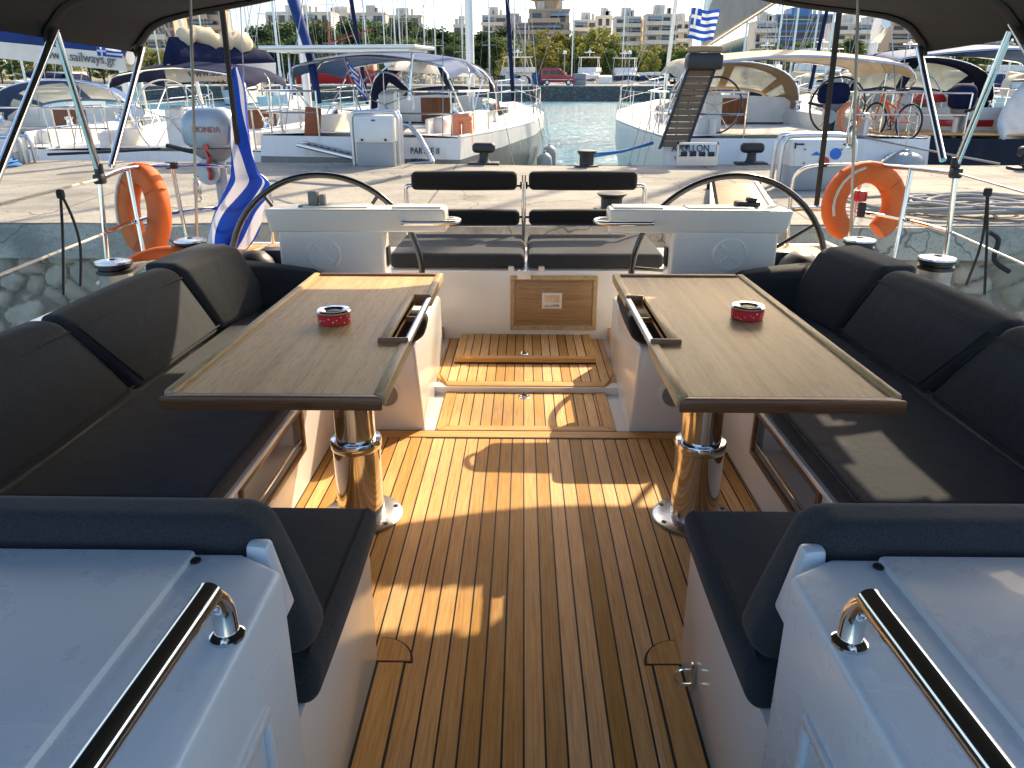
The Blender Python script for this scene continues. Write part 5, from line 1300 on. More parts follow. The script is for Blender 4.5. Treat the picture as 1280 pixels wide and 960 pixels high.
    for q in (-1, 1):
        for k in range(1, 5):
            yy = ys[k]; m = MB(); m.tube([(q * bw(yy / L) * .965, yy, sh(yy / L)), (q * bw(yy / L) * .965, yy, sh(yy / L) + .62)], .012, 6); m.build('stanchion', 'chrome', t)
    m = MB()
    for q in (-1, 1):
        for z in (.60, .32): m.tube([(q * bw(yy / L) * .965, yy, sh(yy / L) + z) for yy in ys], .006, 5)
    m.build('lifeline', 'wire', t)
    m = MB()
    for z in (.64, .34): m.tube([(-bw(.9) * .96, L * .9, sh(.9) + z), (-bw(.96), L * .965, sh(.96) + z), (0, L + .1, bowz + z + .02), (bw(.96), L * .965, sh(.96) + z), (bw(.9) * .96, L * .9, sh(.9) + z)], .0135, 6, sm=4)
    for q in (-1, 1): m.tube([(q * bw(.955), L * .955, bowz - .04), (q * bw(.955), L * .96, bowz + .64)], .0135, 6)
    m.build('pulpit', 'chrome', t)
    # cockpit odds: winches
    m = MB()
    for q in (-1, 1):
        for yy in (y0 + 1.3, yc - .4): m.lathe([(.075, 0), (.05, .05), (.05, .12), (.07, .13), (.07, .17), (.0, .18)], (q * (wc + .1), yy, s0 + .24), 14)
    m.build('winch', 'chrome', t)
    # transom lettering
    tz = lambda z: -rake * (1 - z / s0) - .012
    for (txt, size, x, z, mt_) in o.get('text', ()):
        Mx = Matrix.Translation((x, tz(z) , z)) @ Matrix.Rotation(PI / 2 - math.atan2(rake, s0), 4, 'X')
        m = MB(); m.text(txt, size, Mx, .004, sx=.85); m.build('lettering', mt_, t, flat=True)
    o['fn'] = (bw, sh, s0)
    return t
def local(t, p): 
    c, s = math.cos(t.rotation_euler.z), math.sin(t.rotation_euler.z); q = t.location
    return Vector((q.x + c * p[0] - s * p[1], q.y + s * p[0] + c * p[1], q.z + p[2]))
def fender(c, r, h, label, mt_='fender', rope_to=None):
    t = thing('fender', label, 'fender', c, 'hanging boat fenders')
    m = MB(); m.lathe([(.0, -h / 2), (r * .5, -h * .485), (r * .85, -h * .42), (r, -h * .3), (r, h * .28), (r * .9, h * .38), (r * .55, h * .46), (r * .22, h * .49), (r * .2, h * .54), (0, h * .55)], c, 20); m.build('body', mt_, t, ang=60)
    m = MB(); c = Vector(c); m.tube([c + Vector((0, 0, h * .53)), Vector(rope_to) if rope_to is not None else c + Vector((0, .05, h * .53 + .4))], .008, 5); m.build('lanyard', 'rope_white', t)
def flag_on_staff(base, top, w, h, label, droop=.3, ang=0., group='striped flags on yachts'):
    t = thing('flag', label, 'flag', base, group); base, top = Vector(base), Vector(top)
    m = MB(); m.tube([base, top], .012, 6); m.build('staff', 'wire', t)
    ax = (base - top).normalized(); fl = Vector((math.cos(ang), math.sin(ang), 0))
    def f(u, v): return top + ax * ((1 - v) * h + .02) + fl * (u * w * (1 - droop * .45)) + Vector((0, 0, -droop * w * u * u)) + Vector((-math.sin(ang), math.cos(ang), 0)) * (.13 * w * math.sin(u * 8 + v * 2) * u ** .6) + Vector((0, 0, .04 * w * math.sin(u * 7 + 1)))
    m = MB(); m.grid(f, 26, 18, .0, uv=True); m.build('cloth', 'flag', t, ang=80)

def yachts():
    MT['hull_grey'] = mat_hull('hull_grey_band', (.03, .035, .05), (.13, .135, .125), (.74, .73, .70), .12, 1.36)
    MT['hull_white'] = mat_hull('hull_white', (.03, .05, .12), (.70, .70, .68), (.76, .76, .74), .12, .4)
    MT['hull_navy'] = mat_hull('hull_navy', (.25, .04, .03), (.005, .008, .022), (.005, .008, .022), -.2, 1.2, .12, .03)
    # --- yacht with navy sprayhood (centre left)
    o = dict(label='white yacht with navy sprayhood and pale blue bimini, lettered PARTEE II', L=12.4, B=3.6, hullmat='hull_grey', sheer=1.65, bowz=1.75, bimini=(.5, 2.7, 1.30, 2.80, 'canvas_sky'), sprayhood=('canvas_navy', .95, 'clear'), wheels=(0,), cover='white_cloth', coverh=.14, under=-.12, boomx=-.55, boomy=3.0, boomrise=.12, boomh=.66, boomtext=('www.sailways.gr', .15, .35, .02, -1, 'text_blue'), jib='canvas_navy',
             text=(('PARTEE II', .125, 1.02, 1.47, 'text_blue'), ('NΠ 924', .075, .92, 1.34, 'text_blue')), yc=4.2)
    t = yacht(o); place(t, (-2.42, 11.35, WATER), R(-10)); p1 = t
    bw, sh, s0 = o['fn']
    for k, (yy, lab) in enumerate(((2.2, 'pale grey fender nearest the pier on the grey banded hull'), (5.2, 'middle pale grey fender hanging on the grey banded hull'), (7.0, 'far pale grey fender near the bow of the grey banded hull'))):
        x = bw(yy / 12.4) + .2; c = local(t, (x, yy, .62)); fender(c, .16, .78, lab, rope_to=local(t, (x - .2, yy, s0 + .3)))
    # solar roof, lifebuoy, blue drape, flag
    m = MB(); m.box((0, 0, 0), (2.3, .95, .05), bev=.012); m.box((0, 0, -.04), (2.1, .85, .03)); pts = []
    c = local(t, (-.15, .25, 2.84)); tt = thing('solar_panel', 'flat grey solar panel on poles above the pale blue bimini', 'solar panel', c); 
    m.bm.transform(Matrix.Translation(c) @ Matrix.Rotation(R(-10), 4, 'Z')); m.build('panel', 'alu', tt)
    m = MB()
    for q in (-1, 1): a = local(t, (-.15 + q * .95, .3, 2.82)); m.tube([a, local(t, (-.15 + q * .9, .15, s0 + .5))], .02, 7)
    m.build('pole', 'chrome', tt)
    c = local(t, (1.42, .55, 1.62)); tt = thing('lifebuoy', 'faded pink orange lifebuoy on the rail of the yacht with navy sprayhood', 'lifebuoy', c)
    m = MB()
    for q in (-1, 1): m.rbox([c + Vector((q * .085 + a * .07, b * .09, zz * .27)) for zz in (-1, 1) for a, b in ((-1, -1), (1, -1), (1, 1), (-1, 1))], .06, 3, .01)
    m.rbox([c + Vector((a * .15, b * .085, .27 + zz * .07)) for zz in (-1, 1) for a, b in ((-1, -1), (1, -1), (1, 1), (-1, 1))], .06, 3, .01); m.build('horseshoe', 'orange_pale', tt, ang=60)
    c = local(t, (.1, 1.25, 1.55)); m = MB(); m.grid(lambda u, v: c + Vector((.16 * (u - .5) * (1.6 - v) + .04 * math.sin(v * 5), .05 * math.sin(u * 9), .2 - .48 * v - .05 * math.sin(u * 5))), 14, 12, .01); ob = m.build('towel', 'blue', ang=80); tag(ob, 'bright blue towel hanging over the wheel of the yacht with navy sprayhood', 'towel')
    flag_on_staff(local(t, (.2, .15, 1.3)), local(t, (-.02, -.25, 2.72)), .42, .30, 'small striped flag on the stern staff before the navy sprayhood', .8, R(-35))
    # passerelle of that yacht: a folded grey tube at the transom
    a, b = W(513, 158, y=11.2), W(541, 203, y=10.6); m = MB(); m.tube([a + Vector((-.5, .1, 0)), a, b], .035, 8, sm=3); m.tube([b + Vector((-.35, 0, -.02)), b], .02, 6)
    ob = m.build('boarding_ladder', 'alu'); tag(ob, 'folded aluminium boarding ladder at the PARTEE II transom', 'ladder')
    a, b = W(372, 181, y=11.1), W(448, 199, y=10.75); d = (b - a).normalized(); sx = Vector((0, 1, 0)); tt = thing('gangplank', 'grey gangplank resting left of the blank white pedestal', 'gangplank', (a + b) / 2)
    for q in (0, .34):
        m = MB(); m.tube([a + sx * q, b + sx * q], .03, 7); m.build('side_rail', 'alu', tt)
    m = MB(); n = 9
    for k in range(n): c = a.lerp(b, (k + .5) / n); m.box(c + sx * .17, (.085, .30, .02))
    m.build('tread', 'wood_old', tt)
    # --- yacht with beige canvas (centre right)
    o = dict(label='white yacht with beige bimini and brown framed sprayhood, lettered APOLLON', L=13.2, B=4.2, hullmat='hull_white', sheer=1.64, bowz=1.8, bimini=(.3, 2.6, 1.72, 2.80, 'canvas_beige'), sprayhood=('canvas_brown', .88, 'milky'), hoodw=.58, wheels=(-.95, .95), wheelr=.42, wheelmat='rim', cover='canvas_grey', coverh=.62, boomx=.55, boomy=2.6, boomrise=.75, boomh=1.25, jib='white_cloth', mastmat='steel',
             text=(('APOLLON', .14, -1.50, 1.50, 'text_blue'), ('NΠ', .075, -1.68, 1.37, 'text_blue')), yc=4.3, stern=.9)
    t = yacht(o); place(t, (3.92, 11.25, WATER), R(-1.5)); bw, sh, s0 = o['fn']
    for yy, rr_, lab in ((.55, .19, 'large cream fender by the stern of the white yacht, nearest its transom'), (1.15, .19, 'second large cream fender along the white hull beside the water'), (1.8, .18, 'third cream fender on the white hull, furthest from the pier')):
        x = -bw(yy / 13.2) - .2; fender(local(t, (x, yy, .60)), rr_, .95, lab, rope_to=local(t, (x + .2, yy, s0 + .3)))
    # raised passerelle
    a, b = W(841, 186, y=10.95), W(876, 88, y=11.2); d = (b - a); Lp = d.length; d.normalize(); sx = Vector((1, 0, 0)); up = sx.cross(d).normalized()
    tt = thing('gangplank', 'raised dark slatted gangplank standing on the APOLLON transom', 'gangplank', a)
    w = .185
    for q in (-1, 1):
        m = MB(); m.hexa([a + sx * (q * w + e) + d * y + up * z for z in (-.03, .03) for e, y in ((-.02, 0), (.02, 0), (.02, Lp), (-.02, Lp))]); m.build('side_rail', 'black', tt)
    for k in range(12):
        m = MB(); y = .03 + k * Lp / 12.2; m.hexa([a + sx * e + d * yy + up * z for z in (-.015, .015) for e, yy in ((-w + .02, y), (w - .02, y), (w - .02, y + Lp / 12.2 - .014), (-w + .02, y + Lp / 12.2 - .014))]); m.build('slat', 'wood_old', tt)
    m = MB(); c = b + d * .12; m.box(c, (.5, .25, .22), bev=.05); m.build('winch_bag', 'bag', tt); m = MB(); m.box(c + Vector((0, 0, .16)), (.46, .22, .08), bev=.03); m.build('red_cover', 'canvas_brown', tt)
    # stern box below the passerelle
    c = W(871, 207, z=PIER + .02); c.y = 10.25; tt = thing('roller_stand', 'low aluminium frame with black rollers under the APOLLON gangplank', 'roller stand', c)
    m = MB(); m.bx(c.x - .27, c.x + .27, c.y, c.y + .04, PIER + .02, PIER + .13); m.bx(c.x - .27, c.x - .25, c.y, c.y + .04, PIER + .13, PIER + .31); m.bx(c.x + .25, c.x + .27, c.y, c.y + .04, PIER + .13, PIER + .31); m.bx(c.x - .27, c.x + .27, c.y, c.y + .04, PIER + .285, PIER + .31); m.build('frame', 'alu', tt)
    m = MB()
    for k in range(4): m.lathe([(0, -.04), (.03, -.04), (.03, .04), (0, .04)], (c.x - .18 + k * .12, c.y + .0, PIER + .165), 12, axis='x')
    m.build('roller', 'black', tt)
    flag_on_staff(W(860, 44, y=11.9), W(865, 9, y=11.9), .42, .40, 'striped flag flying before the grey sail cover of the white yacht', .05, R(8))
    # lettering plate on the transom
    c = W(942, 184, y=10.88); m = MB(); m.box(c + Vector((0, .0, 0)), (.17, .012, .06), bev=.004); ob = m.build('name_plate', 'blue'); tag(ob, 'small blue plate on the white transom above the tee bollard', 'plate')
    # spare outboard with dark blue cowl between the two right yachts
    outboard(tuple(W(1042, 118, y=11.9)), 'dark blue outboard motor on the rail between the beige and blue canopies', 'canvas_navy', '', 1.15, R(4), low='iron')
    c = W(1061, 148, y=11.6); m = MB()
    for k in range(9): m.torus(c + Vector((.012 * math.sin(k * 2.1), -.02 * k + .08, .01 * math.cos(k * 3))), .13, .012, rot=Matrix.Rotation(R(84 + 3 * math.sin(k)), 4, 'X') @ Matrix.Scale(1.55, 4, (0, 1, 0)), n=24, k=5)
    ob = m.build('rope_coil', 'orange_pale'); tag(ob, 'hank of orange rope hanging on the rail beside the dark blue outboard', 'rope')
    # --- navy hulled yacht (right)
    o = dict(label='navy hulled yacht with teak deck and blue striped bimini at the right', L=15.5, B=4.9, hullmat='hull_navy', toe='teak_plain', sheer=1.62, bowz=1.9, deckmat='gel_far', bimini=(1.2, 4.4, 1.75, 2.92, 'canvas_sky'), bimini_stripe='canvas_blue', sprayhood=('canvas_navy', 1.0, 'milky'), hoodw=.58, wheels=(-1.2, 1.2), wheelr=.55, cover='white_cloth', coverh=.5, boomx=-1.1, boomy=4.0, boomh=1.35, jib='canvas_navy', yc=5.2, stern=.92, y0=.9)
    t = yacht(o); bw, sh, s0 = o['fn']
    m = MB(); m.bx(-2.05, 2.05, .04, .84, s0 + .04, s0 + .065, bev=.004); m.build('swim_platform', 'teak_plain', t)
    m = MB(); m.bx(-1.9, 1.9, .88, .98, s0 + .03, s0 + .40, bev=.03); bwk = m.build('stern_bulwark', 'gel_far', t)
    for q in (-.55, .75):
        m = MB(); m.bx(q - .4, q + .4, .865, .879, s0 + .12, s0 + .22, bev=.004); m.build('red_light', 'red', bwk)
    place(t, (7.35, 11.45, WATER), R(-8))
    outboard(tuple(W(1203, 122, y=11.9)), 'outboard motor under a domed navy cover on the navy yacht stern', 'canvas_navy', '', 1.35, R(80), low='white')
    # bicycle
    bicycle(W(1110, 173, y=11.75), R(-74))
    # white paddle board standing at the right edge
    a, b = W(1252, 174, y=11.5), W(1295, 118, y=12.4); d = (b - a); Lp = d.length * 1.35; d.normalize(); sx = d.cross(Vector((.35, .9, 0))).normalized(); up = sx.cross(d)
    m = MB(); rings = []
    for k in range(15):
        u = k / 14; w = .28 * max(.004, 1 - abs(2 * u - 1) ** 3.2) ** .5; p = a + d * (u * Lp); rings.append([p + sx * (w * math.cos(q)) + up * (.05 * math.sin(q)) for q in [2 * PI * i / 16 for i in range(16)]])
    m.loft(rings); ob = m.build('paddle_board', 'fender', ang=60); tag(ob, 'pale grey paddle board leaning on the white stern at the right edge', 'paddle board')
    c = W(1158, 122, y=12.2); m = MB(); m.rbox([c + Vector(q) for q in ((-.22, -.1, -.06), (.3, -.1, -.06), (.3, .1, -.06), (-.22, .1, -.06), (-.12, -.08, .08), (.2, -.08, .08), (.2, .08, .08), (-.12, .08, .08))], .04, 3, .02); ob = m.build('deck_bag', 'red', ang=60); tag(ob, 'red bag lying on the navy yacht deck under the blue canopy', 'bag')
    c = W(1146, 197, y=10.7); fender(c + Vector((0, .35, -.22)), .27, .55, 'large grey ball fender at the waterline of the navy hull', 'ped')
    # --- left yachts
    o = dict(label='white yacht at the far left with blue sprayhood, half hidden by steel tubes', L=12.5, B=4.0, hullmat='hull_white', sheer=1.4, bowz=1.6, sprayhood=('canvas_sky', .8, 'milky'), wheels=(), noboom=True, jib='white_cloth', yc=4.0)
    t = yacht(o); place(t, (-9.1, 12.1, WATER), R(4))
    o = dict(label='white yacht behind the outboard, with navy bimini and a single big steering wheel', L=12.8, B=4.1, hullmat='hull_white', sheer=1.4, bowz=1.6, bimini=(1.0, 2.8, 1.2, 2.66, 'canvas_navy'), wheels=(-.3,), wheelr=.62, noboom=True, jib='canvas_navy', yc=4.2)
    t = yacht(o); place(t, (-5.7, 11.85, WATER), R(-4)); bw, sh, s0 = o['fn']
    fender(local(t, (-bw(0) - .1, -.1, .85)), .2, .7, 'cream fender at the left stern corner of the yacht with the big wheel')
    fender(local(t, (bw(0) + .15, .0, .7)), .19, .7, 'grey fender at the right stern corner of the yacht with the big wheel')
    # boom with blue cover and white lettered skirt, reaching over from the left yacht
    def lettered_boom(a, b, hc, label, txt, size, k, top_mat, flagend):
        d = (b - a); tt = thing('covered_boom', label, 'boom', tuple(b), 'booms with lettered sail covers')
        m = MB(); m.tube([a, b], .10, 10); m.build('spar', 'white_cloth', tt)
        rr = random.Random(5); rings = []; dn = d.normalized(); nx = dn.cross(Vector((0, 0, 1))).normalized()
        for i in range(25):
            u = i / 24; p = a.lerp(b, u); h = hc * (1 - .45 * u) * (1 + .07 * rr.uniform(-1, 1)) * (.6 if i in (0, 24) else 1); w = .15
            rings.append([p - nx * w * .9 + Vector((0, 0, .03)), p - nx * w + Vector((0, 0, h * .4)), p - nx * w * .5 + Vector((0, 0, h * .85)), p + Vector((0, 0, h)), p + nx * w * .5 + Vector((0, 0, h * .85)), p + nx * w + Vector((0, 0, h * .4)), p + nx * w * .9 + Vector((0, 0, .03))])
        m = MB(); m.loft(rings); m.build('sail_cover', top_mat, tt, ang=60)
        m = MB(); m.grid(lambda u, v: a.lerp(b, u) + nx * (.152 - .03 * v) + Vector((0, 0, .05 - .24 * v)), 24, 4, .006); m.grid(lambda u, v: a.lerp(b, u) - nx * (.152 - .03 * v) + Vector((0, 0, .05 - .24 * v)), 24, 4, .006); sk = m.build('skirt', 'white_cloth', tt)
        c = a.lerp(b, k) + Vector((0, 0, -.06)); 
        if nx.y > 0: nx = -nx
        c = c + nx * .165; xa = dn if dn.x > 0 else -dn; za = nx; ya = za.cross(xa)
        Mx = Matrix(((xa.x, ya.x, za.x, c.x), (xa.y, ya.y, za.y, c.y), (xa.z, ya.z, za.z, c.z), (0, 0, 0, 1)))
        m = MB(); m.text(txt, size, Mx, .004); m.build('lettering', 'text_grey', sk, flat=True)
        if not flagend:
            rr = random.Random(8); rings = []
            for i in range(15):
                u = i / 14; p = a.lerp(b, .12 + .7 * u) + Vector((0, 0, hc * (.98 - .3 * u) + .10 * rr.random())); r1 = (.07 + .09 * rr.random()) * (.4 if i in (0, 14) else 1)
                rings.append([p + nx * (r1 * math.cos(q)) + Vector((0, 0, r1 * 1.4 * math.sin(q))) for q in [2 * PI * k2 / 9 for k2 in range(9)]])
            m = MB(); m.loft(rings); m.build('sail_folds', 'sail', tt, ang=70)
        if flagend:
            e = b; m = MB(); m.grid(lambda u, v: e + nx * .172 - xa * (.42 * (1 - u)) + Vector((0, 0, .24 - .25 * v)), 10, 9, 0, uv=True); m.build('striped_end', 'flag', tt)
    lettered_boom(W(-40, 52, y=12.6), W(163, 72, y=12.0), .33, 'long boom under blue cover with lettered white skirt, upper left', 'www.sailways.gr', .185, .74, 'canvas_blue', True)
    lettered_boom(W(212, 88, y=13.2), W(338, 82, y=15.0), .5, 'boom with navy cover and lettered white skirt behind the flag', 'www.sailways.gr', .19, .40, 'canvas_navy', False)
    # rust coloured lifebuoy box on the blue flagged stay
    c = W(391, 155, y=11.6); m = MB(); m.box(c, (.22, .12, .46), rot=(0, R(8), 0), bev=.02); ob = m.build('float_case', 'rust'); tag(ob, 'rusty orange float case hanging on the rail left of the white pedestal', 'float case')
    m = MB(); a, b = W(398, 128, y=11.9), W(366, 0, y=12.6); m.tube([b + (b - a) * .4, b, a.lerp(b, .5) + Vector((.05, 0, 0)), a], [.10, .05], 10, sm=5); ob = m.build('furled_banner', 'canvas_blue', ang=60); tag(ob, 'tall blue furled banner rising left of the pale blue bimini', 'banner')
def bicycle(p, yaw):
    t = thing('bicycle', 'orange bicycle standing on the navy yacht deck', 'bicycle', tuple(p))
    k = .74; Mx = Matrix.Translation(p) @ Matrix.Rotation(yaw, 4, 'Z') @ Matrix.Scale(k, 4)
    T = lambda x, z, y=0.: Mx @ Vector((x, y, z))
    for x in (-.48, .48):
        w = MB(); w.tube([T(x + .33 * math.cos(q), .33 + .33 * math.sin(q)) for q in [2 * PI * i / 36 for i in range(36)]], .02 * k, 7, True); wh = w.build('wheel', 'rubber', t)
        m = MB()
        for i in range(10): q = i * PI / 5; m.tube([T(x, .33), T(x + .31 * math.cos(q), .33 + .31 * math.sin(q))], .003, 4)
        m.tube([T(x + .30 * math.cos(q), .33 + .30 * math.sin(q)) for q in [2 * PI * i / 30 for i in range(30)]], .008, 5, True); m.build('rim', 'alu', wh)
    m = MB(); ft, st_, bb, hd, rx = T(-.48, .33), T(.15, .80), T(.02, .32), T(-.33, .82), T(.48, .33)
    for a, b, r in ((hd, bb, .026), (T(-.32, .72), T(.12, .56), .02), (st_, bb, .02), (bb, rx, .013), (T(.12, .62), rx, .012), (hd + Vector((0, 0, .05)), ft, .018)): m.tube([a, b], r * k, 8)
    m.build('frame', 'orange', t)
    m = MB(); m.tube([T(-.38, .93, -.28), T(-.34, .95, -.1), T(-.33, .96, 0), T(-.34, .95, .1), T(-.38, .93, .28)], .016, 7, sm=3); m.tube([T(-.33, .82), T(-.33, .96)], .016, 7); m.build('handlebar', 'black', t)
    m = MB(); m.hexa([T(.0, .88, -.03), T(.28, .88, -.08), T(.28, .88, .08), T(.0, .88, .03), T(.0, .93, -.03), T(.28, .95, -.08), T(.28, .95, .08), T(.0, .93, .03)], bev=.02); m.tube([T(.15, .80), T(.15, .89)], .014, 7); m.build('saddle', 'black', t)
    m = MB(); m.tube([T(.02 + .09 * math.cos(q), .32 + .09 * math.sin(q), -.03) for q in [2 * PI * i / 20 for i in range(20)]], .007, 5, True); m.tube([T(.02, .32, -.04), T(.1, .18, -.06), T(.1, .18, -.14)], .011, 6); m.build('crank', 'black', t)
yachts()
QY, QZ = 89.0, .39
def far_scene():
    m = MB(); m.bx(-160, 170, QY, QY + 16, WATER - 1, QZ)
    m.uv = 'origin'; o = m.build('far_quay', 'farstone'); struct(o, 'dark stone faced quay wall across the harbour', 'quay')
    m = MB(); m.bx(-160, 170, QY - .05, QY + 16, QZ, QZ + .14, bev=.02); o = m.build('quay_road', mat_concrete('quay_paving', (.36, .34, .30), .3)); struct(o, 'pale paved top of the far quay', 'road')
    MT['soil'] = mat('dry_ground', (.20, .17, .11), .95, var=.3, vs=.05)
    def land(u, v):
        x = -900 + 1800 * u; y = lerp(QY + 60, 900, v); 
        return Vector((x, y, -.9 + 16 * max(0, v - .25) ** 1.2 * (1 if x < 40 else .7) + 1.5 * mnoise.noise(Vector((x * .01, y * .01, 0))) * v + (1.6 if v < .02 else 1.6)))
    m = MB(); m.grid(land, 60, 30); o = m.build('shore_ground', 'soil'); struct(o, 'low wooded shore rising behind the harbour', 'ground')
    MT['hill'] = mat('far_hill', (.07, .10, .08), .95, var=.2, vs=.004)
    m = MB(); m.grid(lambda u, v: Vector((260 + 900 * u, 1500 + 200 * v, 0 + 105 * math.sin(PI * min(1, u * 1.15 + .06)) ** 1.2 * (1 - (2 * v - 1) ** 2) ** .5 + 6 * mnoise.noise(Vector((u * 9, v * 3, 2))))), 60, 10); o = m.build('hill', 'hill'); struct(o, 'distant hill behind the blue building', 'hill')
    # --- buildings
    walls = {'white': mat('render_white', (.76, .70, .58), .8, var=.06, vs=.3), 'brown': mat('render_brown', (.50, .39, .28), .8, var=.08, vs=.3), 'pink': mat('render_pink', (.58, .40, .33), .8, var=.08, vs=.3), 'grey': mat('render_grey', (.62, .58, .50), .8, var=.08, vs=.3), 'blue': mat('blue_cladding', (.035, .16, .40), .3, var=.15, vs=.2), 'peach': mat('render_peach', (.55, .36, .24), .8, var=.08, vs=.3)}
    MT['win'] = mat('window_glass', (.035, .05, .065), .12, var=.4, vs=.25)
    MT['awning'] = mat('awning_cloth', (.30, .34, .36), .8, var=.4, vs=.2)
    def building(u0, u1, vt, D, nfl, wall, label, style='balcony', vb=105):
        a, b = W(u0, vb, y=D), W(u1, vb, y=D); zt = W((u0 + u1) / 2, vt, y=D).z; z0 = min(a.z, zt - 3 * nfl * .8); z0 = -2; w = b.x - a.x; dp = max(9., w * .6); cx = (a.x + b.x) / 2
        t = thing('apartment_building', label, 'building', (cx, D, z0))
        wm = walls[wall]; fh = (zt - z0) / nfl
        rng = random.Random(int(u0 * 7 + vt))
        m = MB(); m.bx(cx - w / 2, cx + w / 2, D + 1.2, D + dp, z0, zt); bd = m.build('wall', wm, t)
        m = MB(); m.bx(cx - w / 2 - .2, cx + w / 2 + .2, D + .9, D + dp + .2, zt, zt + .5); k = w * .22; m.bx(cx - k, cx + k * .6, D + 3, D + dp - 2, zt + .5, zt + 3.0); m.build('roof', wm, t)
        m = MB(); 
        for q in range(3): x = cx + (rng.random() - .5) * w * .7; m.bx(x - .5, x + .5, D + 2, D + 3, zt + .5, zt + 1.7 + rng.random()); m.tube([(x + 1, D + 2.5, zt + .5), (x + 1, D + 2.5, zt + 3 + 2 * rng.random())], .06, 5)
        m.build('roof_tank', walls['grey'], t)
        nb = max(2, int(w / 4.2))
        for f in range(nfl):
            z = z0 + f * fh
            if z + fh < -1: continue
            m = MB()
            if style == 'glass': m.bx(cx - w / 2 + .3, cx + w / 2 - .3, D + 1.1, D + 1.25, z + .5, z + fh - .3)
            else:
                for q in range(nb):
                    x0 = cx - w / 2 + w * (q + .14) / nb; x1 = cx - w / 2 + w * (q + .14 + .45 + .28 * rng.random()) / nb
                    m.bx(x0, x1, D + 1.12, D + 1.3, z + .15 + (.0 if rng.random() < .6 else .9), z + fh * .82)
            m.build('window', 'win', t, flat=True)
            if style == 'balcony':
                l, r = (0, 1) if rng.random() < .65 else ((.0, .72) if rng.random() < .5 else (.28, 1))
                m = MB(); m.bx(cx - w / 2 - .5 + w * l, cx - w / 2 + .5 + w * r, D - .4, D + 1.2, z - .12, z + .10); m.bx(cx - w / 2 - .5 + w * l, cx - w / 2 + .5 + w * r, D - .4, D - .3, z + .1, z + 1.0)
                for q in range(nb + 1):
                    if l <= q / nb <= r: m.bx(cx - w / 2 + w * q / nb - .1, cx - w / 2 + w * q / nb + .1, D - .2, D + 1.2, z + .1, z + fh - .12)
                m.build('balcony', wm, t, flat=True)
                if rng.random() < .75:
                    q = rng.randrange(nb); x0 = cx - w / 2 + w * q / nb; x1 = x0 + w / nb * rng.choice((1, 1.6)); x1 = min(x1, cx + w / 2)
                    m = MB(); m.hexa([(x0 + .2, D - .9, z + fh * .52), (x1 - .2, D - .9, z + fh * .52), (x1 - .2, D + 1.1, z + fh * .84), (x0 + .2, D + 1.1, z + fh * .84), (x0 + .2, D - .9, z + fh * .56), (x1 - .2, D - .9, z + fh * .56), (x1 - .2, D + 1.1, z + fh * .88), (x0 + .2, D + 1.1, z + fh * .88)]); m.build('awning', 'awning', t, flat=True)
        return t
    building(186, 222, 14, 190, 6, 'white', 'white apartment block with peach end, at the upper left beneath the canopy edge')
    building(214, 226, 18, 188.2, 6, 'peach', 'narrow peach rendered block beside the white block at the upper left', 'plain')
    building(226, 286, 10, 230, 8, 'brown', 'grey brown apartment block behind the left steel wire')
    building(342, 420, 16, 330, 6, 'white', 'long low white block above the dark trees, left of centre')
    building(412, 456, 17, 350, 6, 'grey', 'pale grey low block with flat roof, beside the long low white block')
    building(452, 486, 17, 300, 7, 'grey', 'grey block rising behind dark trees above the solar panel', 'plain')
    building(486, 530, 20, 310, 7, 'grey', 'wide grey block half hidden by dark trees above the solar panel')
    building(568, 590, 32, 260, 6, 'white', 'small plain beige block left of the thick mast', 'plain')
    building(604, 634, 20, 280, 8, 'grey', 'grey balconied block just right of the thick mast')
    building(630, 660, 30, 240, 7, 'pink', 'pink rendered block behind the dark furled sail')
    t = building(661, 710, 13, 235, 7, 'brown', 'tall rounded block with wide roof canopy, above the red van')
    a, b = W(658, 8, y=233), W(712, 8, y=233); c = (a + b) / 2; z = W(686, 13, y=235).z + .5; hw = (b.x - a.x) / 2
    m = MB(); m.lathe([(hw * .55, z), (hw * .62, z + 2.2), (hw * .98, z + 2.9), (hw * 1.0, z + 3.2), (hw * .3, z + 3.4)], (c.x, 241, 0), 28); m.build('roof_canopy', walls['brown'], t, flat=False)
    building(716, 748, 26, 290, 7, 'white', 'pale block behind the turquoise speck tree, right of the tall rounded block')
    building(744, 762, 21, 270, 8, 'white', 'narrow white block right of the yellow green trees', 'plain')
    building(766, 797, 22, 250, 8, 'white', 'white block with dark balconies above the white motor yacht')
    building(796, 806, 36, 265, 7, 'peach', 'thin orange rendered block between two white blocks', 'plain')
    building(804, 840, 19, 245, 8, 'white', 'white block with blue shaded awnings, left of the flag mast')
    building(836, 862, 28, 275, 7, 'white', 'white stepped block touching the flag mast', 'balcony')
    building(938, 962, 28, 240, 7, 'white', 'pale block between the grey sail cover and the blue building')
    building(961, 1032, 19, 330, 9, 'blue', 'wide blue glass office building at the upper right', 'glass')
    building(1034, 1078, 30, 260, 7, 'white', 'white terraced block beside the blue building')
    building(1076, 1112, 22, 300, 9, 'grey', 'grey white block right of the black backstay', 'balcony')
    building(1104, 1148, 30, 280, 7, 'brown', 'brown terraced block under the right canopy edge')
    building(1180, 1300, 52, 420, 5, 'grey', 'long pale block far behind at the right edge')
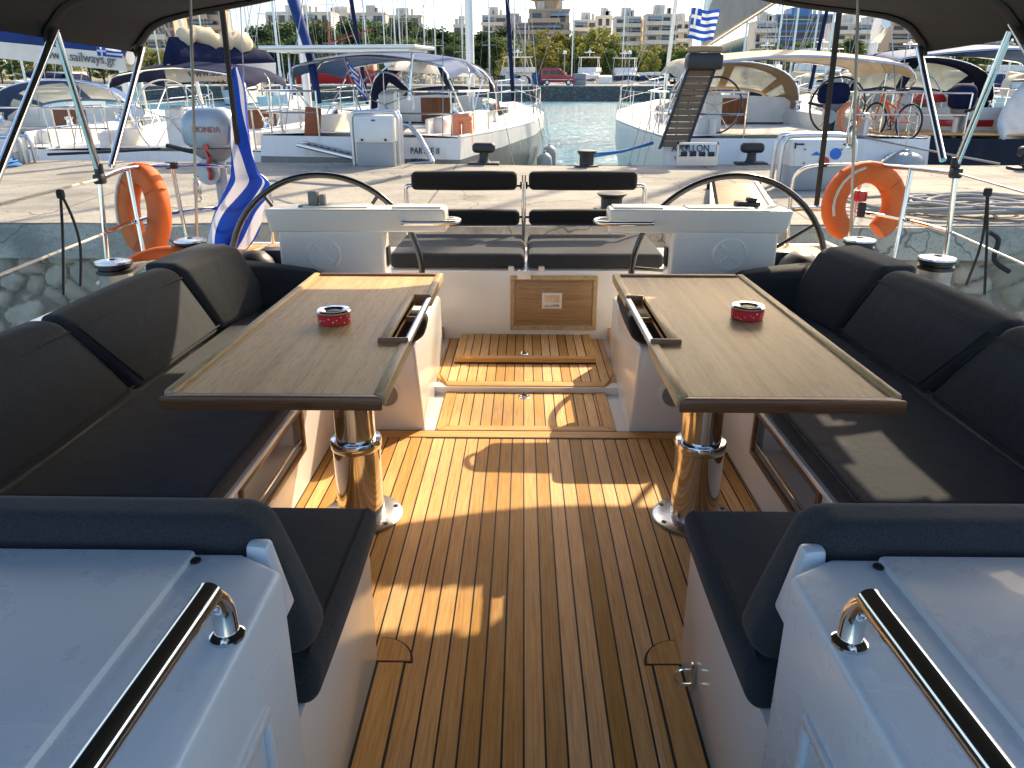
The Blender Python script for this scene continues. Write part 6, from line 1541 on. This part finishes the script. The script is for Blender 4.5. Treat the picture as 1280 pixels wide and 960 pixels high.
    # --- trees
    def leafmat(name, c1, c2, c3):
        m, nt, b, out = newmat(name); oi = nd(nt, 'ShaderNodeObjectInfo'); v = coords(nt); f = noise(nt, v, .9, 4); at = nd(nt, 'ShaderNodeAttribute', attribute_name='tint')
        c = ramp(nt, mathn(nt, 'ADD', mathn(nt, 'MULTIPLY', f, .55), mathn(nt, 'MULTIPLY', at.outputs['Fac'], .45)), [(.2, c4(c1)), (.5, c4(c2)), (.8, c4(c3))])
        hv = nd(nt, 'ShaderNodeHueSaturation'); lk(nt, c, hv.inputs['Color']); lk(nt, mathn(nt, 'MULTIPLY_ADD', oi.outputs['Random'], .5, .75), hv.inputs['Value']); lk(nt, mathn(nt, 'MULTIPLY_ADD', oi.outputs['Random'], .03, .485), hv.inputs['Hue'])
        lk(nt, hv.outputs[0], b.inputs['Base Color']); b.inputs['Roughness'].default_value = .7
        t = nd(nt, 'ShaderNodeBsdfTranslucent'); lk(nt, hv.outputs[0], t.inputs[0]); mx = nd(nt, 'ShaderNodeMixShader'); mx.inputs[0].default_value = .35
        lk(nt, b.outputs[0], mx.inputs[1]); lk(nt, t.outputs[0], mx.inputs[2]); lk(nt, mx.outputs[0], out.inputs[0]); return m
    MT['leaf_dark'] = leafmat('dark_needles', (.018, .042, .016), (.055, .095, .028), (.13, .175, .045))
    MT['leaf_mid'] = leafmat('green_leaves', (.04, .075, .016), (.11, .16, .035), (.21, .26, .06))
    MT['leaf_gold'] = leafmat('yellowing_leaves', (.07, .085, .016), (.22, .215, .04), (.37, .32, .06))
    MT['bark'] = mat('bark', (.10, .075, .055), .9, var=.3, vs=2)
    def treemesh(seed, kind, lm):
        rng = random.Random(seed); t = thing('tree', 'x', 'tree', (0, 0, 0))
        H = 10.; m = MB(); m.tube([(0, 0, -1), (.1, 0, 2), (-.1, .1, 4.5), (0, 0, 7.5)], [.28, .08], 8, sm=3)
        cl = []
        n = {'pine': 26, 'round': 30, 'tall': 26}[kind]
        for k in range(n):
            z = rng.uniform(.32, 1.) * H; u = z / H
            rad = {'pine': 3.4 * (1.15 - u) ** .55 * (1 if u > .4 else .8), 'round': 4.2 * max(.15, 1 - ((u - .62) / .42) ** 2) ** .5, 'tall': 2.1 * max(.15, 1 - ((u - .58) / .46) ** 2) ** .5}[kind]
            an = rng.uniform(0, 2 * PI); d = rad * rng.random() ** .5
            c = Vector((d * math.cos(an), d * math.sin(an), z)); cl.append((c, rng.uniform(.75, 1.5) * (1.1 if kind != 'tall' else .85)))
            m.tube([(0, 0, z * .72 - .2), c * .55 + Vector((0, 0, z * .42)), c], [.09, .02], 5)
        m.build('trunk', 'bark', t)
        bm = bmesh.new(); lay = bm.loops.layers.color.new('tint') if False else bm.faces.layers.float.new('tint')
        for c, r in cl:
            tint = rng.random()
            for k in range(95):
                d = Vector((rng.gauss(0, 1), rng.gauss(0, 1), rng.gauss(0, .75))).normalized() * r * (rng.random() ** .4)
                p = c + d; s = rng.uniform(.13, .34); a = Vector((rng.gauss(0, 1), rng.gauss(0, 1), rng.gauss(0, 1))).normalized(); b2 = a.orthogonal().normalized(); c2 = a.cross(b2)
                f = bm.faces.new([bm.verts.new(p + b2 * s), bm.verts.new(p + c2 * s * .7), bm.verts.new(p - b2 * s), bm.verts.new(p - c2 * s * .7)]); f[lay] = min(1, max(0, tint * .7 + .3 * rng.random()))
        me = bpy.data.meshes.new('crown'); bm.to_mesh(me); bm.free(); me.materials.append(MT[lm]); cr = bpy.data.objects.new('crown', me); COL.objects.link(cr); cr.parent = t
        return t
    protos = {}
    info = {'pine': ('leaf_dark', 'dark evergreen tree in the row beyond the far quay', 'dark evergreen trees beyond the quay'), 'round': ('leaf_gold', 'yellowing broad tree standing beyond the far quay', 'yellowing trees beyond the quay'), 'tall': ('leaf_mid', 'slim mid green tree standing beyond the far quay', 'slim green trees beyond the quay')}
    cnt = {k: 0 for k in info}
    for k in info: protos[k] = [treemesh(11 + i * 7 + len(k), k, info[k][0]) for i in range(2)]
    def tree(kind, u, vt, D, wk=1.):
        p = protos[kind][cnt[kind] % 2]; t = p if cnt[kind] < 2 else copy_tree(p); cnt[kind] += 1
        z0 = -.3 + max(0, (D - 150) * .012); zt = W(u, vt, y=D).z; x = W(u, 100, y=D).x; k = (zt - z0) / 10.6
        t.location = (x, D, z0); t.scale = (k * wk, k * wk, k); t.rotation_euler = (0, 0, u * 1.7); t['label'] = info[kind][1]; t['group'] = info[kind][2]
    rng = random.Random(21)
    for u in range(338, 640, 15): tree('pine', u + rng.uniform(-5, 5), rng.uniform(26, 38) + (9 if u > 560 else 0), rng.uniform(150, 185), 1.3)
    for u in range(345, 620, 17): tree('tall' if rng.random() < .5 else 'pine', u + rng.uniform(-6, 6), rng.uniform(42, 62), rng.uniform(122, 140), 1.35)
    for u, v in ((425, 44), (372, 62), (505, 23), (545, 55), (386, 84), (415, 82), (470, 70)): tree('round' if v > 40 and u != 505 else 'pine', u, v, 128 if v > 60 else 160, 1.0)
    for u, v, D, w in ((652, 52, 150, 1.), (668, 58, 140, .9), (690, 36, 132, 1.0), (708, 40, 130, 1.), (726, 50, 128, .9), (742, 34, 126, 1.2), (760, 46, 124, 1.1), (676, 62, 122, .9), (700, 60, 121, .9), (754, 62, 120, 1.), (800, 62, 128, .9), (812, 70, 124, .9)): tree('round', u, v, D, w)
    for u, v, D in ((632, 46, 150), (640, 60, 130), (780, 60, 135), (792, 66, 130), (830, 62, 140), (843, 58, 150), (856, 64, 140), (872, 62, 160), (945, 60, 170), (970, 58, 160), (1000, 50, 165), (1003, 62, 140), (1040, 55, 160), (1062, 48, 150), (1090, 62, 140)): tree('tall', u, v, D, 1.5)
    for u in range(640, 880, 15): tree('round' if rng.random() < .45 else 'tall', u + rng.uniform(-5, 5), rng.uniform(50, 66), rng.uniform(118, 150), 1.25)
    for u in range(1130, 1310, 17): tree('round' if rng.random() < .35 else 'tall', u, rng.uniform(56, 70), rng.uniform(140, 190), 1.7)
    for u in range(0, 340, 19): tree('round' if rng.random() < .4 else 'tall', u + rng.uniform(-5, 5), rng.uniform(52, 78), rng.uniform(125, 150), 1.4)
    # --- moored craft beyond and before the quay
    def far_sail(label, u, D, heading, hullmat, L=11., group='distant sailing yachts', Hm=15., cover='canvas_navy', seed=0):
        t = thing('distant_yacht', label, 'yacht', (0, 0, 0), group); rng = random.Random(seed)
        hb = L * .155; rings = []
        for i in range(11):
            q = i / 10; b = bez([(0, hb * .8), (.4, hb), (.75, hb * .7), (1, .03)], q); s = 1.05 + .35 * q * q; rings.append([Vector(p) for p in ((0, q * L, -.3), (b * .85, q * L, .0), (b, q * L + (.3 * q ** 6), s), (-b, q * L + (.3 * q ** 6), s), (-b * .85, q * L, 0))])
        m = MB(); m.loft(rings); m.build('hull', hullmat, t, ang=30)
        m = MB(); m.hexa([(-hb * .6, L * .25, 1.05), (hb * .6, L * .25, 1.05), (hb * .3, L * .72, 1.15), (-hb * .3, L * .72, 1.15), (-hb * .52, L * .27, 1.6), (hb * .52, L * .27, 1.6), (hb * .2, L * .68, 1.45), (-hb * .2, L * .68, 1.45)], bev=.05); cb = m.build('coachroof', 'gel_far', t)
        for q in (-1, 1): m = MB(); m.hexa([(q * hb * .585, L * .3, 1.22), (q * hb * .42, L * .56, 1.25), (q * hb * .38, L * .56, 1.25), (q * hb * .5, L * .3, 1.22), (q * hb * .565, L * .3, 1.42), (q * hb * .40, L * .56, 1.4), (q * hb * .36, L * .56, 1.4), (q * hb * .48, L * .3, 1.42)]); m.build('cabin_window', 'glass', cb)
        m = MB(); m.tube([(0, L * .55, 1.3), (0, L * .545, Hm)], .085, 8); ms = m.build('mast', 'alu', t)
        for k in (.4, .68): m = MB(); m.tube([(-hb * .6, L * .54, Hm * k), (hb * .6, L * .54, Hm * k)], .03, 5); m.build('spreader', 'alu', ms)
        m = MB()
        for q in (-1, 1): m.tube([(q * hb * .95, L * .53, 1.1), (q * hb * .6, L * .54, Hm * .4), (q * hb * .5, L * .54, Hm * .68), (0, L * .545, Hm * .97)], .014, 4)
        m.tube([(0, L * .99, 1.45), (0, L * .55, Hm * .96)], .03, 5); m.tube([(0, .05, 1.1), (0, L * .545, Hm)], .014, 4); m.build('rigging', 'wire', t)
        m = MB(); m.tube([(0, L * .54, 2.3), (0, L * .12, 2.4)], .08, 8); bo = m.build('boom', 'alu', t)
        m = MB(); m.loft([[Vector((r * math.cos(w), L * y, 2.45 + z + 1.5 * r * math.sin(w))) for w in [2 * PI * k / 8 for k in range(8)]] for y, r, z in ((.53, .1, .2), (.5, .2, .2), (.3, .16, .12), (.13, .1, .05))]); m.build('sail_cover', cover, bo)
        m = MB(); m.grid(lambda u_, v_: Vector((hb * .7 * math.sin((u_ - .5) * PI) , L * (.08 + .16 * v_), 1.2 + 1.55 * max(0, math.cos((u_ - .5) * PI)) ** .35)), 12, 4, .02); m.build('bimini', cover, t)
        m = MB()
        for q in (-1, 1):
            m.tube([(q * hb * .8, .1, 1.7), (q * hb * .97, L * .4, 1.72), (q * hb * .68, L * .75, 1.85), (0, L, 2.05)], .016, 5)
            for y in (.02, .2, .4, .6, .8): m.tube([(q * bez([(0, hb * .8), (.4, hb), (.75, hb * .7), (1, .03)], y) * .97, L * y, 1.05), (q * bez([(0, hb * .8), (.4, hb), (.75, hb * .7), (1, .03)], y) * .97, L * y, 1.75)], .014, 4)
        m.build('guard_rail', 'chrome', t)
        p = W(u, 110, y=D); t.location = (p.x - L * .55 * math.sin(-heading) , D - L * .55 * math.cos(heading), WATER); t.rotation_euler = (0, 0, heading)
        return t
    SL = []
    sails = [(34, 60, 160, 'hull_white', 'left of the steel tubes, nearest of the far left'), (352, 58, 200, 'hull_white', 'with its white bow left of the blue banner'), (300, 80, 190, 'hull_white', 'behind the navy covered boom'), (318, 92, 10, 'hull_white', 'between the wire and the hanging flag'), (392, 112, 0, 'hull_grey', 'behind the blue banner'), (417, 116, 5, 'hull_white', 'whose mast stands above the left end of the solar panel'), (424, 125, 0, 'hull_navy', 'second mast above the left of the solar panel'), (461, 110, 185, 'hull_white', 'whose mast rises over the middle of the solar panel'), (484, 118, 0, 'hull_white', 'left of the twin masts above the solar panel'), (497, 108, 180, 'hull_grey', 'first of the twin masts above the solar panel'), (503, 121, 0, 'hull_white', 'second of the twin masts above the solar panel'), (512, 128, 8, 'hull_white', 'right of the twin masts'), (533, 118, 0, 'hull_white', 'whose mast stands above the right end of the solar panel'), (546, 108, 185, 'hull_white', 'just right of the solar panel'), (579, 114, 0, 'hull_white', 'left of the thick mast in the centre'), (612, 112, 0, 'hull_white', 'right of the thick mast'), (643, 108, 10, 'hull_navy', 'right of the furled dark sail'), (656, 118, 0, 'hull_white', 'with the slim mast left of the red van'), (714, 105, 95, 'hull_white', 'with the bare thick mast right of the red van'), (776, 118, 0, 'hull_white', 'behind the white motor yacht'), (925, 60, 15, 'hull_white', 'behind the sprayhood of the beige canopied yacht'), (966, 72, -10, 'hull_white', 'in front of the blue building'), (985, 64, 10, 'hull_white', 'below the blue building'), (1010, 80, 0, 'hull_white', 'right of centre under the beige canopy'), (1029, 58, 5, 'hull_white', 'with dark blue furled sail left of the black backstay'), (1078, 70, 0, 'hull_white', 'right of the right tackle wire'), (1180, 75, 20, 'hull_white', 'under the right canopy edge'), (1255, 66, -15, 'hull_white', 'near the right edge of the photo'), (95, 105, 5, 'hull_white', 'behind the crossed steel tubes'), (205, 110, 0, 'hull_white', 'before the white block at upper left'), (262, 104, 8, 'hull_grey', 'before the brown block at upper left')]
    cov = ['canvas_navy', 'canvas_blue', 'canvas_beige', 'white_cloth', 'canvas_grey']
    for i, (u, D, hd, hm, txt) in enumerate(sails):
        far_sail('distant white sailing yacht ' + txt if hm != 'hull_navy' else 'distant dark hulled sailing yacht ' + txt, u, D, R(hd), hm, 10.5 + (i * 37 % 5) * .6, Hm=14.5 + (i * 53 % 7) * .5, cover=cov[i % 5], seed=i)
    def motor(label, u, D, L, heading, hullmat='hull_white', fly=True):
        t = thing('motor_yacht', label, 'motor yacht', (0, 0, 0), 'distant motor yachts'); hb = L * .17; rings = []
        for i in range(11):
            q = i / 10; b = bez([(0, hb * .92), (.5, hb), (.8, hb * .7), (1, .04)], q); s = 1.3 + .9 * q * q; rings.append([Vector(p) for p in ((0, q * L, -.3), (b * .8, q * L, .1), (b, q * L + .5 * q ** 5, s), (-b, q * L + .5 * q ** 5, s), (-b * .8, q * L, .1))])
        m = MB(); m.loft(rings); m.build('hull', hullmat, t, ang=30)
        def blk(nm, mt_, w, y0, y1, z0, z1, rake0, rake1, tp=.9, par=t):
            m = MB(); m.hexa([(-w, y0, z0), (w, y0, z0), (w * .8, y1, z0), (-w * .8, y1, z0), (-w * tp, y0 + rake0, z1), (w * tp, y0 + rake0, z1), (w * tp * .75, y1 - rake1, z1), (-w * tp * .75, y1 - rake1, z1)], bev=.06); return m.build(nm, mt_, par)
        sp = blk('saloon', 'gel_far', hb * .8, L * .18, L * .7, 1.3, 3.1, .0, L * .14)
        blk('saloon_window', 'glass', hb * .815, L * .22, L * .688, 2.05, 2.75, .02, L * .055, .985, sp)
        if fly:
            fb = blk('flybridge', 'gel_far', hb * .78, L * .10, L * .52, 3.1, 3.75, .0, L * .05, 1.0)
            m = MB(); m.bx(-hb * .7, hb * .7, L * .14, L * .38, 5.0, 5.1, bev=.03); m.build('hardtop', 'gel_far', t)
            m = MB()
            for q in (-1, 1): m.tube([(q * hb * .65, L * .12, 3.7), (q * hb * .6, L * .2, 5.02)], .06, 6); m.tube([(q * hb * .65, L * .40, 3.7), (q * hb * .6, L * .34, 5.02)], .04, 6)
            m.build('hardtop_post', 'gel_far', t)
            m = MB(); m.tube([(0, L * .25, 5.1), (0, L * .24, 6.2)], .05, 6); m.tube([(-.7, L * .25, 5.7), (.7, L * .25, 5.7)], .05, 6); m.lathe([(0, 0), (.25, .02), (.25, .12), (0, .16)], (0, L * .25, 5.78), 12); m.build('radar_mast', 'white', t)
        m = MB()
        for q in (-1, 1): m.tube([(q * hb * .9, L * .45, 2.3), (q * hb * .7, L * .8, 2.65), (0, L + .35, 3.0)], .025, 5)
        m.build('bow_rail', 'chrome', t)
        p = W(u, 110, y=D); t.location = (p.x, D, WATER); t.rotation_euler = (0, 0, heading); return t
    motor('large white motor yacht with flybridge left of the red van', 655, 108, 15, R(14))
    motor('white motor yacht with dark windscreen facing the harbour, right of the yellow trees', 777, 122, 15, R(176))
    motor('small white motor yacht beside the one with dark windscreen', 798, 118, 10, R(182), fly=False)
    motor('white motor yacht just behind the red van', 698, 116, 11, R(170), fly=False)
    motor('white motor yacht between the red van and the large windscreen', 738, 116, 12, R(170), fly=True)
    motor('small white motor boat at the end of the quay, left of the beige canopy', 812, 108, 8, R(185), fly=False)
    motor('white motor yacht seen under the beige canopy, left', 955, 92, 13, R(160))
    motor('white motor yacht seen under the beige canopy, right', 995, 84, 12, R(200))
    motor('white motor yacht beneath the blue striped canopy', 1120, 90, 14, R(165))
    motor('white motor yacht at the right edge below the canopy', 1235, 95, 16, R(190))
    motor('small white motor boat behind the right steel tubes', 1190, 84, 9, R(150), fly=False)
    motor('white motor boat far left behind the blue sprayhood', 120, 98, 11, R(80), fly=False)
    # orange fishing boat by the quay
    p = W(432, 100, y=93); t = thing('fishing_boat', 'red and cream work boat on the quay seen under the pale blue bimini', 'work boat', p)
    z = QZ + .14; m = MB(); m.loft([[Vector((p.x - 6 + 12 * q, 95 + e * b, z + h)) for e, h in ((-1, 1.3 + .5 * q * q), (-.7, .2), (.7, .2), (1, 1.3 + .5 * q * q))] for q, b in ((0, 1.2), (.4, 1.7), (.8, 1.2), (1, .1))]); m.build('hull', 'red', t)
    m = MB(); m.bx(p.x + .5, p.x + 3.2, 94.0, 96.2, z + 1.2, z + 3.6, bev=.1); cb = m.build('wheelhouse', mat('cream_paint', (.62, .45, .28), .5), t)
    m = MB(); m.bx(p.x + .9, p.x + 2.8, 93.93, 94.02, z + 2.4, z + 3.2); m.build('window', 'glass', cb)
    m = MB(); m.torus((p.x + 2.6, 93.85, z + 2.0), .36, .1, 'y', 20, 8); m.build('life_ring', 'orange', t)
    m = MB(); m.tube([(p.x - 2, 95, z + 1), (p.x - 2, 95, z + 7)], .1, 6); m.tube([(p.x - 2, 95, z + 4.6), (p.x + 3, 95, z + 6)], .07, 6); m.build('derrick', 'red', t)
    # red van
    p = W(697, 107, y=91.5); s = -1; z = QZ + .145; x0 = p.x - 1.95; t = thing('parked_van', 'small red van with white roof parked on the far quay', 'van', (p.x, 91.5, z))
    prof = [(0, .32), (0, 1.25), (.12, 1.72), (.35, 1.80), (1.95, 1.80), (2.25, 1.70), (2.85, 1.10), (3.65, .92), (3.9, .72), (3.92, .32)]
    m = MB(); m.prism([(x0 + x, z + h) for x, h in prof], 90.7, 92.4, axis='y', bev=.07, seg=3); bd = m.build('body', 'red', t)
    m = MB(); m.prism([(x0 + 1.0, z + 1.12), (x0 + 1.0, z + 1.6), (x0 + 1.62, z + 1.6), (x0 + 1.62, z + 1.12)], 90.68, 90.71, axis='y'); m.prism([(x0 + 1.72, z + 1.12), (x0 + 1.72, z + 1.6), (x0 + 2.16, z + 1.58), (x0 + 2.6, z + 1.12)], 90.68, 90.71, axis='y'); m.prism([(x0 + .2, z + 1.15), (x0 + .25, z + 1.55), (x0 + .85, z + 1.58), (x0 + .85, z + 1.15)], 90.68, 90.71, axis='y'); m.build('side_window', 'glass', bd)
    m = MB(); m.hexa([(x0 + 2.32, 90.8, z + 1.66), (x0 + 2.84, 90.8, z + 1.14), (x0 + 2.84, 92.3, z + 1.14), (x0 + 2.32, 92.3, z + 1.66), (x0 + 2.36, 90.8, z + 1.68), (x0 + 2.88, 90.8, z + 1.16), (x0 + 2.88, 92.3, z + 1.16), (x0 + 2.36, 92.3, z + 1.68)]); m.build('windscreen', 'glass', bd)
    m = MB(); m.bx(x0 + .5, x0 + 1.9, 90.9, 92.2, z + 1.80, z + 1.92, bev=.03); m.build('roof_rack', 'black', t)
    m = MB(); m.bx(x0 + .15, x0 + 3.6, 90.695, 90.71, z + .58, z + .64); m.build('side_stripe', 'white', bd)
    for x in (.72, 3.15):
        for y in (90.72, 92.2):
            m = MB(); m.lathe([(.0, -.1), (.30, -.1), (.31, 0), (.30, .1), (0, .1)], (x0 + x, y, z + .31), 20, axis='y'); wh = m.build('wheel', 'rubber', t)
            m = MB(); m.lathe([(.0, -.02), (.19, -.02), (.19, .02), (0, .02)], (x0 + x, y - .09, z + .31), 14, axis='y'); m.build('rim', 'alu', wh)
    m = MB(); m.box((x0 + 3.86, 90.95, z + .75), (.1, .3, .14)); m.build('headlight', 'ped_white', t); m = MB(); m.box((x0 + 3.86, 92.1, z + .75), (.1, .3, .14)); m.build('headlight', 'ped_white', t)
    # quay bits: blue bins, pile in the water
    for u, lab in ((672, 'pale blue crate stack on the far quay left of the red van'), (724, 'grey blue crate stack on the far quay right of the red van')):
        p = W(u, 106, y=91.5); t = thing('crate_stack', lab, 'crates', (p.x, 91.5, z)); 
        for k in range(2): m = MB(); m.bx(p.x - .7, p.x + .7, 91, 92, z + .62 * k, z + .60 + .62 * k, bev=.04); m.build('crate', 'canvas_sky' if u < 700 else 'grey_pl', t)
    p = W(172, 112, y=40); t = thing('mooring_pile', 'white mooring pile with green band standing in the water at left', 'pile', (p.x, 40, WATER))
    m = MB(); m.lathe([(.33, -.3), (.32, 1.1), (.3, 2.6), (.0, 2.65)], (p.x, 40, WATER), 18); m.build('pile', 'fender', t)
    m = MB(); m.lathe([(.335, .25), (.335, 1.15), (.33, 1.16)], (p.x - .02, 39.99, WATER), 18); m.build('weed_band', mat('green_weed', (.03, .14, .05), .8), t)
    # thin quay lamps
    for i, (u, lab) in enumerate(((474, 'slim lamp post on the quay under the dark trees'), (785, 'slim white lamp post by the small motor yacht'), (705, 'slim lamp post behind the red van'))):
        p = W(u, 105, y=104); h = W(u, 68 if i else 66, y=104).z; t = thing('street_lamp', lab, 'street lamp', (p.x, 104, QZ), 'lamp posts on the quay')
        m = MB(); m.tube([(p.x, 104, QZ), (p.x, 104, h)], .07, 7); m.build('pole', 'ped', t); m = MB(); m.lathe([(0, 0), (.25, .05), (.22, .35), (0, .45)], (p.x, 104, h), 12); m.build('lantern', 'white', t)
far_scene()
# ------------------------------------------------------------------ trim of the yacht, camera, light
for o in OWN:
    bpy.context.view_layer.update()
    o.matrix_basis = TM @ o.matrix_basis
f, r, u = _basis(97.0)
cam = bpy.data.cameras.new('camera'); co = bpy.data.objects.new('camera', cam); COL.objects.link(co)
Rm = Matrix((( r.x, u.x, -f.x), (r.y, u.y, -f.y), (r.z, u.z, -f.z))).to_4x4()
co.matrix_world = Matrix.Translation((0, 0, EYE)) @ Rm
cam.sensor_width = 36; cam.sensor_fit = 'HORIZONTAL'; cam.lens = 36 * FPX / 1280; cam.clip_start = .02; cam.clip_end = 6000
scene.camera = co
w = bpy.data.worlds.new('World'); scene.world = w; w.use_nodes = True
nt = w.node_tree; bg = nt.nodes['Background']
sky = nt.nodes.new('ShaderNodeTexSky'); sky.sky_type = 'NISHITA'; sky.sun_disc = False; sky.sun_elevation = R(SUN_EL); sky.sun_rotation = R(SUN_AZ)
sky.air_density = 1.0; sky.dust_density = .7; sky.ozone_density = 3.0
tc = nt.nodes.new('ShaderNodeTexCoord'); mp = nt.nodes.new('ShaderNodeMapping'); mp.inputs['Scale'].default_value = (1, 1, 3.2); nt.links.new(tc.outputs['Generated'], mp.inputs[0])
n1 = nt.nodes.new('ShaderNodeTexNoise'); n1.inputs['Scale'].default_value = 2.6; n1.inputs['Detail'].default_value = 8; n1.inputs['Roughness'].default_value = .58; nt.links.new(mp.outputs[0], n1.inputs['Vector'])
rp = nt.nodes.new('ShaderNodeValToRGB'); rp.color_ramp.elements[0].position = .41; rp.color_ramp.elements[1].position = .62; nt.links.new(n1.outputs['Fac'], rp.inputs[0])
mx = nt.nodes.new('ShaderNodeMix'); mx.data_type = 'RGBA'
def wn(t, **k):
    n = nt.nodes.new(t)
    for a, v in k.items(): setattr(n, a, v)
    return n
def wl(a, b): nt.links.new(a, b)
def mrange(src, a, b2, c=0., d=1.):
    n = wn('ShaderNodeMapRange', interpolation_type='SMOOTHSTEP'); n.inputs[1].default_value = a; n.inputs[2].default_value = b2; n.inputs[3].default_value = c; n.inputs[4].default_value = d; wl(src, n.inputs[0]); return n.outputs[0]
def wmul(a, b2):
    n = wn('ShaderNodeMath', operation='MULTIPLY'); wl(a, n.inputs[0]); wl(b2, n.inputs[1]); return n.outputs[0]
sp = wn('ShaderNodeSeparateXYZ'); wl(tc.outputs['Generated'], sp.inputs[0])
dt = wn('ShaderNodeVectorMath', operation='DOT_PRODUCT'); wl(tc.outputs['Generated'], dt.inputs[0]); dt.inputs[1].default_value = (SUNV.x, SUNV.y, SUNV.z)
low = mrange(sp.outputs[2], .14, .5, 1., 0.)
# warm glow added out of view to fill the cockpit, broken by the same noise
glow = wmul(mrange(dt.outputs['Value'], .62, .95), mrange(sp.outputs[2], .62, .85, 1., 0.))
bank = wmul(mrange(n1.outputs['Fac'], .38, .6), wmul(glow, mrange(sp.outputs[2], .11, .20)))
wl(wmul(rp.outputs[0], low), mx.inputs[0]); wl(sky.outputs[0], mx.inputs[6]); mx.inputs[7].default_value = CLOUD_LOW
m2 = wn('ShaderNodeMix', data_type='RGBA'); wl(bank, m2.inputs[0]); wl(mx.outputs[2], m2.inputs[6]); m2.inputs[7].default_value = CLOUD_FILL
mx = m2
nt.links.new(mx.outputs[2], bg.inputs[0]); bg.inputs[1].default_value = SKY_STRENGTH
sl = bpy.data.lights.new('sun', 'SUN'); sl.energy = SUN_STRENGTH; sl.angle = R(.5); sl.color = (1.0, .82, .58)
so = bpy.data.objects.new('sun', sl); COL.objects.link(so); so.rotation_euler = SUNV.to_track_quat('Z', 'Y').to_euler(); so.location = SUNV * 50
vs = scene.view_settings; vs.view_transform = 'Standard'; vs.look = 'None'; vs.exposure = EXPOSURE; vs.gamma = 1; vs.use_curve_mapping = False
scene.cycles.max_bounces = 8; scene.cycles.diffuse_bounces = 4; scene.cycles.glossy_bounces = 4; scene.cycles.transparent_max_bounces = 16; scene.cycles.transmission_bounces = 4
scene.cycles.use_denoising = True
